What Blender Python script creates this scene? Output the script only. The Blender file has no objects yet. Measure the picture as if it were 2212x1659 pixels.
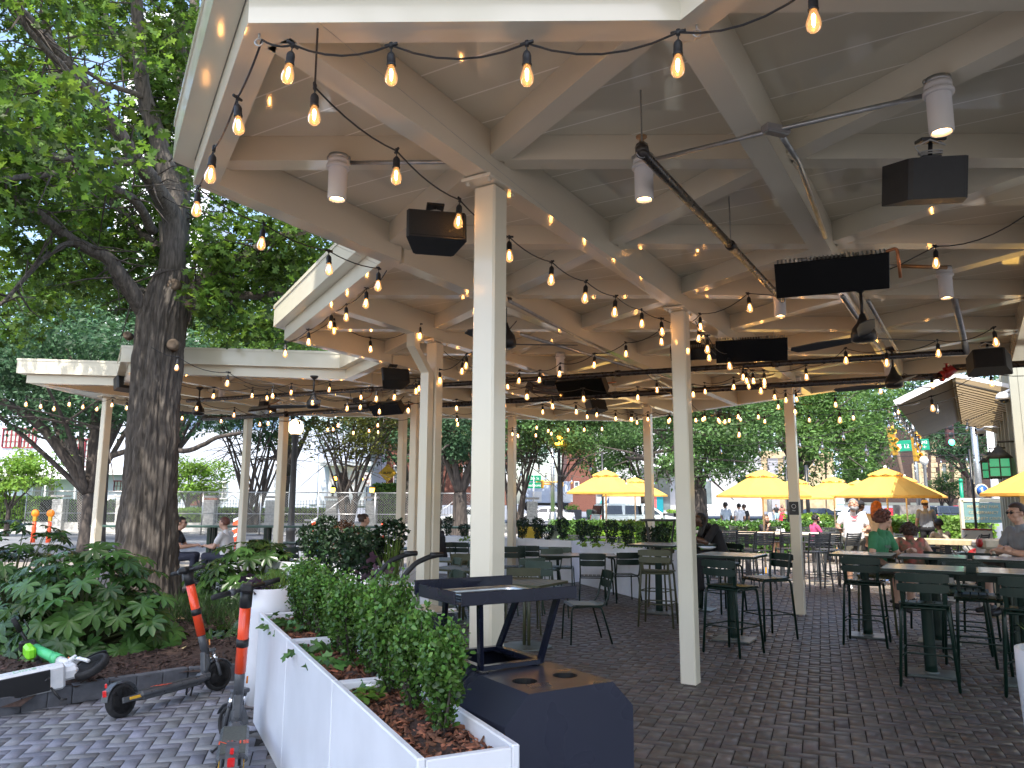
import bpy, math, random
import numpy as np
from mathutils import Vector, Matrix
random.seed(7); rng = np.random.default_rng(7)
C = bpy.context.scene.collection
PI = math.pi
R = math.radians
# ------------------------------------------------------------------ camera model (used to work out where things stand)
FPX = 2991.25/4032*2212; PIT = R(8.85); ROL = R(.28); EYE = 1.65
def ray(x, y):
    dx = x-1106; dy = y-829.5
    u = (dx*math.cos(ROL)+dy*math.sin(ROL))/FPX; v = -(-dx*math.sin(ROL)+dy*math.cos(ROL))/FPX
    return u, math.cos(PIT)-v*math.sin(PIT), math.sin(PIT)+v*math.cos(PIT)
def onz(x, y, z=0.):            # photo point -> point at height z
    a, b, c = ray(x, y); t = (z-EYE)/c
    return Vector((a*t, b*t, z))
def aty(x, y, Y):               # photo point -> point at distance Y
    a, b, c = ray(x, y); t = Y/b
    return Vector((a*t, Y, EYE+c*t))
cam_d = bpy.data.cameras.new('camera'); cam = bpy.data.objects.new('camera', cam_d); C.objects.link(cam)
cam_d.sensor_width = 36; cam_d.lens = 36*2991.25/4032; cam_d.clip_end = 2000; cam_d.clip_start = .05
cam.matrix_world = Matrix.Translation((0, 0, EYE)) @ Matrix.Rotation(PI/2+PIT, 4, 'X') @ Matrix.Rotation(ROL, 4, 'Z')
bpy.context.scene.camera = cam
# ------------------------------------------------------------------ world
SUN_AZ = (-0.18, -0.70); SUN_EL = R(57)
w = bpy.data.worlds.new('World'); bpy.context.scene.world = w; w.use_nodes = True
nt = w.node_tree; sky = nt.nodes.new('ShaderNodeTexSky'); sky.sky_type = 'NISHITA'; sky.sun_disc = False
sky.sun_elevation = SUN_EL; sky.sun_rotation = math.atan2(SUN_AZ[0], SUN_AZ[1]); sky.dust_density = 2.5; sky.air_density = 1.0; sky.ozone_density = 1.0
bg = nt.nodes['Background']; nt.links.new(sky.outputs[0], bg.inputs[0]); bg.inputs[1].default_value = .15
sd = bpy.data.lights.new('sun', 'SUN'); sd.energy = 2.5; sd.angle = R(.6); sd.color = (1, .95, .86)
so = bpy.data.objects.new('sun', sd); C.objects.link(so)
n_ = math.hypot(*SUN_AZ); sv = Vector((SUN_AZ[0]/n_*math.cos(SUN_EL), SUN_AZ[1]/n_*math.cos(SUN_EL), math.sin(SUN_EL)))
so.rotation_euler = sv.to_track_quat('Z', 'Y').to_euler()
sc = bpy.context.scene
sc.view_settings.view_transform = 'Standard'; sc.view_settings.look = 'None'; sc.view_settings.gamma = 1; sc.view_settings.exposure = 1.78
sc.render.engine = 'CYCLES'
sc.cycles.max_bounces = 6; sc.cycles.diffuse_bounces = 3; sc.cycles.glossy_bounces = 3; sc.cycles.transparent_max_bounces = 12; sc.cycles.transmission_bounces = 3
sc.cycles.sample_clamp_indirect = 6
# ------------------------------------------------------------------ materials
MATS = {}
def mat(name, col, rough=.5, metal=0., spec=.5, noise=0., nscale=8., bump=0., bscale=40., coat=0., emit=None, estr=0., trans=0., nstretch=None, rvar=0., col2=None, attr=False, leaf=0.):
    m = bpy.data.materials.new(name); m.use_nodes = True; MATS[name] = m
    t = m.node_tree; N = t.nodes; L = t.links; p = N['Principled BSDF']
    p.inputs['Base Color'].default_value = (*col, 1); p.inputs['Roughness'].default_value = rough; p.inputs['Metallic'].default_value = metal
    p.inputs['Specular IOR Level'].default_value = spec; p.inputs['Coat Weight'].default_value = coat; p.inputs['Coat Roughness'].default_value = .06
    tc = N.new('ShaderNodeTexCoord'); mp = N.new('ShaderNodeMapping'); L.new(tc.outputs['Object'], mp.inputs[0])
    if nstretch: mp.inputs['Scale'].default_value = nstretch
    base = None
    if noise or col2:
        nz = N.new('ShaderNodeTexNoise'); nz.inputs['Scale'].default_value = nscale; nz.inputs['Detail'].default_value = 5; L.new(mp.outputs[0], nz.inputs[0])
        cr = N.new('ShaderNodeValToRGB'); e = cr.color_ramp.elements
        a = col; b = col2 if col2 else tuple(c*(1-noise) for c in col)
        if not col2: a = tuple(min(1, c*(1+noise*.6)) for c in col)
        e[0].position = .36; e[0].color = (*b, 1); e[1].position = .64; e[1].color = (*a, 1)
        L.new(nz.outputs[0], cr.inputs[0]); base = cr.outputs[0]
    if attr:
        at = N.new('ShaderNodeAttribute'); at.attribute_name = 'tint'
        mx = N.new('ShaderNodeMix'); mx.data_type = 'RGBA'; mx.blend_type = 'MULTIPLY'; mx.inputs[0].default_value = 1
        if base: L.new(base, mx.inputs[6])
        else: mx.inputs[6].default_value = (*col, 1)
        L.new(at.outputs['Color'], mx.inputs[7]); base = mx.outputs[2]
    if base: L.new(base, p.inputs['Base Color'])
    if rvar:
        nr = N.new('ShaderNodeTexNoise'); nr.inputs['Scale'].default_value = nscale*1.7; L.new(mp.outputs[0], nr.inputs[0])
        mr = N.new('ShaderNodeMapRange'); mr.inputs['To Min'].default_value = max(0, rough-rvar); mr.inputs['To Max'].default_value = rough+rvar
        mr.inputs['From Min'].default_value = .3; mr.inputs['From Max'].default_value = .7
        L.new(nr.outputs[0], mr.inputs[0]); L.new(mr.outputs[0], p.inputs['Roughness'])
    if bump:
        nb = N.new('ShaderNodeTexNoise'); nb.inputs['Scale'].default_value = bscale; nb.inputs['Detail'].default_value = 6; L.new(mp.outputs[0], nb.inputs[0])
        bp = N.new('ShaderNodeBump'); bp.inputs['Strength'].default_value = bump; bp.inputs['Distance'].default_value = .01
        L.new(nb.outputs[0], bp.inputs['Height']); L.new(bp.outputs[0], p.inputs['Normal'])
    if emit: p.inputs['Emission Color'].default_value = (*emit, 1); p.inputs['Emission Strength'].default_value = estr
    if trans: p.inputs['Transmission Weight'].default_value = trans
    if leaf:
        tr = N.new('ShaderNodeBsdfTranslucent'); ms = N.new('ShaderNodeMixShader'); ms.inputs[0].default_value = leaf
        out = N['Material Output']
        if base:
            hs = N.new('ShaderNodeHueSaturation'); hs.inputs['Value'].default_value = 1.35; hs.inputs['Hue'].default_value = .485; hs.inputs['Saturation'].default_value = 1.08
            L.new(base, hs.inputs['Color']); L.new(hs.outputs[0], tr.inputs[0])
        L.new(p.outputs[0], ms.inputs[1]); L.new(tr.outputs[0], ms.inputs[2]); L.new(ms.outputs[0], out.inputs[0])
    return m
def glassy(name, col, fac=.12, rough=.03):        # thin clear glass: mostly lets light straight through
    m = bpy.data.materials.new(name); m.use_nodes = True; MATS[name] = m; t = m.node_tree; N = t.nodes; L = t.links
    N.remove(N['Principled BSDF']); tr = N.new('ShaderNodeBsdfTransparent'); tr.inputs[0].default_value = (*col, 1)
    gl = N.new('ShaderNodeBsdfGlossy'); gl.inputs['Roughness'].default_value = rough; lw = N.new('ShaderNodeLayerWeight'); lw.inputs[0].default_value = fac*2
    ms = N.new('ShaderNodeMixShader'); L.new(lw.outputs['Fresnel'], ms.inputs[0]); L.new(tr.outputs[0], ms.inputs[1]); L.new(gl.outputs[0], ms.inputs[2])
    L.new(ms.outputs[0], N['Material Output'].inputs[0]); return m
cream = mat('cream_paint', (.74, .68, .54), .13, spec=.5, noise=.03, nscale=1.5, bump=.02, bscale=9, rvar=.05)
deckm = mat('ceiling_boards', (.70, .645, .50), .07, spec=.5, noise=.03, nscale=1.2, bump=.03, bscale=5, coat=.5)
whitepl = mat('white_fibreglass', (.78, .80, .85), .32, noise=.08, nscale=2.2, bump=.03, bscale=90)
navy = mat('navy_steel', (.008, .010, .022), .26, metal=.0, spec=.45, noise=.12, nscale=3, rvar=.06, coat=.15)
navyg = mat('graphite_steel', (.026, .029, .046), .3, spec=.3, noise=.05, nscale=3, rvar=.05, coat=.08)
steel = mat('brushed_steel', (.55, .54, .52), .28, metal=1, noise=.1, nscale=6, nstretch=(1, 1, 30), bump=.05, bscale=60)
alu = mat('worn_aluminium', (.6, .6, .58), .35, metal=1, noise=.15, nscale=9)
galv = mat('galvanised_pipe', (.46, .46, .45), .36, metal=.9, noise=.18, nscale=14)
blackm = mat('black_metal', (.016, .016, .017), .38, noise=.2, nscale=10, rvar=.1)
blackp = mat('black_plastic', (.014, .014, .015), .5, noise=.15, nscale=20)
rubber = mat('tyre_rubber', (.017, .017, .018), .75, noise=.3, nscale=30, bump=.3, bscale=120)
dgreen = mat('dark_green_metal', (.004, .017, .011), .34, noise=.15, nscale=6, spec=.35)
olive = mat('olive_green_metal', (.065, .068, .032), .42, noise=.15, nscale=6)
sage = mat('sage_green_metal', (.05, .08, .06), .42, noise=.15, nscale=6)
teal = mat('deep_green_table', (.03, .075, .055), .35, noise=.1, nscale=5)
palet = mat('pale_table_top', (.60, .61, .61), .2, noise=.12, nscale=4)
orange = mat('orange_enamel', (.86, .075, .02), .3, noise=.08, nscale=9, coat=.3)
orangep = mat('orange_plastic', (.85, .09, .025), .45, noise=.1, nscale=9)
greyscoot = mat('grey_enamel', (.075, .08, .088), .35, noise=.15, nscale=14, rvar=.1)
limeg = mat('mint_green_enamel', (.09, .55, .22), .32, noise=.08, nscale=9)
limey = mat('acid_green_plastic', (.28, .8, .04), .4, noise=.05)
whitee = mat('white_enamel', (.72, .73, .74), .28, noise=.08, nscale=10, rvar=.1)
redl = mat('red_reflector', (.62, .012, .012), .18, coat=.6)
amber = mat('amber_reflector', (.75, .22, .01), .2, coat=.5)
yellowr = mat('yellow_reflector', (.72, .4, .02), .25)
barkm = mat('oak_bark', (.125, .105, .088), .95, col2=(.055, .046, .039), nscale=4, nstretch=(9, 9, 1.1), bump=.9, bscale=11)
barkf = mat('smooth_bark', (.085, .068, .056), .9, col2=(.035, .028, .024), nscale=6, nstretch=(2, 2, .5), bump=.4, bscale=12)
cutwood = mat('cut_wood', (.13, .09, .06), .8, noise=.3, nscale=14)
def leafm(name, col, tl=.35, rough=.5, ns=.7): return mat(name, col, rough, spec=.35, noise=.25, nscale=ns, attr=True, leaf=tl)
leaf_oak = leafm('oak_leaf', (.085, .165, .03), .5, .5)
leaf_bg = leafm('street_tree_leaf', (.085, .17, .05), .38, .6, .4)
leaf_bg2 = leafm('dark_tree_leaf', (.05, .115, .05), .3, .6, .4)
leaf_lime = leafm('dogwood_leaf', (.18, .33, .06), .45, .6)
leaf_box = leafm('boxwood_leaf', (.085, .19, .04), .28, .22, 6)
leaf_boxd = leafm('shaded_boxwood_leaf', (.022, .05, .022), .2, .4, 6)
leaf_fat = leafm('fatsia_leaf', (.06, .14, .034), .25, .27, 5)
leaf_ivy = leafm('ivy_leaf', (.07, .17, .04), .25, .4, 5)
leaf_pur = leafm('purple_leaf', (.045, .025, .045), .15, .4, 5)
leaf_gr = leafm('grass_blade', (.12, .2, .04), .35, .5, 5)
leaf_hedge = leafm('hedge_leaf', (.075, .17, .03), .3, .5, 2)
mulch = mat('bark_mulch', (.062, .036, .027), .9, noise=.5, nscale=30, bump=.6, bscale=60)
chip = mat('bark_chip', (.2, .085, .045), .85, noise=.4, nscale=30, attr=True)
chipd = mat('dark_bark_chip', (.075, .045, .035), .85, noise=.4, nscale=30, attr=True)
paver = mat('paver_block', (.092, .082, .076), .45, noise=.18, nscale=5, bump=.12, bscale=90, attr=True, rvar=.12)
paver_sunlit = mat('sunlit_paver_block', (.25, .225, .19), .6, noise=.18, nscale=5, bump=.12, bscale=90, attr=True)  # lit copy of the paver: sunlight past the roof put into its colour
paverg = mat('grey_paver_block', (.21, .215, .24), .7, noise=.18, nscale=5, bump=.3, bscale=70, attr=True)
joint = mat('paver_joint', (.018, .016, .016), .9, noise=.3, nscale=20)
kerbm = mat('kerb_block', (.11, .115, .13), .7, noise=.25, nscale=9, bump=.4, bscale=50)
asph = mat('asphalt', (.16, .165, .18), .85, noise=.22, nscale=.5, bump=.2, bscale=80)
conc = mat('concrete', (.42, .4, .37), .8, noise=.15, nscale=1.2, bump=.2, bscale=60)
soil = mat('ground_soil', (.2, .19, .15), .95, noise=.3, nscale=1.5)
lawn = mat('lawn', (.08, .16, .04), .9, noise=.3, nscale=2)
housew = mat('white_stucco', (.52, .57, .68), .8, noise=.06, nscale=.8)
trimw = mat('white_trim', (.8, .8, .8), .6, noise=.05)
redfr = mat('oxblood_frame', (.2, .02, .03), .4)
winglass = mat('window_glass', (.12, .15, .16), .08, spec=.8, noise=.3, nscale=1)
curtain = mat('pale_curtain', (.45, .55, .5), .8, noise=.2, nscale=3)
brickr = mat('red_brick', (.17, .065, .045), .85, noise=.3, nscale=12)
brickw = mat('whitewashed_brick', (.5, .49, .46), .85, noise=.25, nscale=9, bump=.5, bscale=14)
stonem = mat('rubble_stone', (.22, .2, .18), .9, col2=(.09, .085, .08), nscale=3, bump=.8, bscale=6)
stoneb = mat('sandstone', (.42, .33, .2), .85, noise=.25, nscale=2)
dkbrick = mat('dark_brick', (.05, .03, .025), .9, noise=.3, nscale=6)
yellowc = mat('yellow_canvas', (.86, .54, .12), .8, noise=.04, nscale=2, bump=.06, bscale=200, leaf=.35)
wallc = mat('painted_siding', (.33, .33, .27), .55, noise=.06, nscale=2)
awnu = mat('awning_slats', (.15, .105, .045), .5, noise=.1, nscale=2)
ckmetal = mat('verdigris_frame', (.06, .055, .035), .6, noise=.3)
greengl = mat('green_glass', (.03, .2, .09), .15, emit=(.05, .4, .18), estr=.25)
skin = mat('skin', (.55, .33, .24), .5, noise=.06, nscale=9)
skin2 = mat('tanned_skin', (.42, .24, .16), .5, noise=.06, nscale=9)
skin3 = mat('dark_skin', (.10, .055, .035), .45, noise=.08, nscale=9)
def cloth(name, col): return mat(name, col, .85, noise=.12, nscale=7, bump=.25, bscale=22)
yellowsig = mat('signal_yellow', (.8, .42, .03), .5, noise=.08)
signgreen = mat('sign_green', (.0, .22, .12), .4)
signblue = mat('sign_blue', (.03, .1, .35), .4)
signteal = mat('board_teal', (.19, .33, .33), .5)
whitepaint = mat('white_paint', (.8, .8, .8), .5)
blackpaint = mat('black_paint', (.01, .01, .01), .4)
goldp = mat('gold_lettering', (.6, .5, .3), .5)
copper = mat('copper_pipe', (.5, .2, .09), .3, metal=.9)
brass = mat('brass_fitting', (.3, .17, .08), .4, metal=.8)
redv = mat('red_valve', (.3, .012, .01), .35)
filam = mat('lit_filament', (1, .7, .4), .5, emit=(1, .50, .15), estr=26)
bulbg = glassy('bulb_glass', (1, .88, .72), .10)
bn_ = bulbg.node_tree; be_ = bn_.nodes.new('ShaderNodeEmission'); be_.inputs[0].default_value = (1, .45, .14, 1); be_.inputs[1].default_value = .22
ba_ = bn_.nodes.new('ShaderNodeAddShader'); bo_ = bn_.nodes['Material Output']; bl_ = bo_.inputs[0].links[0].from_socket; bn_.links.new(bl_, ba_.inputs[0]); bn_.links.new(be_.outputs[0], ba_.inputs[1]); bn_.links.new(ba_.outputs[0], bo_.inputs[0])
bulbw = glassy('clear_bulb_glass', (.93, .95, .97), .3)
glow = mat('bulb_glow', (1, .6, .3), .5, emit=(1, .52, .17), estr=9)
lampg = mat('lit_lamp_globe', (1, .9, .7), .4, emit=(1, .66, .32), estr=1.6)
lampo = mat('lit_amber_lamp', (1, .5, .1), .4, emit=(1, .38, .03), estr=6)
dl_e = mat('lit_downlight_lens', (1, .8, .5), .4, emit=(1, .62, .28), estr=8)
grn_e = mat('lit_green_signal', (.1, 1, .5), .4, emit=(.05, 1, .45), estr=3)
carw = mat('white_car_paint', (.72, .74, .76), .2, coat=.6, noise=.02)
carb = mat('black_car_paint', (.02, .024, .035), .18, coat=.7)
carr = mat('red_car_paint', (.5, .02, .03), .2, coat=.7)
carg = mat('car_glass', (.012, .015, .017), .05, spec=.8)
carp = mat('pale_green_car_paint', (.58, .64, .62), .22, coat=.6)
chrome = mat('chrome', (.7, .7, .72), .12, metal=1)
bluew = mat('pale_blue_wall', (.55, .62, .75), .6, noise=.05)
sandbag = mat('white_sandbag', (.7, .72, .75), .7, noise=.1)
# ------------------------------------------------------------------ mesh building
class MB:
    def __init__(s): s.v = []; s.f = []; s.m = []; s.mats = []; s.mi = 0; s.smf = []; s.sm = False
    def use(s, m):
        if m not in s.mats: s.mats.append(m)
        s.mi = s.mats.index(m); return s
    def add(s, vs, fs):
        o = len(s.v); s.v += [tuple(v) for v in vs]
        for f in fs: s.f.append(tuple(o+i for i in f)); s.m.append(s.mi); s.smf.append(s.sm)
        return s
    def box(s, c, size, rz=0, M=None):
        hx, hy, hz = (k/2 for k in size); c = Vector(c)
        B = Matrix.Rotation(rz, 3, 'Z') if M is None else M
        vs = [c+B@Vector((x*hx, y*hy, z*hz)) for x, y, z in ((-1,-1,-1),(1,-1,-1),(1,1,-1),(-1,1,-1),(-1,-1,1),(1,-1,1),(1,1,1),(-1,1,1))]
        return s.add(vs, [(3,2,1,0),(4,5,6,7),(0,1,5,4),(1,2,6,5),(2,3,7,6),(3,0,4,7)])
    def cbox(s, c, size, ch=.005, rz=0, M=None):          # box with chamfered edges
        hx, hy, hz = (k/2 for k in size); c = Vector(c); B = Matrix.Rotation(rz, 3, 'Z') if M is None else M
        ch = min(ch, hx*.9, hy*.9, hz*.9); vs = []; idx = {}
        for X in (-1, 1):
            for Y in (-1, 1):
                for Zc in (-1, 1):
                    for a in range(3):
                        d = [hx-ch, hy-ch, hz-ch]; d[a] = (hx, hy, hz)[a]
                        idx[(X, Y, Zc, a)] = len(vs); vs.append(c+B@Vector((X*d[0], Y*d[1], Zc*d[2])))
        fs = []
        for a in range(3):
            b, d = (a+1) % 3, (a+2) % 3
            for s_ in (-1, 1):
                q = []
                for u, v in ((-1,-1),(1,-1),(1,1),(-1,1)):
                    k = [0,0,0]; k[a] = s_; k[b] = u; k[d] = v; q.append(idx[(*k, a)])
                fs.append(tuple(q) if s_ > 0 else tuple(q[::-1]))
        for a in range(3):                                 # edges along axis a
            b, d = (a+1) % 3, (a+2) % 3
            for u in (-1, 1):
                for v in (-1, 1):
                    k1 = [0,0,0]; k2 = [0,0,0]; k1[a] = -1; k2[a] = 1; k1[b] = k2[b] = u; k1[d] = k2[d] = v
                    q = [idx[(*k1, b)], idx[(*k2, b)], idx[(*k2, d)], idx[(*k1, d)]]
                    fs.append(tuple(q[::-1]) if u*v > 0 else tuple(q))
        for X in (-1, 1):
            for Y in (-1, 1):
                for Zc in (-1, 1):
                    q = [idx[(X, Y, Zc, a)] for a in range(3)]
                    fs.append(tuple(q) if X*Y*Zc > 0 else tuple(q[::-1]))
        return s.add(vs, fs)
    def beam(s, p, q, w_, h_, up=(0,0,1), ch=0):          # rectangular bar p->q, w_ across, h_ along up (centred)
        p = Vector(p); q = Vector(q); d = q-p; L = d.length
        if L < 1e-6: return s
        d.normalize(); up = Vector(up); sd_ = d.cross(up)
        if sd_.length < 1e-4: sd_ = d.cross(Vector((1, 0, 0)))
        sd_.normalize(); u = sd_.cross(d)
        M = Matrix((d, sd_, u)).transposed()
        return s.cbox((p+q)/2, (L, w_, h_), ch, M=M) if ch else s.box((p+q)/2, (L, w_, h_), M=M)
    def tube(s, pts, r, n=8, cap=True, r2=None):
        pts = [Vector(p) for p in pts]; k = len(pts)
        rs = r if isinstance(r, (list, tuple)) else [r]*k
        vs = []; up = None
        for i, p in enumerate(pts):
            d = (pts[min(i+1, k-1)]-pts[max(i-1, 0)])
            if d.length < 1e-9: d = Vector((0, 0, 1))
            d.normalize()
            if up is None: up = Vector((0, 0, 1)) if abs(d.z) < .9 else Vector((1, 0, 0))
            a = d.cross(up)
            if a.length < 1e-5: a = d.cross(Vector((0, 1, 0)))
            a.normalize(); b = a.cross(d); up = b
            for j in range(n):
                t = 2*PI*j/n; vs.append(p+a*(math.cos(t)*rs[i])+b*(math.sin(t)*rs[i]*(r2 or 1)))
        fs = [(i*n+j, i*n+(j+1) % n, (i+1)*n+(j+1) % n, (i+1)*n+j) for i in range(k-1) for j in range(n)]
        if cap: fs += [tuple(range(n))[::-1], tuple((k-1)*n+j for j in range(n))]
        sm = s.sm; s.sm = n > 5; s.add(vs, fs); s.sm = sm; return s
    def lathe(s, prof, c=(0,0,0), n=20, M=None, sq=1.0):   # prof [(r,z)]
        c = Vector(c); B = M or Matrix.Identity(3); vs = []
        for r_, z in prof:
            for j in range(n):
                t = 2*PI*j/n; vs.append(c+B@Vector((r_*math.cos(t), r_*math.sin(t)*sq, z)))
        k = len(prof); fs = [(i*n+j, i*n+(j+1) % n, (i+1)*n+(j+1) % n, (i+1)*n+j) for i in range(k-1) for j in range(n)]
        if prof[0][0] > 1e-4: fs.append(tuple(range(n))[::-1])
        if prof[-1][0] > 1e-4: fs.append(tuple((k-1)*n+j for j in range(n)))
        sm = s.sm; s.sm = True; s.add(vs, fs); s.sm = sm; return s
    def prism(s, poly, z0, z1, M=None, c=(0,0,0)):         # poly in local xy, extruded local z
        B = M or Matrix.Identity(3); c = Vector(c); n = len(poly)
        vs = [c+B@Vector((x, y, z0)) for x, y in poly]+[c+B@Vector((x, y, z1)) for x, y in poly]
        ar = sum(poly[i][0]*poly[(i+1) % n][1]-poly[(i+1) % n][0]*poly[i][1] for i in range(n))
        fs = [tuple(range(n))[::-1], tuple(range(n, 2*n))]+[(i, (i+1) % n, n+(i+1) % n, n+i) for i in range(n)]
        if ar < 0: fs = [f[::-1] for f in fs]
        return s.add(vs, fs)
    def sphere(s, c, r, n=12, m=8, sc3=(1,1,1), M=None):
        B = M or Matrix.Identity(3); c = Vector(c); vs = []
        for i in range(m+1):
            a = PI*i/m
            for j in range(n):
                t = 2*PI*j/n; vs.append(c+B@Vector((r*sc3[0]*math.sin(a)*math.cos(t), r*sc3[1]*math.sin(a)*math.sin(t), -r*sc3[2]*math.cos(a))))
        fs = [(i*n+j, i*n+(j+1) % n, (i+1)*n+(j+1) % n, (i+1)*n+j) for i in range(m) for j in range(n)]
        sm = s.sm; s.sm = True; s.add(vs, fs); s.sm = sm; return s
    def mesh(s, name, m=None):
        me = bpy.data.meshes.new(name); me.from_pydata(s.v, [], s.f)
        for k in (s.mats or ([m] if m else [])): me.materials.append(k)
        if s.mats and len(s.mats) > 1: me.polygons.foreach_set('material_index', s.m)
        me.polygons.foreach_set('use_smooth', s.smf); me.validate(); me.update(); return me
    def build(s, name, m=None, parent=None):
        o = bpy.data.objects.new(name, s.mesh(name, m)); C.objects.link(o)
        if parent: o.parent = parent
        return o
def xf(mb, M):                                            # transform all verts of a builder
    M = M.to_4x4(); mb.v = [tuple(M@Vector(v)) for v in mb.v]; return mb
def tag(o, label=None, cat=None, group=None, kind=None):
    if label: o['label'] = label
    if cat: o['category'] = cat
    if group: o['group'] = group
    if kind: o['kind'] = kind
    return o
def empty(name, loc, rz=0, label=None, cat=None, group=None):
    o = bpy.data.objects.new(name, None); C.objects.link(o); o.location = loc; o.rotation_euler = (0, 0, rz); o.empty_display_size = .1
    return tag(o, label, cat, group)
KIDS = {}
def copy_tree(o, parent=None, depth=0):
    c = o.copy(); C.objects.link(c)
    if parent: c.parent = parent
    for ch in o.children: copy_tree(ch, c, depth+1)
    return c
def dup(o, loc, rz, label, group=None, scale=None):
    c = copy_tree(o); c.location = loc; c.rotation_euler = (0, 0, rz); c['label'] = label
    if group: c['group'] = group
    if scale: c.scale = scale
    return c
def textmesh(txt, size, m, ext=.002, align='CENTER', parent=None, M=None, name='lettering', spacing=1.0, bold=0):
    cu = bpy.data.curves.new('t', 'FONT'); cu.body = txt; cu.size = size; cu.extrude = ext; cu.align_x = align; cu.align_y = 'CENTER'; cu.space_character = spacing; cu.offset = bold
    t = bpy.data.objects.new('t', cu); C.objects.link(t); dg = bpy.context.evaluated_depsgraph_get()
    me = bpy.data.meshes.new_from_object(t.evaluated_get(dg)); bpy.data.objects.remove(t); me.materials.clear(); me.materials.append(m)
    if M is not None: me.transform(M)
    o = bpy.data.objects.new(name, me); C.objects.link(o)
    if parent: o.parent = parent
    return o
def frame3(c, rz, tilt=0):       # text plane: x to the right seen from -Y side, upright; rotated about z
    return Matrix.Translation(c) @ Matrix.Rotation(rz, 4, 'Z') @ Matrix.Rotation(PI/2-tilt, 4, 'X')
# ------------------------------------------------------------------ leaves by the thousand, one mesh
def scatter(name, tmpl, P, Nrm, size, m, parent=None, tint=None, tdir=None, spin=None):
    """tmpl=(verts Nx3 with x along leaf, z normal; faces) placed at P with normal Nrm, scale size"""
    tv = np.array(tmpl[0], float); tf = tmpl[1]; k = len(P); nv = len(tv)
    P = np.asarray(P, float); Nn = np.asarray(Nrm, float); Nn /= np.linalg.norm(Nn, axis=1)[:, None]+1e-9
    if tdir is None: tdir = rng.normal(size=(k, 3))
    X = tdir-(tdir*Nn).sum(1)[:, None]*Nn; X /= np.linalg.norm(X, axis=1)[:, None]+1e-9
    Y = np.cross(Nn, X); S = np.asarray(size, float).reshape(-1, 1, 1)*np.ones((k, 1, 1))
    V = P[:, None, :]+S*(tv[None, :, 0:1]*X[:, None, :]+tv[None, :, 1:2]*Y[:, None, :]+tv[None, :, 2:3]*Nn[:, None, :])
    V = V.reshape(-1, 3)
    me = bpy.data.meshes.new(name); me.vertices.add(len(V)); me.vertices.foreach_set('co', V.ravel())
    li = np.concatenate([np.array(f) for f in tf]); cnt = np.array([len(f) for f in tf])
    loops = (np.arange(k)[:, None]*nv+li[None, :]).ravel(); me.loops.add(len(loops)); me.loops.foreach_set('vertex_index', loops)
    tot = np.tile(cnt, k); st = np.concatenate([[0], np.cumsum(tot)[:-1]])
    me.polygons.add(len(tot)); me.polygons.foreach_set('loop_start', st); me.polygons.foreach_set('loop_total', tot)
    me.update(calc_edges=True)
    if tint is None: tint = .65+.7*rng.random((k, 1))*np.array([[1, 1, 1]])
    ca = me.color_attributes.new('tint', 'FLOAT_COLOR', 'POINT'); col = np.ones((k, nv, 4)); col[:, :, :3] = tint[:, None, :]; ca.data.foreach_set('color', col.ravel())
    me.materials.append(m); o = bpy.data.objects.new(name, me); C.objects.link(o)
    if parent: o.parent = parent
    return o
def tints(k, lo=.6, hi=1.35, warm=.15):
    b = lo+(hi-lo)*rng.random(k)**1.3; wv = 1+warm*(rng.random(k)-.3)
    return np.stack([b*wv, b, b*(.9+.2*rng.random(k))], 1)
T_OVAL = ([(0,0,0),(.28,.27,.05),(.7,.29,.05),(1,0,-.02),(.7,-.29,.05),(.28,-.27,.05)], [(0,1,2,3),(0,3,4,5)])
T_LEAF = ([(0,0,0),(.35,.24,.05),(1,0,-.06),(.35,-.24,.05)], [(0,1,2),(0,2,3)])
_o = [(0,.02),(.12,.12),(.28,.10),(.30,.32),(.42,.30),(.46,.14),(.56,.16),(.62,.40),(.74,.34),(.72,.14),(.86,.16),(1,0)]
T_OAK = ([(x, y, .12*abs(y)) for x, y in _o]+[(x, -y, .12*abs(y)) for x, y in _o[:-1][::-1]], [tuple(range(12)), tuple([0]+list(range(11, 23)))][:1]+[tuple([11]+list(range(12, 23))+[0])])
def fat_leaf(nl=8):
    vs = [(0, 0, 0)]; fs = []
    for i in range(nl):
        a = R(-135+270*i/(nl-1)); L = 1-.22*abs(a)/R(135); wd = R(270/(nl-1)*.5)
        i0 = len(vs)
        for rr, da, z in ((.33, -wd, -.02), (.66, -wd*.86, .03), (.82, -wd*.5, .0), (1, 0, -.09), (.82, wd*.5, .0), (.66, wd*.86, .03), (.33, wd, -.02), (.55, 0, -.015)):
            vs.append((L*rr*math.cos(a+da), L*rr*math.sin(a+da), z*L-.16*(rr**2)*L+.02))
        fs += [(0, i0, i0+1, i0+2, i0+3, i0+7), (0, i0+7, i0+3, i0+4, i0+5, i0+6)]
    return vs, fs
T_FAT = fat_leaf(8)
T_BLADE = ([(0,.02,0),(0,-.02,0),(.45,-.016,.06),(.45,.016,.06),(1,0,-.05)], [(0,1,2,3),(3,2,4)])
T_CHIP = ([(-.5,-.2,0),(.5,-.17,0),(.46,.2,0),(-.42,.17,0),(-.45,-.15,.12),(.42,-.13,.12),(.4,.14,.12),(-.38,.12,.12)], [(4,5,6,7),(0,1,5,4),(1,2,6,5),(2,3,7,6),(3,0,4,7)])
def pts_blob(k, c, rad, hollow=.55):     # points in an ellipsoid, denser near the outside
    d = rng.normal(size=(k, 3)); d /= np.linalg.norm(d, axis=1)[:, None]
    r_ = (hollow+(1-hollow)*rng.random(k)**.6)[:, None]
    return np.array(c)+d*r_*np.array(rad), d
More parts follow.
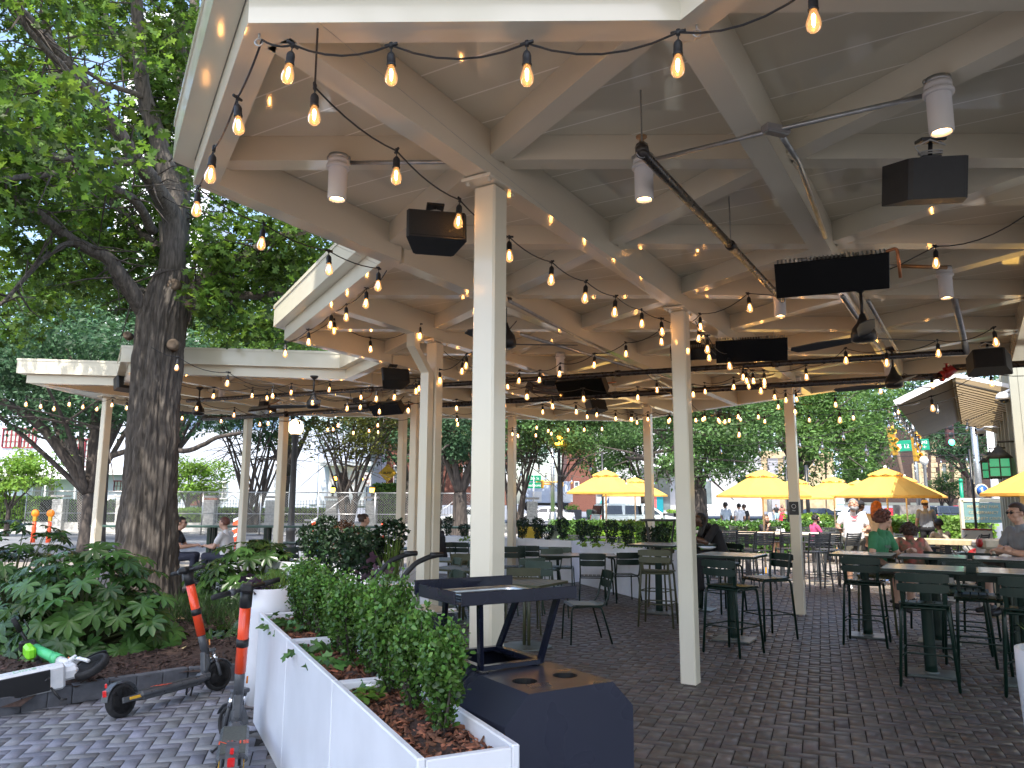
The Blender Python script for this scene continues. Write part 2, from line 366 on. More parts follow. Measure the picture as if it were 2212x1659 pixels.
# ================================================================== SETTING
def sheet(name, poly, z, m, kind='structure', thick=0):
    mb = MB()
    if thick: mb.prism(poly, z-thick, z)
    else: mb.add([(x, y, z) for x, y in poly], [tuple(range(len(poly)))])
    return tag(mb.build(name, m), kind=kind)
sheet('ground', [(-900, -900), (900, -900), (900, 900), (-900, 900)], -.16, asph)
sheet('road', [(-80, 22), (80, 22), (110, 41.8), (-90, 41.8)], -.14, asph)
def inpoly(x, y, poly):
    c = False; n = len(poly)
    for i in range(n):
        x1, y1 = poly[i]; x2, y2 = poly[i-1]
        if (y1 > y) != (y2 > y) and x < (x2-x1)*(y-y1)/(y2-y1)+x1: c = not c
    return c
def np_inpoly(X, Y, poly):
    c = np.zeros(X.shape, bool); n = len(poly)
    for i in range(n):
        x1, y1 = poly[i]; x2, y2 = poly[i-1]
        if y1 == y2: continue
        c ^= ((y1 > Y) != (y2 > Y)) & (X < (x2-x1)*(Y-y1)/(y2-y1)+x1)
    return c
def herring(name, poly, W, ang, m, z=0., hole=None, tl=.8, th=1.25, warm=.1):
    xs = [p[0] for p in poly]; ys = [p[1] for p in poly]; cx, cy = (min(xs)+max(xs))/2, (min(ys)+max(ys))/2
    Rr = math.hypot(max(xs)-min(xs), max(ys)-min(ys))/2; n = int(Rr/W)+3
    I, J = np.meshgrid(np.arange(-n, n), np.arange(-n, n)); I = I.ravel(); J = J.ravel(); k = (I-J) % 4
    quads = []
    for cls, w_, h_ in ((0, 2, 1), (3, 1, 2)):
        s = k == cls; quads.append(np.stack([I[s]*W, J[s]*W, (I[s]+w_)*W, (J[s]+h_)*W], 1))
    Q = np.concatenate(quads); ca, sa = math.cos(ang), math.sin(ang)
    mx = (Q[:, 0]+Q[:, 2])/2; my = (Q[:, 1]+Q[:, 3])/2; X = cx+mx*ca-my*sa; Y = cy+mx*sa+my*ca
    ok = np_inpoly(X, Y, poly)
    if hole: ok &= ~np_inpoly(X, Y, hole)
    Q = Q[ok]; N_ = len(Q); g = .0035; b = .0065
    def cor(a, e): return np.stack([np.stack([Q[:, 0]+e, Q[:, 1]+e], 1), np.stack([Q[:, 2]-e, Q[:, 1]+e], 1), np.stack([Q[:, 2]-e, Q[:, 3]-e], 1), np.stack([Q[:, 0]+e, Q[:, 3]-e], 1)], 1)
    lo = cor(0, g); hi = cor(0, b); V = np.concatenate([lo, hi], 1)                    # N,8,2
    hz = z+.0+rng.normal(0, .0007, (N_, 1)); zz = np.concatenate([np.full((N_, 4), z-.008), np.repeat(hz, 4, 1)+rng.normal(0, .0002, (N_, 4))], 1)
    P = np.stack([cx+V[:, :, 0]*ca-V[:, :, 1]*sa, cy+V[:, :, 0]*sa+V[:, :, 1]*ca, zz], 2).reshape(-1, 3)
    f = np.array([4, 5, 6, 7, 0, 1, 5, 4, 1, 2, 6, 5, 2, 3, 7, 6, 3, 0, 4, 7])
    lp = (np.arange(N_)[:, None]*8+f[None]).ravel(); me = bpy.data.meshes.new(name)
    me.vertices.add(len(P)); me.vertices.foreach_set('co', P.ravel()); me.loops.add(len(lp)); me.loops.foreach_set('vertex_index', lp)
    me.polygons.add(N_*5); me.polygons.foreach_set('loop_start', np.arange(N_*5)*4); me.polygons.foreach_set('loop_total', np.full(N_*5, 4)); me.update(calc_edges=True)
    c4 = np.ones((N_, 8, 4)); c4[:, :, :3] = tints(N_, tl, th, warm)[:, None, :]; at = me.color_attributes.new('tint', 'FLOAT_COLOR', 'POINT'); at.data.foreach_set('color', c4.ravel())
    me.materials.append(m); o = bpy.data.objects.new(name, me); C.objects.link(o); return tag(o, kind='structure')
L0 = (-1.15, 4.42); LD = (.437, -.899)                    # the line the white planter stands on
bed = [(-14, 3.2), (-3.95, 6.13), (-3.62, 6.6), (-3.42, 6.80), (-2.95, 7.28), (-2.5, 7.48), (-2.25, 7.62), (-2.7, 9.6), (-3.5, 12.4), (-14, 12.4)]
sheet('patio_base', [(-20, -6), (14, -6), (14, 26.5), (-20, 21.5)], -.008, joint, thick=.14)
patio_poly = [(.35, 1.3), (11, 0.3), (11, 13.6), (2.2, 18.2), (-1.5, 19.2), (-14, 19.2), (-14, 12.4), (-3.5, 12.4), (-2.7, 9.6), (-2.25, 7.62), (-2.25, 6.7)]
herring('patio_paving', patio_poly, .105, R(-22), paver)
herring('terrace_paving', [(11, 13.6), (11, 26), (2, 26), (-12, 20.9), (-14, 20.9), (-14, 19.2), (-1.5, 19.2), (2.2, 18.2)], .105, R(-22), paver_sunlit)  # laid where roof shade ends; its lighter tan paints in the sun
herring('path_paving', [(-9, 0), (.9, .2), (-2.25, 6.7), (-2.25, 7.62), (-2.5, 7.48), (-2.95, 7.28), (-3.42, 6.80), (-3.62, 6.6), (-3.95, 6.13), (-9, 4.65)], .098, R(14), paverg, tl=.85, th=1.15, warm=.03)
# kerb of separate blocks round the planting bed
kb = MB(); kpl = [(-9, 4.66), (-3.95, 6.13), (-3.62, 6.6), (-3.42, 6.80), (-2.95, 7.28), (-2.5, 7.48), (-2.25, 7.62), (-2.7, 9.6)]
for (x1, y1), (x2, y2) in zip(kpl, kpl[1:]):
    Ls = math.hypot(x2-x1, y2-y1); n = max(1, round(Ls/.2)); a = math.atan2(y2-y1, x2-x1)
    for i in range(n):
        t = (i+.5)/n; kb.cbox((x1+(x2-x1)*t-.04*math.sin(a), y1+(y2-y1)*t+.04*math.cos(a), .06+random.uniform(-.004, .004)), (Ls/n-.006, .08, .16), .006, rz=a)
tag(kb.build('kerb', kerbm), kind='structure')
# mulch bed: gently mounded
mm = MB(); nx, ny = 60, 44; gv = []
def bedz(x, y):
    d = min(1, max(0, (y-(6.1+(x+3.9)*.35))*.35)); return .085+.16*d+.02*math.sin(x*3.1+y*2)+.015*math.sin(y*5.3-x)
for j in range(ny+1):
    for i in range(nx+1):
        x = -14+11.8*i/nx; y = 3.2+9.3*j/ny; gv.append((x, y, bedz(x, y)+random.uniform(-.01, .01)))
fs = []
for j in range(ny):
    for i in range(nx):
        cxm = -14+11.8*(i+.5)/nx; cym = 3.2+9.3*(j+.5)/ny
        if inpoly(cxm, cym, bed): fs.append((j*(nx+1)+i, j*(nx+1)+i+1, (j+1)*(nx+1)+i+1, (j+1)*(nx+1)+i))
mm.sm = True; mm.add(gv, fs); tag(mm.build('mulch_ground', mulch), kind='structure')
k = 15000; X = -9.5+7.4*rng.random(k); Y = 5+5.6*rng.random(k)**1.2; ok = np_inpoly(X, Y, bed); X = X[ok]; Y = Y[ok]
P = np.array([(x, y, bedz(x, y)+.008) for x, y in zip(X, Y)]); Nn = rng.normal(size=P.shape)*.35+np.array([0, 0, 1])
tag(scatter('mulch_chips', T_CHIP, P, Nn, .025+.05*rng.random(len(P)), chipd, tint=tints(len(P), .4, 1.3)), kind='stuff')
# ------------------------------------------------------------------ the pavilion on its triangular grid
PA = 1.752; A1 = R(-1.06); eA = Vector((math.cos(A1), math.sin(A1), 0)); eB = Vector((math.cos(A1+PI/3), math.sin(A1+PI/3), 0)); eC = eB-eA
PO = Vector((-.135, 4.396, 0)); POST_A = A1+PI/3                                     # girder direction
def node(i, j): return PO+eA*(PA*i)+eB*(PA*j)
def zb(p): return 3.57+.028*max(0, -p[0]-2.5)
outl = [(1, -1), (0, -1), (-1, 0), (-1, 1), (-3, 3), (-3, 4), (-4, 5), (-6, 5), (-7, 6), (-8, 6), (-9, 8), (-9, 9), (-3, 9), (6, 0), (6, -3), (3, -3)]
OP = [node(*q) for q in outl]; OPxy = [(p.x, p.y) for p in OP]
pav = empty('pavilion', PO, 0, 'cream steel pavilion roof of triangular bays on square posts, open at the sides', 'pavilion')
def P_(mb, name, m):             # part of the pavilion, vertices given in world space
    o = mb.build(name, m); o.parent = pav; o.matrix_parent_inverse = Matrix.Translation(-PO); return o
tri = {}
for i in range(-10, 8):
    for j in range(-5, 12):
        for up in (0, 1):
            c3 = [(i, j), (i+1, j), (i, j+1)] if up == 0 else [(i+1, j), (i+1, j+1), (i, j+1)]
            ce = sum((node(*q) for q in c3), Vector())/3
            if inpoly(ce.x, ce.y, OPxy): tri[(i, j, up)] = c3
# ceiling boards: own material, fine light seams across the girders
bm_ = deckm.node_tree; N = bm_.nodes; L = bm_.links; tc = N.new('ShaderNodeNewGeometry'); dp = N.new('ShaderNodeVectorMath'); dp.operation = 'DOT_PRODUCT'
dp.inputs[1].default_value = (eB.x/.29, eB.y/.29, 0); L.new(tc.outputs['Position'], dp.inputs[0]); fr = N.new('ShaderNodeMath'); fr.operation = 'FRACT'; L.new(dp.outputs['Value'], fr.inputs[0])
lt = N.new('ShaderNodeMath'); lt.operation = 'LESS_THAN'; lt.inputs[1].default_value = .035; L.new(fr.outputs[0], lt.inputs[0])
pr = N['Principled BSDF']; old = pr.inputs['Base Color'].links[0].from_socket; mx = N.new('ShaderNodeMix'); mx.data_type = 'RGBA'; L.new(lt.outputs[0], mx.inputs[0]); L.new(old, mx.inputs[6]); mx.inputs[7].default_value = (.98, .93, .82, 1); L.new(mx.outputs[2], pr.inputs['Base Color'])
dk = MB()
for c3 in tri.values():
    ps = [node(*q) for q in c3]; lo = [p+Vector((0, 0, zb(p)+.283)) for p in ps]; hi = [p+Vector((0, 0, zb(p)+.40)) for p in ps]
    dk.add(lo+hi, [(2, 1, 0), (3, 4, 5)])
P_(dk, 'roof_deck', deckm)
def offs(d):                      # outline offset outward by d, mitred (outline runs clockwise seen from above or not: test)
    n = len(OP); ar = sum(OP[i].x*OP[(i+1) % n].y-OP[(i+1) % n].x*OP[i].y for i in range(n)); sg = 1 if ar > 0 else -1; out = []
    for i in range(n):
        a, b, c = OP[i-1], OP[i], OP[(i+1) % n]; d1 = (b-a).normalized(); d2 = (c-b).normalized()
        n1 = Vector((d1.y, -d1.x, 0))*sg; n2 = Vector((d2.y, -d2.x, 0))*sg; mt = (n1+n2).normalized(); out.append(b+mt*(d/max(.3, mt.dot(n1))))
    return out
oi, oo, of, ofi = offs(-.07), offs(.07), offs(.19), offs(.073)
def ring(a, b, i, z0, z1):
    n = len(OP); j = (i+1) % n; mb = MB(); q = [a[i], a[j], b[j], b[i]]
    vs = [p+Vector((0, 0, zb(p)+z0)) for p in q]+[p+Vector((0, 0, zb(p)+z1)) for p in q]
    mb.add(vs, [(0,1,2,3),(7,6,5,4),(0,4,5,1),(1,5,6,2),(2,6,7,3),(3,7,4,0)]); return mb
for i in range(len(OP)):
    P_(ring(oi, oo, i, 0, .28), 'edge_beam', cream); P_(ring(ofi, of, i, .157, .415), 'fascia', cream)
    e = ring(of, offs(.2), i, .385, .425); P_(e, 'drip_edge', cream)
def hascells(p, d):               # is the lattice edge strictly inside (cells on both sides)?
    m_ = p+d*.5; nrm = Vector((-d.y, d.x, 0)).normalized()*.2; return inpoly(m_.x+nrm.x, m_.y+nrm.y, OPxy) and inpoly(m_.x-nrm.x, m_.y-nrm.y, OPxy)
def runs(start, step):            # merge consecutive interior edges of one lattice line
    r_ = []; cur = None
    for s in range(-16, 20):
        q = (start[0]+step[0]*s, start[1]+step[1]*s); p = node(*q); d = node(q[0]+step[0], q[1]+step[1])-p
        if hascells(p, d):
            if cur is None: cur = [q, None]
            cur[1] = (q[0]+step[0], q[1]+step[1])
        elif cur: r_.append(cur); cur = None
    return r_
for i in range(-9, 7):            # girders along eB
    for a, b in runs((i, 0), (0, 1)):
        mb = MB(); p, q = node(*a), node(*b); d = (q-p).normalized(); p = p+d*.08; q = q-d*.08; n = max(1, round((q-p).length/PA))
        for s in range(n):
            p1 = p.lerp(q, s/n); p2 = p.lerp(q, (s+1)/n); w2 = Vector((-d.y, d.x, 0))*.07
            vs = [p1-w2, p1+w2, p2+w2, p2-w2]; vs = [v+Vector((0, 0, zb(v))) for v in vs]+[v+Vector((0, 0, zb(v)+.281)) for v in vs]
            mb.add(vs, [(0,1,2,3),(7,6,5,4),(3,2,6,7) if s == n-1 else (0,4,5,1),(1,5,6,2),(3,7,4,0)])
        P_(mb, 'girder', cream)
sec = {}
for ax, rng_, step, low in (('A', range(-4, 10), (1, 0), .125), ('C', range(-4, 9), (-1, 1), .121)):
    for c in rng_:
        mb = MB(); st = (0, c) if ax == 'A' else (c, 0)
        for s in range(-16, 20):
            q = (st[0]+step[0]*s, st[1]+step[1]*s); p = node(*q); e = node(q[0]+step[0], q[1]+step[1]); d = e-p
            if not hascells(p, d):
                if mb.v: P_(mb, 'cross_beam', cream); mb = MB()
                continue
            d.normalize(); p1 = p+d*.082; p2 = e-d*.082; w2 = Vector((-d.y, d.x, 0))*.068
            vs = [p1-w2, p1+w2, p2+w2, p2-w2]; vs = [v+Vector((0, 0, zb(v)+low)) for v in vs]+[v+Vector((0, 0, zb(v)+.282)) for v in vs]
            mb.add(vs, [(0,1,2,3),(7,6,5,4),(0,4,5,1),(1,5,6,2),(2,6,7,3),(3,7,4,0)])
        if mb.v: P_(mb, 'cross_beam', cream)
# posts
def postat(px, py=None, Y=None, nd=None):
    if nd: return node(*nd)
    v = aty(px, py, Y); return Vector((v.x, v.y, 0))
posts = [postat(0, nd=(0, 0)), postat(0, nd=(0, 2)), postat(0, nd=(0, 5)), postat(0, nd=(-2, 3)), postat(0, nd=(-4, 6)), postat(0, nd=(-2, 7)),
         postat(1106, 1000, 16.9), postat(868, 1000, 16.4), postat(609, 1000, 15.2), postat(531, 1000, 18.0), postat(221, 1000, 15.2)]
for k_, p in enumerate(posts):
    zt = zb(p)-.024; mb = MB(); rz = POST_A
    mb.cbox((p.x, p.y, zt/2-.01), (.15, .15, zt+.0), .012, rz=rz)
    po = P_(mb, 'post', cream)
    pl = MB(); pl.cbox((p.x, p.y, zt+.005), (.34, .21, .022), .003, rz=rz)
    ux = Vector((math.cos(rz), math.sin(rz), 0)); uy = Vector((-ux.y, ux.x, 0))
    for sx in (-1, 1):
        for sy in (-1, 1): pl.lathe([(.012, -.02), (.012, 0)], p+ux*(.135*sx)+uy*(.075*sy)+Vector((0, 0, zt-.005)), 6)
    o = pl.build('top_plate', cream); o.parent = po; o.matrix_parent_inverse = Matrix.Translation(-PO)
    po.matrix_parent_inverse = Matrix.Translation(-PO)
    o.matrix_parent_inverse = Matrix.Identity(4)
# small black notice plate on the far right post, with a ring emblem
p = posts[2]; nrm = -Vector((math.cos(POST_A), math.sin(POST_A), 0)); c = p+nrm*.079+Vector((0, 0, 1.58))
mb = MB(); mb.cbox(c, (.006, .14, .20), .002, rz=POST_A); pl = mb.build('notice_plate', blackpaint)
M = Matrix.Translation(c+nrm*.005) @ Matrix.Rotation(POST_A-PI/2, 4, 'Z') @ Matrix.Rotation(PI/2, 4, 'X')
tg = MB(); tg.tube([(.03*math.cos(t), .03*math.sin(t)+.03, 0) for t in np.linspace(0, 2*PI, 20)], .0025, 4); xf(tg, M); tg.build('emblem', whitepaint, pl)
textmesh('Patio', .022, whitepaint, .0006, parent=pl, M=M@Matrix.Translation((0, -.035, 0)))
tag(pl, 'small black notice plate fixed to the cream post between the stools', 'notice plate')
# downspout beside post (-2,3)
p = posts[3]; d = -eB; q0 = p+d*.145; q1 = p+d*.42; ds = MB()
w_, h_ = .115, .10; sx = Vector((-eB.y, eB.x, 0))*(w_/2)
prof = [(q0, .05), (q0, 3.15), (q1, 3.42), (q1, 3.60)]
for (a, za), (b, z2) in zip(prof, prof[1:]):
    A = [a+sx+d*.05, a-sx+d*.05, a-sx-d*.05, a+sx-d*.05]; B = [b+sx+d*.05, b-sx+d*.05, b-sx-d*.05, b+sx-d*.05]
    ds.add([v+Vector((0, 0, za)) for v in A]+[v+Vector((0, 0, z2)) for v in B], [(0,1,2,3),(7,6,5,4),(0,4,5,1),(1,5,6,2),(2,6,7,3),(3,7,4,0)])
tag(ds.build('downspout', cream), 'cream square downspout with a kink at the top, hugging a post', 'downspout')
# ================================================================== PLANTS
def wm(o):
    M = Matrix.Translation(o.location) @ o.rotation_euler.to_matrix().to_4x4()
    return (wm(o.parent) @ o.matrix_parent_inverse @ M) if o.parent else M
def kid(o, par):                   # o was built in world coordinates
    o.parent = par; o.matrix_parent_inverse = wm(par).inverted(); return o
def limb(mb, pts, r0, r1, n=8, wob=.0):
    P = [Vector(p) for p in pts]; out = []
    for i in range(len(P)-1):      # smooth and wobble
        a, b = P[i], P[i+1]; p0 = P[max(i-1, 0)]; p3 = P[min(i+2, len(P)-1)]
        for s in range(4):
            t = s/4; q = .5*((2*a)+(b-p0)*t+(2*p0-5*a+4*b-p3)*t*t+(3*a-p0-3*b+p3)*t**3)
            out.append(q+Vector((random.uniform(-1, 1), random.uniform(-1, 1), random.uniform(-1, 1)))*wob)
    out.append(P[-1]); k = len(out)
    mb.tube(out, [r0+(r1-r0)*(i/(k-1))**.8 for i in range(k)], n); return out
# ---- the big oak by the bed
OX, OY = -5.45, 11.2
oak = empty('oak_tree', (OX, OY, .2), 0, 'large oak with deeply furrowed grey bark standing in the mulch bed at left', 'tree')
tb = MB(); tb.use(barkm)
def O(x, y, dY=0.): return aty(x, y, OY+dY)
prof = []                          # trunk as lumpy tapering rings
ctr = [(300, 1330, .58), (307, 1290, .50), (312, 1220, .43), (320, 1100, .38), (332, 960, .355), (338, 860, .345), (345, 760, .345), (352, 690, .36), (362, 640, .34), (372, 590, .24)]
from mathutils import noise as mn
vs = []; n = 150; cs = [(O(x, y), r_) for x, y, r_ in ctr]; fine = []
for (a, ra), (b, rb) in zip(cs, cs[1:]):
    m_ = max(2, int((b-a).length/.028))
    for s in range(m_): fine.append((a.lerp(b, s/m_), ra+(rb-ra)*s/m_))
fine.append(cs[-1])
for i, (c, r_) in enumerate(fine):
    for j in range(n):
        t = 2*PI*j/n
        ux, uy = math.cos(t), math.sin(t); q = Vector((ux*7.5, uy*7.5, c.z*.9)); wv = mn.noise(Vector((ux*2, uy*2, c.z*1.1)))*1.3
        rid = 1-abs(mn.noise(q+Vector((wv, wv, 0))))*2.6; rid2 = 1-abs(mn.noise(Vector((ux*15+wv, uy*15, c.z*3.0))))*2.4
        kn = max(0, mn.noise(Vector((ux*1.6+7, uy*1.6, c.z*1.7))))**2
        rr = r_*(1+.04*math.sin(3*t+c.z)+.03*math.sin(5*t-c.z*1.3)+.16*kn)-.046*(1-max(0, rid))**1-.02*(1-max(0, rid2))+.016
        vs.append((c.x+rr*math.cos(t), c.y+rr*math.sin(t), c.z))
tb.sm = True; tb.add(vs, [(i*n+j, i*n+(j+1) % n, (i+1)*n+(j+1) % n, (i+1)*n+j) for i in range(len(fine)-1) for j in range(n)]); tb.sm = False
trunk = kid(tb.build('trunk'), oak); trunk['label'] = 'thick furrowed trunk with old pruning scars'
LIMBS = [ # photo x,y,depth shift ... , radii
 ([(372,630,0),(375,486,0),(335,400,-.5),(295,347,-1.0),(208,215,-1.6),(104,87,-2.4),(-20,-40,-3.2)], .19, .05),
 ([(370,600,0),(378,440,.1),(350,330,.2),(312,208,.0),(300,90,-.2),(293,-60,-.5)], .20, .08),
 ([(372,560,.1),(345,300,.6),(285,139,.8),(195,-10,.9)], .17, .06),
 ([(378,560,.1),(395,340,.8),(392,195,1.2),(384,-40,1.6)], .17, .08),
 ([(385,560,.3),(400,300,1.4),(412,120,2),(425,-60,2.5)], .16, .08),
 ([(330,690,0),(310,670,-.1),(262,600,-.4),(235,560,-.5),(160,520,-.8),(60,440,-1.4),(-60,330,-2)], .16, .05),
 ([(330,660,.2),(250,600,.8),(215,545,1.2),(150,300,1.4),(120,180,1.5),(95,20,1.5)], .17, .07),
 ([(390,640,.1),(420,630,.1),(470,575,.0),(525,555,-.1),(590,515,-.2),(660,500,-.2)], .17, .04),
 ([(395,690,.1),(440,640,.2),(520,640,.5),(580,636,.7),(650,622,.9),(720,600,1.1)], .10, .03),
 ([(330,500,-.2),(285,430,-.8),(170,380,-1.6),(60,380,-2.2),(-30,395,-2.8)], .08, .025),
 ([(295,347,-1.0),(200,350,-1.6),(90,330,-2.2),(-20,260,-2.8)], .07, .03),
 ([(208,215,-1.6),(150,160,-2.2),(60,60,-2.8),(20,-30,-3)], .06, .025),
 ([(250,600,.8),(170,470,1.4),(90,300,1.6),(-20,150,1.8)], .10, .05),
 ([(160,520,-.8),(90,560,-1.3),(20,640,-1.6),(-40,690,-2)], .05, .015),
 ([(312,208,0),(250,190,-.6),(160,150,-1.2),(80,200,-1.7)], .05, .02),
 ([(372,560,.1),(300,500,.6),(220,420,1),(120,400,1.3),(20,250,1.6)], .09, .03),
]
oakpts = []
for pts, r0, r1 in LIMBS:
    mb = MB(); o = limb(mb, [O(*p) for p in pts], r0, r1, 9, .012); kid(mb.build('limb', barkm), oak); oakpts += o[3:]
for (x, y, dy, s) in ((373, 612, -.30, .075), (371, 742, -.32, .07), (405, 655, -.2, .045), (530, 552, -.2, .04), (273, 722, -.2, .05)):
    c = O(x, y, dy); mb = MB(); M = Vector((.12, -1, .1)).to_track_quat('Z', 'Y').to_matrix()
    mb.lathe([(s*1.3, -.12), (s*1.25, -.04), (s*1.0, -.005), (s*.6, -.02)], c, 14, M=M); k_ = kid(mb.build('branch_scar', cutwood), trunk)
# twigs + leaves
tw = MB(); LP = []
def leafspray(c, rad, k):
    d = rng.normal(size=(k, 3)); d /= np.linalg.norm(d, axis=1)[:, None]; r_ = rad*(rng.random(k)**.45)[:, None]*np.array([1, 1, .6]); return c+d*r_
cl = []
for q in oakpts:
    for _ in range(2):
        dv = Vector((random.gauss(0, 1), random.gauss(0, 1), random.gauss(.1, .7))).normalized(); Ls = random.uniform(.35, 1.15); e = q+dv*Ls
        if e.z < 3.4: continue
        m_ = q.lerp(e, .5)+Vector((0, 0, random.uniform(-.08, .12))); tw.tube([q, m_, e], [.016, .010, .004], 4, cap=False); cl.append((e, .36)) if not (abs(e.x-O(355, 500).x) < .9 and e.y < OY+.2 and e.z < 8) else None
# further leaf masses filling the upper left, nearer and further than the trunk
for _ in range(150):
    x = random.uniform(-150, 440); y = random.uniform(-160, 660); dy = random.choice((random.uniform(-4.5, -2.2), random.uniform(.6, 4.2), random.uniform(.6, 4.2), random.uniform(.6, 4.2)))
    if dy < 0 and (x > 250 or y > 420): dy = random.uniform(1, 4)
    cl.append((O(x, y, dy), random.uniform(.4, .75)))
for x, y in ((560, 520), (600, 545), (640, 520), (660, 560), (520, 600), (480, 560), (600, 590), (500, 690), (560, 700), (690, 560), (450, 600), (655, 600), (540, 480), (610, 490), (40, 640), (110, 640), (190, 640), (30, 560), (250, 520), (60, 690)):
    cl.append((O(x, y, random.uniform(-.3, 1.2)), .5))
PP = []
for c, rad in cl: PP.append(leafspray(np.array(c), rad, int(72*rad/.5)))
for _ in range(70): cl_ = O(random.uniform(-150, 620), random.uniform(-900, -170), random.uniform(-3.5, 3)); PP.append(leafspray(np.array(cl_), .8, 80))  # unseen leaves above the frame, added to dapple the fascia with shade
for _ in range(60): q_ = np.array([-6, 7.4, 11.6])+rng.normal(size=3)*np.array([2.6, 2.3, .8]); PP.append(leafspray(q_, .9, 48)) if q_[2] > 10.6 else None  # more unseen leaves, added high up to shade the far left fascia
P = np.concatenate(PP); P = P[P[:, 2] > 3.2]
ok = ~((P[:, 0] > -2.9) & (P[:, 1] < 9.5)); P = P[ok]
kid(tw.build('twigs', barkf), oak)
Nn = rng.normal(size=P.shape)*.75+np.array([0, -.1, .9]); td = rng.normal(size=P.shape)+np.array([0, 0, -.5])
co = scatter('crown', T_OAK, P, Nn, .10+.09*rng.random(len(P)), leaf_oak, tint=tints(len(P), .35, 1.7, .25), tdir=td); kid(co, oak)
# ---- generic street tree
def tree(name, label, x, y, h, crown, tr=.15, lm=leaf_bg, nl=5000, ls=.22, group=None, fork=2.2, stems=1, bark=barkf, zb_=0., lean=0, seed=0, tm=T_LEAF, lowc=None, spread=.6):
    random.seed(seed+11)
    t = empty(name, (x, y, zb_), 0, label, 'tree', group); cz, rx, ry, rz_ = crown
    mb = MB(); tips = []
    for s in range(stems):
        a = 2*PI*s/max(1, stems)+.5; sp = .12 if stems > 1 else 0
        b0 = Vector((x+sp*math.cos(a), y+sp*math.sin(a), zb_-.1)); f = Vector((x+lean*.12+(sp*4*math.cos(a) if stems > 1 else 0), y+(sp*4*math.sin(a) if stems > 1 else 0), zb_+fork*random.uniform(.8, 1.1)))
        limb(mb, [b0, b0.lerp(f, .5)+Vector((random.uniform(-.05, .05), 0, 0)), f], tr*1.25, tr*.8, 9, .008); tips.append((f, tr*.75, a))
    if stems == 1: base = mb
    trunk_o = kid(mb.build('trunk', bark), t); lb = MB(); ends = []
    for f, r_, a0 in tips:
        for b in range(5 if stems == 1 else 3):
            a = a0+2*PI*b/(5 if stems == 1 else 3)*(.5 if stems > 1 else 1)+random.uniform(-.4, .4); rr = random.uniform(.35, .75)
            e = Vector((x+lean+rx*rr*math.cos(a), y+ry*rr*math.sin(a), zb_+cz+rz_*random.uniform(-.45, .45)))
            m_ = f.lerp(e, .5)+Vector((0, 0, .12*rz_)); limb(lb, [f-Vector((0, 0, .1)), m_, e], r_*.75, r_*.2, 6, .02); ends.append(e)
            for _ in range(3):
                e2 = m_+Vector((random.gauss(0, 1)*rx, random.gauss(0, 1)*ry, random.gauss(0, 1)*rz_))*.4; lb.tube([m_, m_.lerp(e2, .5)+Vector((0, 0, .1)), e2], [r_*.3, r_*.18, r_*.07], 5, cap=False); ends.append(e2)
    kid(lb.build('limbs', bark), t)
    PP = []; DD = []; nc = 46
    for i in range(nc):
        d = rng.normal(size=3); d /= np.linalg.norm(d); c = np.array([x+lean, y, zb_+cz])+d*np.array([rx, ry, rz_])*(.30+.58*rng.random()); rad = np.array([rx, rx, rz_*.75])*(.17+.20*rng.random())
        p, dd = pts_blob(nl//nc, c, rad, .35); PP.append(p); DD.append(dd)
    P = np.concatenate(PP); D = np.concatenate(DD)
    if lowc is not None: P = P[P[:, 2] > lowc]; D = D[:len(P)]
    Nn = D*.6+rng.normal(size=D.shape)*.5+np.array([0, 0, .7]); 
    o = scatter('crown', tm, P, Nn[:len(P)], ls*(.6+.8*rng.random(len(P))), lm, tint=tints(len(P), .5, 1.45, .15)); kid(o, t); return t
# ---- boxwood bushes (a few shapes, then copies)
def boxwood(h=.44, w_=.13, k=1000, ls=.026, lm=leaf_box, v=0):
    r_ = empty('boxwood', (0, 0, 0)); mb = MB(); tips = []
    for s in range(16):
        a = random.uniform(0, 2*PI); rr = random.uniform(.2, 1)*w_; e = Vector((rr*math.cos(a), rr*math.sin(a), h*random.uniform(.75, 1.1)))
        m_ = Vector((e.x*.75, e.y*.75, e.z*.45)); mb.tube([(0, 0, 0), m_, e], [.005, .0035, .0015], 4, cap=False); tips.append((m_, e))
    s_ = mb.build('stems', barkf, r_); PP = []; TT = []
    for m_, e in tips:
        kk = int(k/len(tips)); t = rng.random(kk)**.8; b = np.array(m_)[None]*(1-t[:, None])+np.array(e)[None]*t[:, None]
        PP.append(b+rng.normal(size=(kk, 3))*np.array([.027, .027, .026])*(w_/.13)); TT.append(np.array(e-m_)[None]+rng.normal(size=(kk, 3))*.25)
    kk = k//3; z = h*(.12+.75*rng.random(kk)); a = 2*PI*rng.random(kk); rr = w_*(.35+.65*np.minimum(1, z/h*1.5))*np.sqrt(rng.random(kk)); PP.append(np.stack([rr*np.cos(a), rr*np.sin(a), z], 1)); TT.append(rng.normal(size=(kk, 3)))
    P = np.concatenate(PP); td = np.concatenate(TT); Nn = rng.normal(size=P.shape)*.7+np.array([0, 0, .6]); Nn[:, :2] += P[:, :2]/w_*.5
    scatter('leaves', T_OVAL, P, Nn, ls*(.6+.7*rng.random(len(P))), lm, parent=r_, tint=tints(len(P), .5, 1.5, .35)*(.75+.7*np.clip(P[:, 2:3]/h, 0, 1.1)**2), tdir=td); return r_
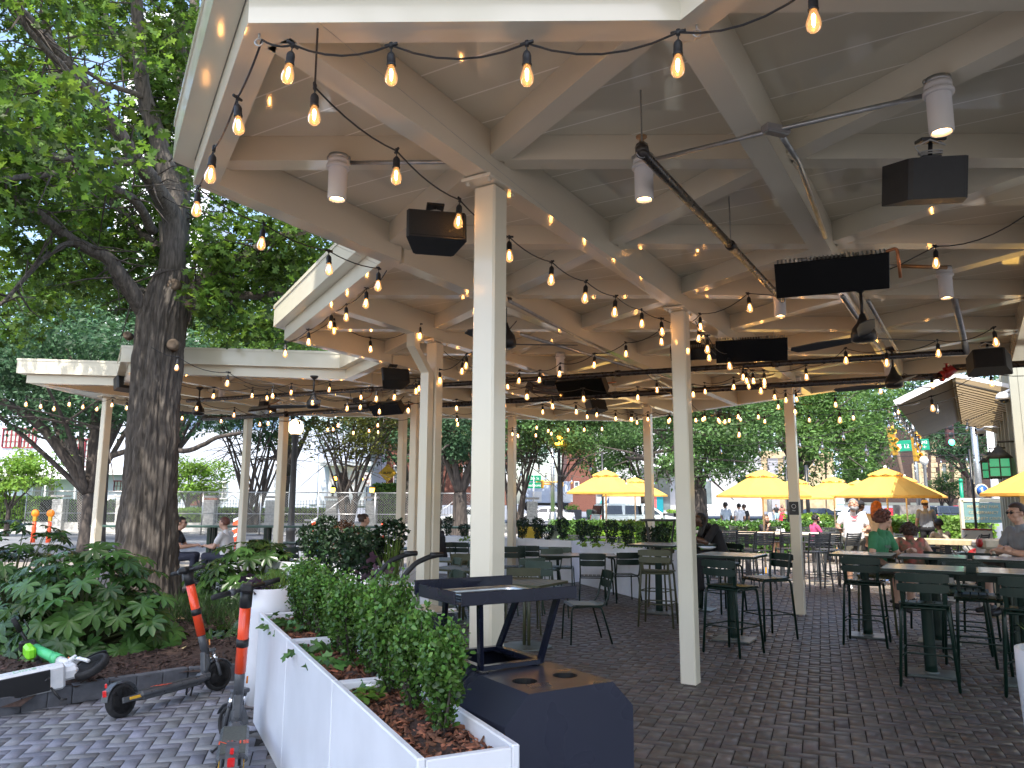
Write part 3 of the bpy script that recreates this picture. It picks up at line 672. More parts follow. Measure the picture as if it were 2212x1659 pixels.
# ---- the long white planter in front
pu = Vector((-LD[0], -LD[1], 0)); pu = Vector((-.437, .8995, 0)); pv = Vector((.8995, .437, 0))     # along (away), across (to the right)
PF = Vector((-.31, 2.70, 0)); PLN, PW, PH = 3.74, .385, .80
plant = empty('long_planter', PF, 0, 'long white rectangular planter in front, filled with bark chips and a row of boxwoods', 'planter')
th = .032
for s in range(3):
    a0, a1 = PLN*s/3+(.0015 if s else 0), PLN*(s+1)/3; mb = MB()
    def W_(a, v, z): return PF+pu*a+pv*v+Vector((0, 0, z))
    M = Matrix((pu, pv, Vector((0, 0, 1)))).transposed(); cm = (a0+a1)/2
    mb.cbox(W_(cm, th/2, PH/2), (a1-a0-.003, th, PH), .006, M=M); mb.cbox(W_(cm, PW-th/2, PH/2), (a1-a0-.003, th, PH), .006, M=M)
    mb.cbox(W_(a0+th/2, PW/2, PH/2-.002), (th, PW-2*th-.002, PH-.012), .004, M=M); mb.cbox(W_(a1-th/2-.003, PW/2, PH/2-.002), (th, PW-2*th-.002, PH-.012), .004, M=M)
    mb.box(W_(cm, PW/2, .02), (a1-a0-.004, PW-.002, .04), M=M); kid(mb.build('planter_box', whitepl), plant)
    sb = MB(); n1, n2 = 14, 6; vs = []
    for i in range(n1+1):
        for j in range(n2+1):
            vs.append(W_(a0+th+(a1-a0-2*th-.003)*i/n1, th+(PW-2*th)*j/n2, PH-.075+random.uniform(-.012, .018)-.02*math.cos(PI*2*j/n2)))
    sb.sm = True; sb.add(vs, [(i*(n2+1)+j, (i+1)*(n2+1)+j, (i+1)*(n2+1)+j+1, i*(n2+1)+j+1) for i in range(n1) for j in range(n2)]); kid(sb.build('soil', mulch), plant)
k = 3000; A_ = rng.random(k)*PLN; B_ = th+(PW-2*th)*rng.random(k)
ok = np.abs((A_ % (PLN/3))-PLN/3*0) > .05; A_ = A_[ok]; B_ = B_[ok]
P = np.array([PF+pu*a+pv*b+Vector((0, 0, PH-.06+random.uniform(-.008, .016))) for a, b in zip(A_, B_)]); Nn = rng.normal(size=P.shape)*.4+np.array([0, 0, 1])
tag(scatter('planter_bark_chips', T_CHIP, P, Nn, .015+.038*rng.random(len(P)), chip, tint=tints(len(P), .3, 1.7, .3)), kind='stuff')
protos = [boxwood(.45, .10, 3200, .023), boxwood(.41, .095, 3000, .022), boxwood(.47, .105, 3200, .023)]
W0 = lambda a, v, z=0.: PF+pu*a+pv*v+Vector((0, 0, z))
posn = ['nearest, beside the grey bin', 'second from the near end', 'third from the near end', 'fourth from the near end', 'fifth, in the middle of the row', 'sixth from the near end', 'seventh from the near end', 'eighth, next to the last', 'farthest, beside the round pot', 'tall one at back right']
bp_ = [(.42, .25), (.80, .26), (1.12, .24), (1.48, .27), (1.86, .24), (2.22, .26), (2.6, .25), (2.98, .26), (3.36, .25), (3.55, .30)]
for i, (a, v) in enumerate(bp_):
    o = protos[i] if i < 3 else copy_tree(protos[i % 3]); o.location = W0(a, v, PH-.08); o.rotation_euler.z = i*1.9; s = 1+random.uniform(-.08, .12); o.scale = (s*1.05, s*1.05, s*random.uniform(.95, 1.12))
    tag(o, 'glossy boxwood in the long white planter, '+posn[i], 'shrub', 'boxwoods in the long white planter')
def lobed(n=5):
    vs = [(0, 0, 0)]; fs = []
    for i in range(n*2+1):
        a = R(-125+250*i/(n*2)); r_ = 1 if i % 2 == 1 else .62
        vs.append((r_*math.cos(a), r_*math.sin(a), -.12*r_*r_+.05*(i % 2)))
    for i in range(1, n*2+1): fs.append((0, i, i+1))
    return vs, fs
T_IVY = lobed(4)
def ivy(c, k, rad, label, name='ivy', m=leaf_ivy, ls=.045, cat='ivy', grp='ivy clumps in the long white planter', flat=.35):
    d = rng.normal(size=(k, 3))*np.array([rad, rad, rad*flat]); d[:, 2] = np.abs(d[:, 2]); P = np.array(c)+d; Nn = rng.normal(size=P.shape)*.5+np.array([-.2, -.3, 1])
    o = scatter(name, T_IVY, P, Nn, ls*(.6+.7*rng.random(k)), m, tint=tints(k, .6, 1.6, .3)); tag(o, label, cat, grp); return o
for (a, v, k, rad, lb) in ((3.3, .10, 55, .075, 'pale green ivy spilling over the far left corner of the long white planter'), (3.02, .16, 24, .05, 'low ivy tuft in bark beside the far boxwoods of the white planter'), (2.25, .09, 34, .065, 'dusty green ivy at the rim of the middle of the white planter'), (1.85, .13, 30, .06, 'dull ivy lying on bark in the middle section of the white planter'), (1.18, .14, 16, .04, 'small creeping ivy by the divider of the nearest planter section')):
    ivy(W0(a, v, PH-.05), k, rad, lb)
fl = MB(); c0 = W0(.98, .11, PH-.03)
leaf0 = empty('periwinkle', c0, 0, 'small plant with one white flower in bark near the front of the planter', 'plant')
kk = 26; P = np.array(c0)+rng.normal(size=(kk, 3))*np.array([.035, .035, .012])+np.array([0, 0, .02]); o = scatter('leaves', T_OVAL, P, rng.normal(size=(kk, 3))*.4+np.array([0, 0, 1]), .05, leaf_lime, tint=tints(kk)); kid(o, leaf0)
for i in range(5):
    a = 2*PI*i/5; fl.sphere(c0+Vector((.012*math.cos(a), .012*math.sin(a), .055)), .011, 6, 4, (1, 1, .3))
kid(fl.build('flower', whitepaint), leaf0)
# ---- fatsia shrubs
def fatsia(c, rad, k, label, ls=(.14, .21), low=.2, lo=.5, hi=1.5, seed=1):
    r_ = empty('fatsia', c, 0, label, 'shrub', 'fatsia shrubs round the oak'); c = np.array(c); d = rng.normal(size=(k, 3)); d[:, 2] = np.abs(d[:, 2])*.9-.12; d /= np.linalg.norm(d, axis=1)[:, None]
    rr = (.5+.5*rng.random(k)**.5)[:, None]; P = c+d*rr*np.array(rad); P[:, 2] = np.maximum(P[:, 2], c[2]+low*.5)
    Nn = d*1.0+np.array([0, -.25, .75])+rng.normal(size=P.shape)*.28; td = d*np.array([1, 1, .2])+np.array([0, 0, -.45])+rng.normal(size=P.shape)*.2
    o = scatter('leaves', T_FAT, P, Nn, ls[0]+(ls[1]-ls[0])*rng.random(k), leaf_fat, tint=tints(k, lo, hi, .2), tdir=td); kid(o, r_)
    mb = MB()
    for i in range(0, k, 2): mb.tube([Vector(c)+Vector((0, 0, .0)), Vector(c+(P[i]-c)*.55+np.array([0, 0, .03])), Vector(P[i]-Nn[i]*.004)], [.012, .008, .004], 5, cap=False)
    kid(mb.build('stems', mat_stem), r_); return r_
mat_stem = mat('green_stem', (.09, .11, .04), .6)
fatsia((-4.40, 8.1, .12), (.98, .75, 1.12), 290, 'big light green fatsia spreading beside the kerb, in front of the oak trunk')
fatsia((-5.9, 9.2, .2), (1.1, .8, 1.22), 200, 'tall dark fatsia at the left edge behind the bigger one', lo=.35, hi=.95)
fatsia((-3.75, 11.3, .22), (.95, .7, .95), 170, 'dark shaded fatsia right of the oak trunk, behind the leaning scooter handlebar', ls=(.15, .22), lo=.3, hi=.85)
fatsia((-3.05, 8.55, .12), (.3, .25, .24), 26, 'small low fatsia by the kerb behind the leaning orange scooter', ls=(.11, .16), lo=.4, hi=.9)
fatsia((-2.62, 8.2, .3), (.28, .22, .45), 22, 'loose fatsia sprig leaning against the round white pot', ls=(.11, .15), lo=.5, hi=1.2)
k = 5200; X = -4.6+2.0*rng.random(k); Y = 8.7+3.5*rng.random(k); ok = np_inpoly(X, Y, bed) & (Y > 8.9-(X+3.6)*.3); X = X[ok]; Y = Y[ok]
P = np.array([(x, y, bedz(x, y)-.01) for x, y in zip(X, Y)]); td = rng.normal(size=P.shape)*.6+np.array([0, 0, 1.0]); Nn = rng.normal(size=P.shape)*np.array([1, 1, .2])
tag(scatter('mondo_grass', T_BLADE, P, Nn, .14+.12*rng.random(len(P)), leafm('mondo_grass_blade', (.035, .075, .02), .2, .45, 3), tint=tints(len(P), .5, 1.5), tdir=td), kind='stuff')
def grass(c, k, h, spread, label, name='grass_tuft', m=leaf_gr, cat='plant', group=None):
    td = rng.normal(size=(k, 3))*np.array([spread, spread, .1])+np.array([0, 0, 1]); P = np.array(c)+rng.normal(size=(k, 3))*np.array([.05, .05, .0]); Nn = rng.normal(size=(k, 3))*np.array([1, 1, .1])
    o = scatter(name, T_BLADE, P, Nn, h*(.6+.6*rng.random(k)), m, tint=tints(k, .6, 1.5, .3), tdir=td); return tag(o, label, cat, group)
# pale pebble and a few fallen leaves
for i, (x, y, s) in enumerate(((372, 1352, .045),)):
    p = onz(x, y, .15); mb = MB(); mb.sphere(p, s, 10, 6, (1.1, 1, .8)); tag(mb.build('pebble', conc), 'pale round pebble on mulch right of the fatsia', 'stone')
kk = 60; X = -6.5+4.2*rng.random(kk); Y = 6.2+3*rng.random(kk); ok = np_inpoly(X, Y, bed); P = np.array([(x, y, bedz(x, y)+.03) for x, y in zip(X[ok], Y[ok])])
tag(scatter('fallen_leaves', T_OVAL, P, rng.normal(size=P.shape)*.3+np.array([0, 0, 1]), .05+.05*rng.random(len(P)), mat('dry_leaf', (.34, .26, .13), .8, attr=True), tint=tints(len(P), .5, 1.4)), kind='stuff')
# ---- round pots
def round_pot(c, r_, h, label, base=.75, group='round white pots'):
    t = empty('round_pot', c, 0, label, 'planter', group); mb = MB()
    mb.lathe([(r_*base, 0), (r_*(base*.4+.6), h*.35), (r_, h*.8), (r_, h), (r_*.93, h), (r_*.90, h-.05), (0, h-.06)], (0, 0, 0), 36); mb.build('pot', whitepl, t)
    s = MB(); s.lathe([(r_*.9, h-.045), (r_*.4, h-.03), (0, h-.035)], (0, 0, 0), 18); s.build('soil', mulch, t); return t
def atx(x, Y): v = aty(x, 1085, Y); return v.x
round_pot((-2.06, 6.62, 0), .20, .93, 'tall tapered white pot behind the far end of the long planter', base=.62)
ivy((-2.15, 6.55, .9), 30, .07, 'purple spiky leaves in the tapered white pot at the planter end', 'purple_plant', leaf_pur, .06, 'plant', None, .8)
grass((-2.03, 6.66, .89), 140, .2, .5, 'light green grassy plant in the tapered white pot')
round_pot((atx(576, 12.9), 12.9, 0), .28, .82, 'large round white pot with grass at the foot of the cream post', base=.8)
grass((atx(576, 12.9), 12.9, .76), 260, .26, .55, 'fine grass growing in the large round white pot by the post')
round_pot((atx(512, 12.6), 12.6, 0), .26, .66, 'smaller round white pot half hidden by dark fatsia leaves', base=.8)
round_pot((atx(10, 9.6), 9.9, 0), .27, .75, 'round white pot at the left edge behind fatsia leaves', base=.8)
round_pot((3.33, 4.62, 0), .33, .80, 'round white pot at the right edge of the patio in front', base=.86)
grass((3.28, 4.62, .74), 220, .3, .7, 'wispy grass in the round pot at the right edge')
# ---- box planters further in
def box_planter(p, q, w_, h_, label, m=whitepl, grp='white box planters round the patio', z0=0.):
    p = Vector(p); q = Vector(q); d = (q-p); L_ = d.length; d.normalize(); n = Vector((-d.y, d.x, 0)); t = empty('box_planter', p, 0, label, 'planter', grp); M = Matrix((d, n, Vector((0, 0, 1)))).transposed(); c = (p+q)/2
    mb = MB(); k = max(1, round(L_/1.25))
    for s in range(k):
        a = p.lerp(q, s/k); b = p.lerp(q, (s+1)/k); cc = (a+b)/2; ll = L_/k-.004
        for sg in (-1, 1): mb.cbox(cc+n*sg*(w_/2-.02)+Vector((0, 0, h_/2)), (ll, .04, h_), .005, M=M)
        for sg in (-1, 1): mb.cbox(cc+d*sg*(ll/2-.02)+Vector((0, 0, h_/2-.002)), (.04, w_-.084, h_-.01), .004, M=M)
        mb.box(cc+Vector((0, 0, .03)), (ll-.002, w_-.002, .06), M=M)
    kid(mb.build('planter_box', m), t); s = MB(); s.box(c+Vector((0, 0, h_-.09)), (L_-.08, w_-.08, .06), M=M); kid(s.build('soil', mulch), t); return t
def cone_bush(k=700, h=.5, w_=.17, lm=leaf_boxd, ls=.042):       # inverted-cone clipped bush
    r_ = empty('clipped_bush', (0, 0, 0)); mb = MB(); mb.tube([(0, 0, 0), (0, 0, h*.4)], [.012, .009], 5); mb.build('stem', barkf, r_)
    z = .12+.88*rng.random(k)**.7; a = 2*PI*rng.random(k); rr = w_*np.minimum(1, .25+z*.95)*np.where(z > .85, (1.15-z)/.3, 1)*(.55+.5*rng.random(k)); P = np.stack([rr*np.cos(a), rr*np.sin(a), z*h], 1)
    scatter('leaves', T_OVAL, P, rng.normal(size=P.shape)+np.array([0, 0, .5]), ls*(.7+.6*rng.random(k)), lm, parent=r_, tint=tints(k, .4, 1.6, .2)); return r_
cb = [cone_bush(), cone_bush(750, .55, .16), cone_bush(700, .45, .18)]
used_cb = [0]
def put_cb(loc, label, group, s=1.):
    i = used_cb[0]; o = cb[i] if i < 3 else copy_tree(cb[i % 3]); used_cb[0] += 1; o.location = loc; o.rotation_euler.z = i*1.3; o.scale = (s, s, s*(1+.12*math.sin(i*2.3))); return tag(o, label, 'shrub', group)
# back planter: rim runs (945..1440) at height .88
bpl = [onz(900, 1151, .9), onz(1245, 1163, .9), onz(1440, 1184, .9)]; bpl = [Vector((p.x, p.y, 0)) for p in bpl]
box_planter(bpl[1], bpl[0]+(bpl[0]-bpl[1])*.02, .42, .86, 'far white planter wall along the street side of the patio')
box_planter(bpl[2]+Vector((.05, -.05, 0)), bpl[1]+Vector((.25, -.3, 0)), .42, .86, 'white planter wall in front of the hedge, behind the white table')
ordn = ['first', 'second', 'third', 'fourth', 'fifth', 'sixth', 'seventh', 'eighth', 'ninth', 'tenth', 'eleventh', 'twelfth', 'thirteenth', 'fourteenth']
xs_ = [945, 968, 1003, 1129, 1162, 1184, 1215, 1257, 1284, 1320, 1355, 1403, 1430]
for i, x in enumerate(xs_):
    if x < 1245: t = (x-900)/345; b = bpl[0].lerp(bpl[1], t); 
    else: t = (x-1245)/195; b = (bpl[1]+Vector((.25, -.3, 0))).lerp(bpl[2], t)
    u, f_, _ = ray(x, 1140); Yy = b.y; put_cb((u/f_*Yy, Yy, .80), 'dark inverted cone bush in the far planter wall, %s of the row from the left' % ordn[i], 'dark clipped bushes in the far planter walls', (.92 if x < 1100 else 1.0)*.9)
for i, x in enumerate((1005, 1228, 1262, 1290, 1345, 1372)):
    Yy = 16.5 if x < 1245 else 15.0-(x-1245)/195*1.4; ivy((atx(x, Yy), Yy, .84), 22, .07, 'low bright bedding plant in the far planter, %s clump from the left' % ordn[i], 'bedding_plant', leaf_lime, .045, 'plant', 'bedding plants in the far planters', .5)
# middle planters with dark shrubs, behind the front hedge
mp = [Vector((atx(760, 7.4), 7.4, 0)), Vector((atx(905, 8.6), 8.6, 0))]
box_planter((-1.75, 7.6, 0), (-.95, 8.15, 0), .42, .80, 'low white box planter with bark, its corner pointing at the front hedge')
box_planter((atx(618, 12), 11.6, 0), (atx(720, 11), 10.8, 0), .5, .80, 'white box planter behind the front hedge, left of the dark bushes')
box_planter((atx(740, 10.4), 10.4, 0), (atx(900, 9.9), 9.9, 0), .5, .80, 'white box planter beside the downspout post, with dark bushes')
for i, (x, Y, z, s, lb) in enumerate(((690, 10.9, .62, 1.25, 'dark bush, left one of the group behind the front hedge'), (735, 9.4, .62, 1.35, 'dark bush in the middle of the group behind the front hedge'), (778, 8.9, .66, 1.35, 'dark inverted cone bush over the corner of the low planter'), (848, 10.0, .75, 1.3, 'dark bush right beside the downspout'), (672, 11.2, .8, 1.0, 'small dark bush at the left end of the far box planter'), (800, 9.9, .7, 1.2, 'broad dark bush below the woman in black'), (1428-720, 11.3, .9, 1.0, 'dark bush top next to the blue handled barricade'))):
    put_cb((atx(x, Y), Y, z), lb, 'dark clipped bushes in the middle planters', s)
grass((atx(852, 9.0), 9.0, .75), 60, .5, .18, 'tall thin reed grass in the planter by the downspout')
ivy((atx(820, 8.5), 8.5, .78), 26, .12, 'dark purple spiky plant in the planter behind the steel dispensers', 'purple_plant', leaf_pur, .07, 'plant', None, .9)
# rust coloured round bush
rb = empty('copper_bush', (atx(745, 12.5), 12.5, .75), 0, 'rust brown rounded bush left of the woman in black', 'shrub'); kk = 1500; p_, d_ = pts_blob(kk, (atx(745, 12.5), 12.5, 1.02), (.27, .27, .33), .7)
kid(scatter('leaves', T_OVAL, p_, d_+rng.normal(size=p_.shape)*.5, .04, leafm('rust_leaf', (.13, .055, .02), .2), tint=tints(kk, .4, 1.3)), rb); mb = MB(); mb.tube([(atx(745, 12.5), 12.5, .6), (atx(745, 12.5), 12.5, 1)], .02, 6); kid(mb.build('stem', barkf), rb)
# ================================================================== FURNITURE
def bent(pts, r_=.04, n=4):        # round the corners of a polyline
    P = [Vector(p) for p in pts]; out = [P[0]]
    for i in range(1, len(P)-1):
        a = (P[i-1]-P[i]); b = (P[i+1]-P[i]); ra = min(r_, a.length*.45, b.length*.45); a.normalize(); b.normalize(); p0 = P[i]+a*ra; p1 = P[i]+b*ra
        for s in range(n+1):
            t = s/n; out.append(p0*(1-t)**2+P[i]*2*t*(1-t)+p1*t*t)
    return out+[P[-1]]
def curved_slat(mb, w_, z0, z1, y, th=.008, bow=.03, n=8):
    vs = []
    for i in range(n+1):
        x = -w_/2+w_*i/n; yy = y+bow*(1-(2*x/w_)**2)*-1
        e = .012 if i in (0, n) else 0
        vs += [(x, yy-th/2, z0+e), (x, yy+th/2, z0+e), (x, yy+th/2, z1-e), (x, yy-th/2, z1-e)]
    fs = []
    for i in range(n):
        a = i*4; b = a+4
        for j in range(4): fs.append((a+j, b+j, b+(j+1) % 4, a+(j+1) % 4))
    fs += [(3, 2, 1, 0), (n*4, n*4+1, n*4+2, n*4+3)]
    mb.add(vs, [f[::-1] for f in fs])
def garden_chair(m, h=.46, label='', group=''):    # slatted metal chair, faces +y
    t = empty('garden_chair', (0, 0, 0), 0, label, 'chair', group); w_ = .40; r_ = .0115
    s = MB()
    for i in range(6):
        x = -w_/2+.03+(w_-.06)*i/5; P = [(x, -.20, h), (x, -.1, h-.012), (x, .1, h-.006), (x, .19, h-.004), (x, .225, h-.022)]
        for a, b in zip(P, P[1:]): s.beam(a, b, .058, .007)
    s.build('seat', m, t)
    b = MB(); curved_slat(b, .42, h+.17, h+.262, -.265); curved_slat(b, .42, h+.272, h+.375, -.29); b.build('backrest', m, t)
    f = MB()
    for sx in (-1, 1): f.tube(bent([(sx*.2, .205, h-.03), (sx*.2, .06, h-.022), (sx*.2, -.17, h-.022), (sx*.2, -.225, h+.08), (sx*.205, -.29, h+.37)], .05), r_, 8)
    f.tube([(-.2, -.12, h-.03), (.2, -.12, h-.03)], .009, 6); f.tube([(-.2, .12, h-.03), (.2, .12, h-.03)], .009, 6); f.build('frame', m, t)
    for sx in (-1, 1):
        l = MB(); l.tube(bent([(sx*.2, .12, h-.022), (sx*.2, .215, h-.03), (sx*.215, .235, 0.01)], .05), r_, 8); l.build('leg', m, t)
        l = MB(); l.tube(bent([(sx*.2, -.05, h-.024), (sx*.205, -.14, h-.03), (sx*.22, -.265, 0.01)], .05), r_, 8); l.build('leg', m, t)
    return t
def bar_stool(m, label='', group='', h=.735):       # tall version with footrest, faces +y
    t = empty('bar_stool', (0, 0, 0), 0, label, 'bar stool', group); r_ = .0145
    s = MB()
    for i in range(6):
        x = -.185+.37*i/5; P = [(x, -.19, h+.012), (x, -.1, h), (x, .1, h-.004), (x, .18, h-.006), (x, .21, h-.025)]
        for a, b in zip(P, P[1:]): s.beam(a, b, .062, .007)
    s.cbox((0, .0, h-.03), (.40, .36, .03), .01); s.build('seat', m, t)
    b = MB(); curved_slat(b, .43, h+.115, h+.195, -.235, bow=.025); curved_slat(b, .44, h+.205, h+.29, -.25, bow=.025); b.build('backrest', m, t)
    f = MB()
    for sx in (-1, 1):
        f.beam((sx*.17, -.19, h-.01), (sx*.185, -.235, h+.28), .035, .012, up=(0, 1, 0))
    f.tube([(-.19, -.2, h+.005), (.19, -.2, h+.005)], .011, 6); f.tube([(-.19, .19, h-.03), (.19, .19, h-.03)], .011, 6); f.build('frame', m, t)
    for sx in (-1, 1):
        l = MB(); l.tube(bent([(sx*.185, -.02, h-.02), (sx*.19, -.215, h-.015), (sx*.235, -.245, .01)], .075), r_, 8); l.sphere((sx*.235, -.245, .012), .014, 8, 5); l.build('leg', m, t)
        l = MB(); l.tube(bent([(sx*.185, .02, h-.02), (sx*.19, .20, h-.03), (sx*.225, .235, .01)], .06), r_, 8); l.sphere((sx*.225, .235, .012), .014, 8, 5); l.build('leg', m, t)
    fr_ = MB(); z = .30
    fr_.tube(bent([(-.215, -.235, z-.03), (-.175, -.20, z), (.175, -.20, z), (.215, -.235, z-.03)], .03), .008, 6)
    for sx in (-1, 1): fr_.tube([(sx*.216, -.235, z+.0), (sx*.213, .225, z+.0)], .008, 6)
    fr_.tube([(-.213, .225, z), (.213, .225, z)], .009, 6); fr_.build('footrest', m, t); return t
def slat_seat(m, h, label, group, name, cat):       # charcoal outdoor chair / stool with thin slats, faces +y
    t = empty(name, (0, 0, 0), 0, label, cat, group); s = MB()
    for i in range(7): s.cbox((0, -.18+.06*i, h-.004*abs(i-3)/3), (.42, .042, .012), .003)
    s.build('seat', m, t); b = MB()
    for i in range(6): z = h+.12+.042*i; b.cbox((0, -.235-.012*i, z), (.41, .012, .030), .003)
    b.build('backrest', m, t); f = MB()
    for sx in (-1, 1):
        f.beam((sx*.2, -.205, h-.02), (sx*.205, -.31, h+.36), .022, .022, up=(0, 1, 0)); f.beam((sx*.2, -.21, h-.02), (sx*.2, .2, h-.02), .02, .02)
    f.build('frame', m, t); k = .06 if h > .6 else .03
    for sx in (-1, 1):
        for y in (-1, 1):
            l = MB(); l.beam((sx*.2, y*.2, h-.01), (sx*(.2+k*.6), y*(.2+k), 0), .024, .024, up=(1, 0, 0)); l.build('leg', m, t)
    if h > .6:
        g = MB(); z = .28; a = .2+k*.36; y = .2+k*.6
        for p, q in (((-a, -y, z), (a, -y, z)), ((-a, y, z), (a, y, z)), ((-a, -y, z), (-a, y, z)), ((a, -y, z), (a, y, z))): g.beam(p, q, .014, .014)
        g.build('footrest', m, t)
    return t
def bar_table(mt, ml, w_=.71, d=.71, h=1.03, label='', group='', thick=.022):
    t = empty('bar_table', (0, 0, 0), 0, label, 'table', group); a = MB()
    n = 8
    a.cbox((0, 0, h-thick/2), (w_, d, thick), .008)
    a.build('tabletop', mt, t)
    e = MB()
    for s in (-1, 1): e.cbox((0, s*(d/2+.004), h-thick/2-.006), (w_+.012, .008, thick+.008), .003); e.cbox((s*(w_/2+.004), 0, h-thick/2-.006), (.008, d, thick+.008), .003)
    for i in range(1, n): e.box((-w_/2+w_*i/n, 0, h+.0005), (.004, d-.03, .0012))
    e.build('rim', ml, t)
    c = MB(); c.lathe([(.058, .02), (.055, .1), (.052, h-.08), (.062, h-.03)], (0, 0, 0), 20, sq=.75); c.cbox((0, 0, h-.035), (.5, .06, .02), .004); c.build('column', ml, t)
    b = MB(); b.cbox((0, 0, .014), (.46, .40, .024), .012); b.lathe([(.075, .024), (.07, .035), (0, .036)], (0, 0, 0), 18); b.build('base', mat_base if ml is dgreen else ml, t); return t
mat_base = mat('worn_base_plate', (.13, .15, .14), .35, metal=.3, noise=.3, nscale=5)
def cafe_table(mt, ml, w_, d, label, group, h=.735, slats=True, ped=False):
    t = empty('cafe_table', (0, 0, 0), 0, label, 'table', group); a = MB()
    if slats:
        n = max(4, round(w_/.09))
        for i in range(n): a.cbox((-w_/2+w_*(i+.5)/n, 0, h-.008), (w_/n-.006, d-.02, .012), .002)
    else: a.cbox((0, 0, h-.008), (w_-.01, d-.01, .018), .004)
    a.build('tabletop', mt, t); r_ = MB()
    for s in (-1, 1): r_.cbox((0, s*(d/2-.004), h-.014), (w_, .012, .028), .003); r_.cbox((s*(w_/2-.004), 0, h-.014), (.012, d-.02, .028), .003)
    r_.build('rim', ml, t)
    if ped:
        c = MB(); c.tube([(-.03, 0, .02), (-.03, 0, h-.03)], .02, 10); c.tube([(.03, 0, .02), (.03, 0, h-.03)], .02, 10); c.build('column', ml, t)
        b = MB(); b.prism([(.3*math.cos(R(45*i+22.5)), .3*math.sin(R(45*i+22.5))) for i in range(8)], 0, .016); b.build('base', mat_base, t)
    else:
        for sx in (-1, 1):
            for sy in (-1, 1):
                l = MB(); l.tube(bent([(sx*(w_/2-.16), sy*(d/2-.1), h-.03), (sx*(w_/2-.05), sy*(d/2-.06), h-.04), (sx*(w_/2-.02), sy*(d/2-.03), 0)], .07), .016, 8); l.build('leg', ml, t)
    return t
AX = R(-31)                        # furniture lies on this axis; +59 deg is 'away'
def PX(x, Y, z=0): v = aty(x, 1085, Y); return (v.x, Y, z)
# right-hand bar tables
bt = bar_table(palet, dgreen); G1 = 'dark green bar tables with pale tops'
TA = Vector((4.50, 9.93, 0)); TN = Vector((4.12, 7.78, 0)); st = Vector((.655, -.40, 0))
for i, (p, lb) in enumerate(((TA, 'pale topped bar table in front of the boy in green'), (TA+st*1.02, 'pale topped bar table in front of the curly haired child'), (TA+st*2.04, 'pale topped bar table near the man with crossed arms'), (TN, 'nearest pale topped bar table, with one big stool in front'), (TN+st*1.06, 'near pale topped bar table cut by the right edge of the picture'), (Vector((2.72, 9.62, 0)), 'pale topped bar table right behind the slim cream post'), (Vector((2.25, 11.9, 0)), 'pale topped bar table left of the slim cream post, in front of the hedge'), (Vector((2.95, 12.3, 0)), 'pale topped bar table the woman in black sits at'))):
    o = bt if i == 0 else copy_tree(bt); o.location = p; o.rotation_euler.z = AX; tag(o, lb, 'table', G1)
bs = bar_stool(dgreen); G2 = 'dark green bar stools at the bar tables'; AW = R(59-90)
sl = [ # x, y, facing(deg, direction faced), label
 ((3.90, 7.38), 59, 'nearest dark bar stool, backrest towards the camera, in the middle of the right half'),
 ((4.27, 9.45), 59, 'dark bar stool with its back to the camera, in front of the boy in green'),
 ((4.62, 7.00), 59, 'dark bar stool at the right edge, nearest of the two by the round pot'),
 ((4.75, 7.95), 239, 'dark bar stool on the far side of the nearest bar table, partly hidden'),
 ((5.20, 9.0), 59, 'dark bar stool behind the nearest bar table, facing the child'),
 ((5.75, 8.65), 59, 'dark bar stool facing the man with crossed arms'),
 ((4.85, 8.35), 240, 'dark bar stool standing between the two rows of bar tables'),
 ((2.50, 8.85), 40, 'dark bar stool just right of the slim cream post, back to the camera'),
 ((3.22, 9.85), 200, 'dark bar stool pushed in at the right end of the table behind the slim post'),
 ((5.95, 9.95), 230, 'dark bar stool under the man with crossed arms'),
 ((5.42, 10.25), 232, 'dark bar stool on which the curly haired child sits'),
 ((3.28, 12.1), 205, 'dark bar stool on which the woman in black sits')]
for i, (p, a, lb) in enumerate(sl):
    o = bs if i == 0 else copy_tree(bs); o.location = (*p, 0); o.rotation_euler.z = R(a-90); tag(o, lb, 'bar stool', G2)
bs2 = bar_stool(olive, label='olive green bar stool with its back to the camera, beside the slim cream post', group='olive green bar stools'); bs2.location = (2.02, 10.75, 0); bs2.rotation_euler.z = R(70-90)
o = dup(bs2, (2.3, 12.3, 0), R(240-90), 'olive green bar stool behind the other, facing the camera'); 
o = dup(bs2, (4.85, 10.35, 0), R(238-90), 'olive green bar stool on which the boy in green sits')
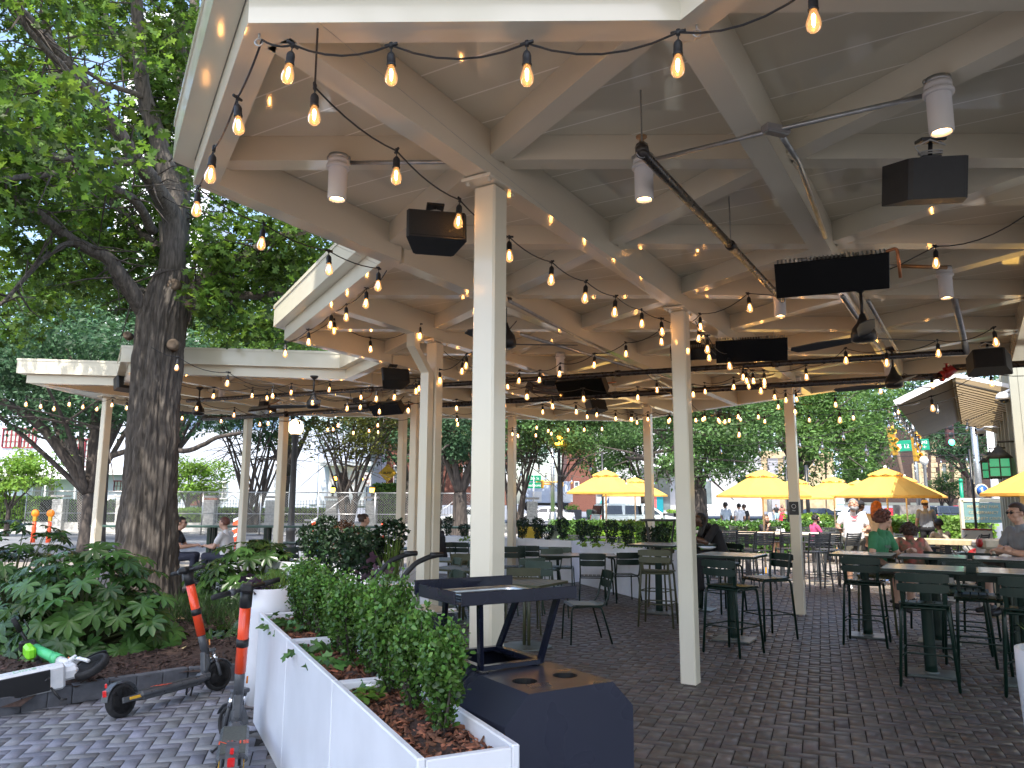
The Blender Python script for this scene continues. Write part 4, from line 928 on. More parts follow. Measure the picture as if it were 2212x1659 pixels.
# middle dining area
G3 = 'green garden chairs in the middle of the patio'
gd, go, gs = garden_chair(dgreen), garden_chair(olive), garden_chair(sage)
used = {id(gd): 0, id(go): 0, id(gs): 0}
def chair(pr, x, Y, face, lb):
    o = pr if used[id(pr)] == 0 else copy_tree(pr); used[id(pr)] += 1; o.location = PX(x, Y); o.rotation_euler.z = R(face-90); tag(o, lb, 'chair', G3)
for pr, x, Y, a, lb in (
 (gd, 1262, 9.45, 190, 'dark green chair standing alone on the open floor, turned side-on'),
 (gd, 962, 16.2, 100, 'dark green chair left of the big post by the far planter wall'),
 (gd, 1002, 16.2, 75, 'dark green chair half hidden by the big post, by the far planter wall'),
 (gd, 1108, 14.7, 95, 'dark green chair just right of the big post, back to the camera'),
 (gd, 1149, 15.1, 75, 'dark green chair in front of the yellow sign, angled'),
 (gs, 1179, 14.2, 110, 'light green chair at the left end of the white table, far side'),
 (gs, 1213, 14.7, 80, 'light green chair behind the white table, in front of the hedge'),
 (gd, 1278, 12.9, 85, 'dark green chair in front of the white table, back to the camera'),
 (gd, 1345, 13.2, 100, 'dark green chair at the right end of the white table'),
 (gs, 1132, 11.8, 115, 'sage chair behind the olive table, left of two'),
 (gs, 1183, 11.2, 60, 'sage chair behind the olive table, right of two, turned'),
 (go, 1129, 10.1, 92, 'olive chair pushed against the slatted olive table'),
 (gs, 950, 11.4, 200, 'sage chair left of the big post, side-on, behind another'),
 (gs, 978, 10.9, 195, 'sage chair left of the big post, side-on, in front'),
 (go, 996, 12.1, 262, 'olive chair behind the small olive table left of the big post'),
 (gs, 944, 9.3, 205, 'pale sage chair beside the orange lever'),
 (gs, 850, 6.9, 80, 'sage chair with its back right behind the steel dispensers'),
 (gd, 644, 15.8, 250, 'dark green chair at the round table under the lamp post'),
 (gd, 560, 16.4, 280, 'dark green chair behind the round white pots'),
 (gd, 648, 14.2, 70, 'dark green chair with its back to the camera, behind the square pots')): chair(pr, x, Y, a, lb)
ct = cafe_table(palet, dgreen, 1.35, .8, 'long pale rectangular table in front of the far white planter', 'cafe tables', slats=False); ct.location = PX(1247, 13.9); ct.rotation_euler.z = R(-3)
ct2 = cafe_table(olive, olive, .72, .72, 'slatted olive table on a twin column, just right of the big post', 'cafe tables', ped=True); ct2.location = PX(1138, 9.15); ct2.rotation_euler.z = R(-31)
dup(ct2, PX(975, 12.6), R(-20), 'small olive table left of the big post, farther back'); dup(ct2, PX(1000, 11.0), R(-31), 'small olive table left of the big post, nearer')
ct3 = cafe_table(teal, dgreen, 1.5, .7, 'long green table left of the big post by the far planter wall', 'cafe tables', slats=False); ct3.location = PX(985, 16.9); ct3.rotation_euler.z = R(-4)
dup(ct3, PX(1130, 15.9), R(-6), 'long green table right of the big post by the far planter wall')
dup(ct3, PX(860, 15.6), R(-4), 'green table the woman in black with a phone sits at')
dup(ct3, PX(628, 17.4), R(5), 'green table at the foot of the black lamp post')
lt = empty('counter_table', PX(760, 20.3), 0, 'long green counter table running along the street edge of the patio', 'table'); a = MB(); a.cbox((0, 0, .99), (7.4, .42, .05), .008); a.build('tabletop', teal, lt)
for i in range(6):
    for s in (-1, 1): l = MB(); l.cbox((-3.6+1.44*i, s*.17, .48), (.07, .05, .96), .004); l.build('leg', dgreen, lt)
o = dup(lt, PX(520, 20.2), R(3), 'green counter table left of the two slim cream posts')
# sunlit terrace: charcoal slat stools and chairs
char = mat('charcoal_metal', (.05, .055, .062), .38, noise=.1)
ss = slat_seat(char, .74, '', '', 'slat_stool', 'bar stool'); sch = slat_seat(char, .45, '', '', 'slat_chair', 'chair'); G4 = 'charcoal slat stools round the long terrace bar'; G5 = 'charcoal slat chairs on the far terrace'
ssl = [(1600, 15.9, 90, 'at the near side of the long bar, left of the umbrella pole'), (1632, 15.3, 100, 'beside the umbrella pole, turned slightly'), (1751, 15.0, 95, 'just right of the far cream post, back to the camera'), (1782, 15.8, 80, 'second right of the far cream post'), (1812, 15.3, 120, 'behind the man in the white shirt, angled'), (1697, 16.0, 85, 'left of the far cream post, seat nearly edge-on'), (1560, 16.6, 95, 'behind the woman in black, at the left end of the bar'), (1600, 18.9, 270, 'far side of the long bar, left'), (1672, 18.8, 265, 'far side of the long bar, behind the umbrella pole'), (1740, 18.6, 275, 'far side of the long bar, right of the far post'), (1800, 18.3, 262, 'far side of the long bar, right end'), (1950, 14.6, 240, 'by the pale wooden bar behind the child'), (2085, 14.9, 130, 'right of the pale wooden bar, by the stroller')]
for i, (x, Y, a, lb) in enumerate(ssl):
    o = ss if i == 0 else copy_tree(ss); o.location = PX(x, Y); o.rotation_euler.z = R(a-90); tag(o, 'charcoal slat stool '+lb, 'bar stool', G4)
csl = [(1540, 22.5, 95, 'in front of the hedge, behind the woman in black'), (1570, 22.2, 110, 'next to the man in the black shirt'), (1742, 22, 90, 'behind the young man in pink'), (1775, 22.2, 85, 'in front of the man in pink, back to the camera'), (1800, 23, 270, 'at the far round table, left side'), (1905, 17.8, 90, 'left of the pale wooden bar'), (1985, 18.0, 85, 'behind the pale wooden bar, at the table'), (2068, 18.8, 95, 'left of the white panel, in front of the green shrubs'), (2120, 19.4, 80, 'right of the white panel by the sign board'), (1240, 21, 95, 'left behind the far planter, in front of the hedge'), (1352, 20.2, 80, 'right of the umbrella pole behind the far planter'), (1935, 15.9, 30, 'beside the stroller, side-on'), (2020, 16.4, 200, 'at the small table behind the pale wooden bar')]
for i, (x, Y, a, lb) in enumerate(csl):
    o = sch if i == 0 else copy_tree(sch); o.location = PX(x, Y); o.rotation_euler.z = R(a-90); tag(o, 'charcoal slat chair '+lb, 'chair', G5)
wood = mat('pale_wood', (.52, .43, .27), .5, noise=.2, nscale=3, nstretch=(1, 8, 1))
def long_bar(p, q, w_, h_, m, lb, legs=4, th=.05):
    p = Vector(p); q = Vector(q); d = (q-p).normalized(); t = empty('long_bar', p, 0, lb, 'table', 'long bars on the terrace'); M = Matrix((d, Vector((-d.y, d.x, 0)), Vector((0, 0, 1)))).transposed(); Ls = (q-p).length
    mb = MB(); k = max(1, round(Ls/1.8))
    for i in range(k): mb.cbox(p.lerp(q, (i+.5)/k)+Vector((0, 0, h_-th/2)), (Ls/k-.006, w_, th), .006, M=M)
    kid(mb.build('bar_top', m), t)
    for i in range(legs):
        c = p.lerp(q, (i+.5)/legs); l = MB(); l.cbox(c+Vector((0, 0, (h_-th)/2)), (.09, .09, h_-th-.002), .004, M=M); l.cbox(c+Vector((0, 0, .012)), (.4, .35, .024), .004, M=M); kid(l.build('leg', char), t)
    return t
long_bar(PX(1500, 17.6), PX(1880, 16.5), .48, 1.03, mat('pale_bar_top', (.62, .56, .47), .35, noise=.1), 'long pale bar running across the sunlit terrace', 5)
pb = onz(1930, 1162, 1.05); long_bar((pb.x, pb.y, 0), (pb.x+1.5, pb.y-.75, 0), .55, 1.05, wood, 'thick pale wooden bar behind the curly haired child', 1, .09)
rt = cafe_table(char, char, .8, .8, 'dark table where the man in the black shirt sits', 'dark tables on the terrace', slats=False); rt.location = PX(1665, 22.6)
dup(rt, PX(1790, 22.4), 0, 'dark table beside the young man in pink'); dup(rt, PX(2110, 19.2), 0, 'dark table in front of the sign board'); dup(rt, PX(1975, 17.2), 0, 'dark table behind the pale wooden bar'); dup(rt, PX(1300, 21), 0, 'dark table under the left umbrella')
# umbrellas
def umbrella(r_, ze, zt, base=True):
    t = empty('umbrella', (0, 0, 0)); mb = MB(); n = 8; rings = [(r_, ze, 0), (r_*.75, ze+(zt-ze)*.27, .02), (r_*.5, ze+(zt-ze)*.52, .02), (r_*.28, ze+(zt-ze)*.74, .01)]
    vs = []; N_ = 32
    for rr, z, sag in rings:
        for j in range(N_):
            a = 2*PI*j/N_; k = abs(((j/(N_/n)) % 1)-.5)*2; kk = 1-.045*(1-k); vs.append((rr*kk*math.cos(a), rr*kk*math.sin(a), z-sag*(1-k)+(.035*(1-k)*0)))
    fs = [(i*N_+j, i*N_+(j+1) % N_, (i+1)*N_+(j+1) % N_, (i+1)*N_+j) for i in range(3) for j in range(N_)]; mb.add(vs, fs)
    vs2 = [(v[0]*1.0, v[1]*1.0, v[2]-.045) for v in vs[:N_]]; o0 = len(mb.v); mb.add([v for v in vs[:N_]]+vs2, [(N_+j, N_+(j+1) % N_, (j+1) % N_, j) for j in range(N_)]); mb.build('canopy', yellowc, t)
    v = MB(); vv = []
    for rr, z in ((r_*.33, ze+(zt-ze)*.70), (r_*.26, ze+(zt-ze)*.83), (.03, zt)):
        for j in range(N_): a = 2*PI*j/N_; k = abs(((j/(N_/n)) % 1)-.5)*2; vv.append((rr*math.cos(a), rr*math.sin(a), z+(.035*(1-k) if rr > r_*.3 else 0)+.02))
    v.add(vv, [(i*N_+j, i*N_+(j+1) % N_, (i+1)*N_+(j+1) % N_, (i+1)*N_+j) for i in range(2) for j in range(N_)]); v.build('vent_cap', yellowc, t)
    p = MB(); p.tube([(0, 0, .05), (0, 0, zt)], .02, 10); p.build('pole', mat_pole, t); f = MB(); f.sphere((0, 0, zt+.045), .035, 10, 8); f.build('finial', whitepaint, t); r2 = MB()
    for j in range(n):
        a = 2*PI*(j)/n+PI/8*0; ca, sa = math.cos(a), math.sin(a); r2.beam((0, 0, zt-.05), (r_*.97*ca, r_*.97*sa, ze+.0), .012, .016); r2.beam((.02*ca, .02*sa, ze+.02), (r_*.45*ca, r_*.45*sa, ze+(zt-ze)*.5), .01, .012)
    r2.build('ribs', mat_pole, t)
    if base: b = MB(); b.lathe([(.27, 0), (.27, .03), (.24, .055), (.05, .07), (.04, .22), (0, .22)], (0, 0, 0), 24); b.build('base', chrome, t)
    return t
mat_pole = mat('pale_pole', (.6, .55, .47), .4)
u0 = umbrella(1.08, 1.83, 2.40); G6 = 'yellow parasols on the terrace'
for i, (x, Y, s, lb) in enumerate(((1648, 17.7, 1, 'yellow parasol in the middle, just left of the far cream post'), (1309, 21.6, 1.06, 'leftmost yellow parasol, in front of the white van'), (1802, 25.5, 1.05, 'yellow parasol right of the far cream post, in front of the parked black car'), (1917, 16.6, 1, 'large yellow parasol above the boy and the child'), (1856, 29, 1.05, 'small yellow parasol tip between two others'), (1958, 23.5, 1.03, 'yellow parasol peeping out low behind the large right one'), (2285, 12.2, 1, 'yellow parasol cut off by the building wall at right'), (1372, 27, 1.05, 'yellow parasol hidden behind the leftmost one'), (1722, 23.5, 1.0, 'yellow parasol behind the far cream post, mostly hidden'))):
    o = u0 if i == 0 else copy_tree(u0); o.location = PX(x, Y); o.rotation_euler.z = R(11*i+8); o.scale = (s, s, s); tag(o, lb, 'parasol', G6)
# ================================================================== BINS, TRAYS, DISPENSERS
bu = Vector((.85, .53, 0)).normalized(); bv = Vector((-bu.y, bu.x, 0)); BM = Matrix((bu, bv, Vector((0, 0, 1)))).transposed(); zv = Vector((0, 0, 1))
def bin_(o, w_, d, h_, ch, m, label, holes=0, name='waste_bin', opening=False):
    t = empty(name, o, 0, label, 'bin', 'dark steel waste and tray stations'); mb = MB(); pf = [(0, .0), (w_, 0), (w_, h_-ch), (w_-ch, h_), (ch, h_), (0, h_-ch)]
    V = lambda x, y, z: o+bu*x+bv*y+zv*z
    n = len(pf); vs = [V(x, 0, z) for x, z in pf]+[V(x, d, z) for x, z in pf]
    sides = [(i, n+i, n+(i+1) % n, (i+1) % n) for i in range(n) if i != 3]; mb.add(vs, [tuple(range(n)), tuple(range(n, 2*n))[::-1]]+sides)
    kid(mb.build('body', m), t)
    tp = MB(); x0, x1 = ch+.0005, w_-ch-.0005
    if holes:                       # top plate with round holes: fan of quads round each
        cells = [(x0, (x0+x1)/2, .13), ((x0+x1)/2, x1, .13)]
        for a, b, y0 in cells:
            cx, cy = (a+b)/2, d*.42; rr = .055; N_ = 24; vs = []; ys0, ys1 = 0, d
            for j in range(N_):
                an = 2*PI*j/N_; c_, s_ = math.cos(an), math.sin(an); vs.append(V(cx+rr*c_, cy+rr*s_, h_))
                kx = ((b-cx) if c_ > 0 else (cx-a))/max(abs(c_), 1e-6); ky = ((ys1-cy) if s_ > 0 else (cy-ys0))/max(abs(s_), 1e-6); k = min(kx, ky); vs.append(V(cx+k*c_, cy+k*s_, h_))
            fs = [(2*j, 2*j+1, (2*j+3) % (2*N_), (2*j+2) % (2*N_)) for j in range(N_)]; tp.add(vs, fs)
            cc = [(a, ys0), (b, ys0), (b, ys1), (a, ys1)]
            for cxx, cyy in cc:      # corner triangles
                an = math.atan2(cyy-cy, cxx-cx) % (2*PI); j = int(an/(2*PI)*N_); tp.add([V(cxx, cyy, h_), Vector(vs[(2*j+1) % (2*N_)]), Vector(vs[(2*j+3) % (2*N_)])], [(0, 1, 2)])
            wl = []
            for j in range(N_): an = 2*PI*j/N_; wl += [V(cx+rr*math.cos(an), cy+rr*math.sin(an), h_), V(cx+rr*math.cos(an), cy+rr*math.sin(an), h_-.16)]
            ho = MB(); ho.add(wl, [(2*j, (2*j+2) % (2*N_), (2*j+3) % (2*N_), 2*j+1) for j in range(N_)]+[tuple(2*j+1 for j in range(N_))]); kid(ho.build('hole_sleeve', blackpaint), t)
    elif opening:
        e = .05
        for p in (((x0+x1)/2, e/2, x1-x0, e), ((x0+x1)/2, d-e/2, x1-x0, e), (x0+e/2, d/2, e, d-2*e), (x1-e/2, d/2, e, d-2*e)): tp.cbox(V(p[0], p[1], h_-.004), (p[2], p[3], .016), .002, M=BM)
        ho = MB(); ho.box(V((x0+x1)/2, d/2, h_-.35), (x1-x0-.1, d-.1, .01), M=BM); kid(ho.build('liner', blackpaint), t)
    else: tp.box(V((x0+x1)/2, d/2, h_-.003), (x1-x0, d, .006), M=BM)
    kid(tp.build('lid', m), t); return t
B1 = Vector((-.02, 3.10, 0))
bin1 = bin_(B1, .645, .47, .90, .11, navyg, 'grey-blue steel bin with chamfered shoulders and two round holes, nearest the camera', holes=2)
B2 = B1+bv*.50+bu*.02
bin_(B2, .60, .44, .90, .10, navyg, 'dark steel bin with a square opening, below the tray shelf', opening=True)
# tray shelf on splayed legs
ts = empty('tray_shelf', B2, 0, 'navy steel tray shelf on splayed legs, standing on the bin', 'shelf'); tc_ = Vector((-.075, 3.62, 1.225)); w_, d_ = .60, .46
def T(x, y, z): return tc_+bu*x+bv*y+zv*z
mb = MB(); mb.cbox(T(0, 0, 0), (w_, d_, .006), .001, M=BM); kid(mb.build('shelf_plate', navy), ts)
for c, s, nm in (((0, -d_/2, .022), (w_, .005, .055), 'lip'), ((-.03, d_/2, .03), (w_-.06, .005, .065), 'lip'), ((-w_/2, 0, .022), (.005, d_-.1, .055), 'lip')):
    mb = MB(); mb.cbox(T(*c), s, .002, M=BM); kid(mb.build(nm, navy), ts)
mb = MB(); bx0, bx1, by0, by1 = .02, .30, .30, .50; Bc = lambda x, y, z: B1+bu*x+bv*y+zv*z
for sx, bx in ((-.17, .14), (.24, .46)):
    for sy, by in ((-.16, .44), (.16, .82)):
        l = MB(); l.beam(Bc(bx, by, .915), T(sx, sy, -.006), .035, .018, up=bu, ch=.002); kid(l.build('leg', navy), ts)
for a, b in (((.14, .44), (.46, .44)), ((.14, .82), (.46, .82)), ((.14, .44), (.14, .82)), ((.46, .44), (.46, .82))):
    l = MB(); l.beam(Bc(*a, .916), Bc(*b, .916), .035, .022, ch=.002); kid(l.build('base_bar', navy), ts)
# sheet pan lying on it
sp = empty('sheet_pan', T(0, 0, 0), 0, 'worn aluminium sheet pan lying on the navy shelf', 'tray'); mb = MB(); a, b, h_ = .20, .15, .028; c0 = (-.045, -.045)
def rr(w2, d2, r_, z, n=5):
    out = []
    for cx, cy, a0 in ((w2-r_, d2-r_, 0), (-w2+r_, d2-r_, 90), (-w2+r_, -d2+r_, 180), (w2-r_, -d2+r_, 270)):
        for i in range(n): an = R(a0+90*i/(n-1)); out.append(T(c0[0]+cx+r_*math.cos(an), c0[1]+cy+r_*math.sin(an), z))
    return out
rings = [rr(a*.9, b*.88, .03, .006), rr(a*.97, b*.965, .035, .026), rr(a, b, .035, .030), rr(a, b, .035, .024)]; vs = [v for r_ in rings for v in r_]; n = len(rings[0])
mb.sm = True; mb.add(vs, [tuple(range(n))]+[(i*n+j, i*n+(j+1) % n, (i+1)*n+(j+1) % n, (i+1)*n+j) for i in range(3) for j in range(n)]); kid(mb.build('pan', alu), sp)
# second station with steel dispensers
B3 = Vector((-.98, 5.35, 0)); bin_(B3, .70, .50, .86, .05, navy, 'navy station behind the hedge carrying two steel pump dispensers')
mb = MB(); mb.cbox(B3+bu*.38+bv*.2+zv*.866, (.62, .46, .012), .003, M=BM); k_ = mb.build('counter_plate', steel); kid(k_, bpy.data.objects['waste_bin.002'] if 'waste_bin.002' in bpy.data.objects else bin1)
for i, (x, y) in enumerate(((.22, .36), (.32, .12))):
    c = B3+bu*x+bv*y; t = empty('pump_dispenser', c+zv*.875, 0, 'steel box dispenser with long curved black lever, '+('rear' if i == 0 else 'front')+' of two', 'dispenser', 'steel pump dispensers')
    mb = MB(); w2 = .24; 
    pf = [(-.11, -.075), (.07, -.075), (.11, -.04), (.11, .04), (.07, .075), (-.11, .075)]; mb.prism(pf, .0, .155, M=BM, c=c+zv*.875); kid(mb.build('housing', steel), t)
    mb = MB(); mb.prism([(x_*1.03, y_*1.05) for x_, y_ in pf], .156, .163, M=BM, c=c+zv*.875); kid(mb.build('lid', steel), t)
    mb = MB(); P = [c+bu*(-.04)+zv*1.04, c+bu*(.0)+zv*1.12, c+bu*(.09)+zv*1.21, c+bu*(.2)+zv*1.25, c+bu*.27+zv*1.262]; Q = []
    for s in range(17):
        f_ = s/16*4; i0 = min(3, int(f_)); Q.append(P[i0].lerp(P[i0+1], f_-i0))
    Q = [Q[0]]+[(Q[j-1]+Q[j]*2+Q[j+1])/4 for j in range(1, 16)]+[Q[-1]]; mb.tube(Q, .013, 8, r2=1.5); mb.tube([P[4]-bu*.06, P[4]+bu*.04+zv*.0], .019, 8); kid(mb.build('lever', blackp), t)
    mb = MB(); mb.cbox(c+bu*.17+zv*(.985), (.10, .045, .02), .006, M=BM); kid(mb.build('spout', orangep), t)
for x in (.48, .66):
    mb = MB(); mb.box(B3+bu*x+bv*.06+zv*.8745, (.10, .06, .003), M=BM); tag(mb.build('paper_label', whitepaint), 'white paper label on the navy dispenser station, %s of two' % ('left' if x < .5 else 'right'), 'label')
# dark box with looped emblem behind the olive stool, tray shelf on it
B4 = onz(1384, 1290, 0); b4 = bin_(B4, .60, .40, .74, .03, navy, 'dark box bin with white looped lettering, behind the olive stool')
M4 = Matrix.Translation(B4+bu*.30-bv*.004+zv*.50) @ Matrix((( bu.x, 0, -bv.x, 0), (bu.y, 0, -bv.y, 0), (0, 1, 0, 0), (0, 0, 0, 1)))
for s_, tx in ((-1, 'SUC'), (1, 'JUBE')): textmesh(tx, .12, whitepaint, .001, parent=None, M=M4@Matrix.Translation((s_*.085, 0, 0))@Matrix.Rotation(R(90), 4, 'Z'), name='lettering')
for o in [o for o in bpy.data.objects if o.name.startswith('lettering') and o.parent is None]: kid(o, b4)
t = empty('tray_rack', (1.9, 12.35, 1.0), 0, 'black tray rack with a flat top, standing behind the olive stool', 'rack'); mb = MB(); c = Vector((PX(1425, 13.2)[0], 13.2, 0)); mb.cbox(c+zv*1.36, (.62, .30, .035), .004); kid(mb.build('rack_top', blackm), t)
for sx in (-1, 1): l = MB(); l.beam(c+Vector((sx*.18, 0, .95)), c+Vector((sx*.24, 0, 1.345)), .04, .03); kid(l.build('leg', blackm), t)
l = MB(); l.cbox(c+zv*.935, (.5, .3, .03), .01); l.cbox(c+zv*.46, (.06, .2, .92), .01); kid(l.build('stand', blackm), t)
# ================================================================== SCOOTERS
def wheel_(mb_t, mb_h, c, r_, w_, ax):           # tyre + hub as builders, axis vector ax
    M = Vector(ax).to_track_quat('Z', 'Y').to_matrix(); pr = [(r_*.78, -w_/2), (r_*.93, -w_/2), (r_, -w_*.25), (r_, w_*.25), (r_*.93, w_/2), (r_*.78, w_/2), (r_*.76, 0), (r_*.78, -w_/2)]
    mb_t.lathe(pr, c, 28, M=M); mb_h.lathe([(0, -w_*.34), (r_*.35, -w_*.4), (r_*.6, -w_*.22), (r_*.8, -w_*.26), (r_*.8, w_*.26), (r_*.6, w_*.22), (r_*.35, w_*.4), (0, w_*.34)], c, 20, M=M)
    for k in range(5):
        a = 2*PI*k/5; d = M@Vector((math.cos(a), math.sin(a), 0)); mb_h.tube([Vector(c)+d*r_*.3+Vector(ax)*w_*.37, Vector(c)+d*r_*.72+Vector(ax)*w_*.3], .008, 5)
def scooter(label, group, body, stem, stemlow, deckm, turn=0., rack=0., mud=None, txt=None, lime=False, bar=0.):
    t = empty('kick_scooter', (0, 0, 0), 0, label, 'scooter', group); rw = .125; Y0 = Vector((0, 1, 0))
    def pt(mb, nm, m=None, par=None): o = mb.build(nm, m); o.parent = par or t; return o
    # rear wheel
    a, b = MB(), MB(); wheel_(a, b, (-.48, 0, rw), rw, .055, (0, 1, 0)); w1 = pt(a, 'wheel', rubber); pt(b, 'rim', greyscoot, w1)
    # deck
    d = MB(); d.cbox((-.03, 0, .135), (.66, .18, .05 if not lime else .10), .018); d.cbox((-.03, 0, .105), (.60, .13, .03), .01); d.cbox((-.42, .055, .125), (.18, .018, .045), .006); d.cbox((-.42, -.055, .125), (.18, .018, .045), .006); d.cbox((.33, 0, .145), (.12, .09, .07), .02); dk_ = pt(d, 'deck', body)
    g = MB(); g.cbox((-.03, 0, .1615), (.58, .145, .004), .001); pt(g, 'grip_mat', deckm, dk_)
    if txt: o = textmesh(txt, .095, orangep if not lime else limeg, .0008, M=Matrix.Translation((-.10, 0, .1645))@Matrix.Rotation(R(90) if not lime else 0, 4, 'Z')); o.parent = dk_
    if lime: g = MB(); g.cbox((-.10, 0, .083), (.60, .15, .012), .004); pt(g, 'battery_plate', blackp, dk_)
    fd = MB(); P = [(-.48+(rw+.018)*math.cos(R(a_)), 0, rw+(rw+.018)*math.sin(R(a_))) for a_ in range(15, 176, 16)]
    for p, q in zip(P, P[1:]): fd.beam(p, q, .07, .006, up=(0, 1, 0) if False else (0, 0, 1))
    mf = pt(fd, 'mudguard', mud or body); rl = MB(); rl.cbox((-.615, 0, .20), (.012, .04, .05), .005); rl.cbox((-.60, 0, .255), (.012, .022, .035), .005); pt(rl, 'tail_light', redl, mf)
    for s in (-1, 1): r_ = MB(); r_.cbox((-.40, s*.068, .128), (.11, .006, .022), .003); pt(r_, 'side_reflector', yellowr)
    # stem
    s0 = Vector((.40, 0, .17)); s1 = Vector((.235, 0, 1.06)); dv = s1-s0
    s = MB(); s.tube([Vector((.33, 0, .16)), s0+dv*.08+Vector((-.01, 0, 0)), s0+dv*.22], [.034, .034, .03], 12); s.beam(s0+dv*.0+Vector((-.06, 0, -.01)), s0+dv*.20+Vector((-.012, 0, 0)), .055, .05, ch=.01); s.tube([s0+dv*.18, s0+dv*.40], .034, 12); pt(s, 'lower_stem', stemlow)
    s = MB(); s.tube([s0+dv*.36, s0+dv*.875], .0375, 16); st_ = pt(s, 'stem', stem)
    if not lime:
        k = MB(); n_ = Vector((-.98, 0, -.18)); sd = dv.normalized(); M = Matrix((sd, Y0, sd.cross(Y0))).transposed()
        for f_, l_, m_ in ((.72, .12, whitepaint), (.55, .09, blackp), (.45, .09, blackp)):
            q = MB(); q.cbox(s0+dv*f_+sd.cross(Y0)*(-.0305)*(-1 if sd.cross(Y0).x > 0 else 1)*(1), (l_, .03, .008), .002, M=M); pt(q, 'sticker' if m_ is whitepaint else 'lock_plate', m_, st_)
        q = MB(); q.tube([s0+dv*.56, s0+dv*.62], .041, 14); pt(q, 'collar', blackp, st_)
    else:
        q = MB(); q.tube([s0+dv*.36, s0+dv*.47], .044, 14); pt(q, 'collar', limeg, st_)
        q = MB(); q.cbox(s0+dv*.80+Vector((-.06, 0, 0)), (.07, .10, .17), .02); pt(q, 'battery_box', limey, st_)
    # head
    h = MB(); h.tube([s0+dv*.86, s0+dv*.985], .041, 14); h.cbox(s1+Vector((-.01, 0, .005)), (.12, .085, .055), .014); h.cbox(s1+Vector((.035, 0, -.03)), (.05, .05, .05), .012); hd = pt(h, 'display_head', blackp)
    hb = MB(); M = Matrix.Rotation(turn, 3, 'Z'); hbp = lambda y, x=0, z=0: s1+M@Vector((x, y, z-bar*y)); hb.tube([hbp(-.23), hbp(.23)], .013, 10); hbar = pt(hb, 'handlebar', blackm)
    for y in (-1, 1):
        g = MB(); g.tube([hbp(y*.14), hbp(y*.265)], .0185, 12); pt(g, 'grip', rubber, hbar); l_ = MB(); l_.tube([hbp(y*.09, .02), hbp(y*.12, .055), hbp(y*.21, .06)], .005, 6); pt(l_, 'brake_lever', blackm, hbar)
    g = MB(); g.tube([hbp(.10), hbp(.135)], .024, 12); pt(g, 'throttle_ring', greyscoot, hbar)
    q = MB(); q.cbox(s1+Vector((-.062, .0, .0)), (.004, .045, .02), .001); pt(q, 'sticker', whitepaint, hd)
    # fork + front wheel, turned
    fo = MB(); Mt = Matrix.Rotation(turn, 3, 'Z'); fc = Vector((.435, 0, 0)); F = lambda x, y, z: fc+Mt@Vector((x, y, z))
    for y in (-1, 1): fo.tube([F(-.01, y*.05, .34), F(.03, y*.052, .20), F(.045, y*.05, rw)], .014, 8)
    fo.cbox(F(-.015, 0, .35), (.06, .13, .03), .008, M=Mt); fk = pt(fo, 'fork', greyscoot if not lime else whitee)
    sp_ = MB()
    for y in (-1, 1): sp_.tube([F(-.002, y*.05, .31), F(.018, y*.052, .25)], .018, 8)
    pt(sp_, 'spring', chrome, fk)
    mg = MB(); P = [F(.045+(rw+.016)*math.cos(R(a_)), 0, rw+(rw+.016)*math.sin(R(a_))) for a_ in range(20, 190, 17)]
    for p, q in zip(P, P[1:]): mg.beam(p, q, .06, .006, up=(0, 0, 1))
    pt(mg, 'mudguard', mud or body, fk); a, b = MB(), MB(); wheel_(a, b, F(.045, 0, rw), rw, .055, Mt@Y0); w2 = pt(a, 'wheel', rubber); pt(b, 'rim', greyscoot if not lime else blackm, w2)
    for y in (-1, 1): q = MB(); q.cbox(F(-.03, y*.04, .42), (.012, .014, .05), .004, M=Mt); pt(q, 'amber_reflector', amber, fk)
    ks = MB(); ks.tube([(.20, .05, .10), (.25, .13, .012)], .008, 6); ks.tube([(.20, -.02, .10), (.16, -.02, .02)], .008, 6); ks.tube([(.25, .13, .012), (.29, .14, .008)], .008, 6); pt(ks, 'kickstand', blackm); return t
GS = 'orange and grey rental scooters'
sA = scooter('orange and grey scooter side-on behind the other, leaning on its kickstand', GS, greyscoot, orange, greyscoot, mat('deck_grip', (.035, .036, .036), .8, noise=.2, nscale=60), turn=R(-14), txt='SPIN')
pr_, pf_ = onz(257, 1552, 0), onz(400+75, 1490, 0); hd_ = math.atan2(pf_.y-pr_.y, pf_.x-pr_.x)
sA.matrix_basis = Matrix.Translation((pr_+pf_)/2) @ Matrix.Rotation(hd_, 4, 'Z') @ Matrix.Rotation(R(-11), 4, 'X')
sB = scooter('orange and grey scooter nearest the camera, seen from behind, beside the white planter', GS, greyscoot, orange, greyscoot, mat('olive_deck_grip', (.085, .09, .075), .8, noise=.2, nscale=60), turn=R(38), txt='SPIN', bar=.16)
sB.matrix_basis = Matrix.Translation((-1.76, 5.12, 0)) @ Matrix.Rotation(R(108), 4, 'Z') @ Matrix.Rotation(R(1.5), 4, 'X') @ Matrix.Scale(1.0, 4)
sC = scooter('white scooter with green stem lying on its side across the kerb', 'scooter lying down', whitee, limeg, whitee, blackp, turn=R(-25), txt='Lime', lime=True, mud=blackp)
X_ = Vector((.74, .66, .10)).normalized(); Z_ = Vector((-.70, .72, .10)); Z_ = (Z_-X_*Z_.dot(X_)).normalized(); Yv = Z_.cross(X_)
sC.matrix_basis = Matrix.Translation(Vector((-3.80, 6.18, .19))) @ Matrix((X_, Yv, Z_)).transposed().to_4x4() @ Matrix.Scale(1.12, 4)
o = textmesh('Lime', .075, mat('faded_green_lettering', (.35, .6, .4), .5), .0006, M=Matrix.Translation((.05, -.0915, .137))@Matrix.Rotation(PI/2, 4, 'X')); o.parent = sC
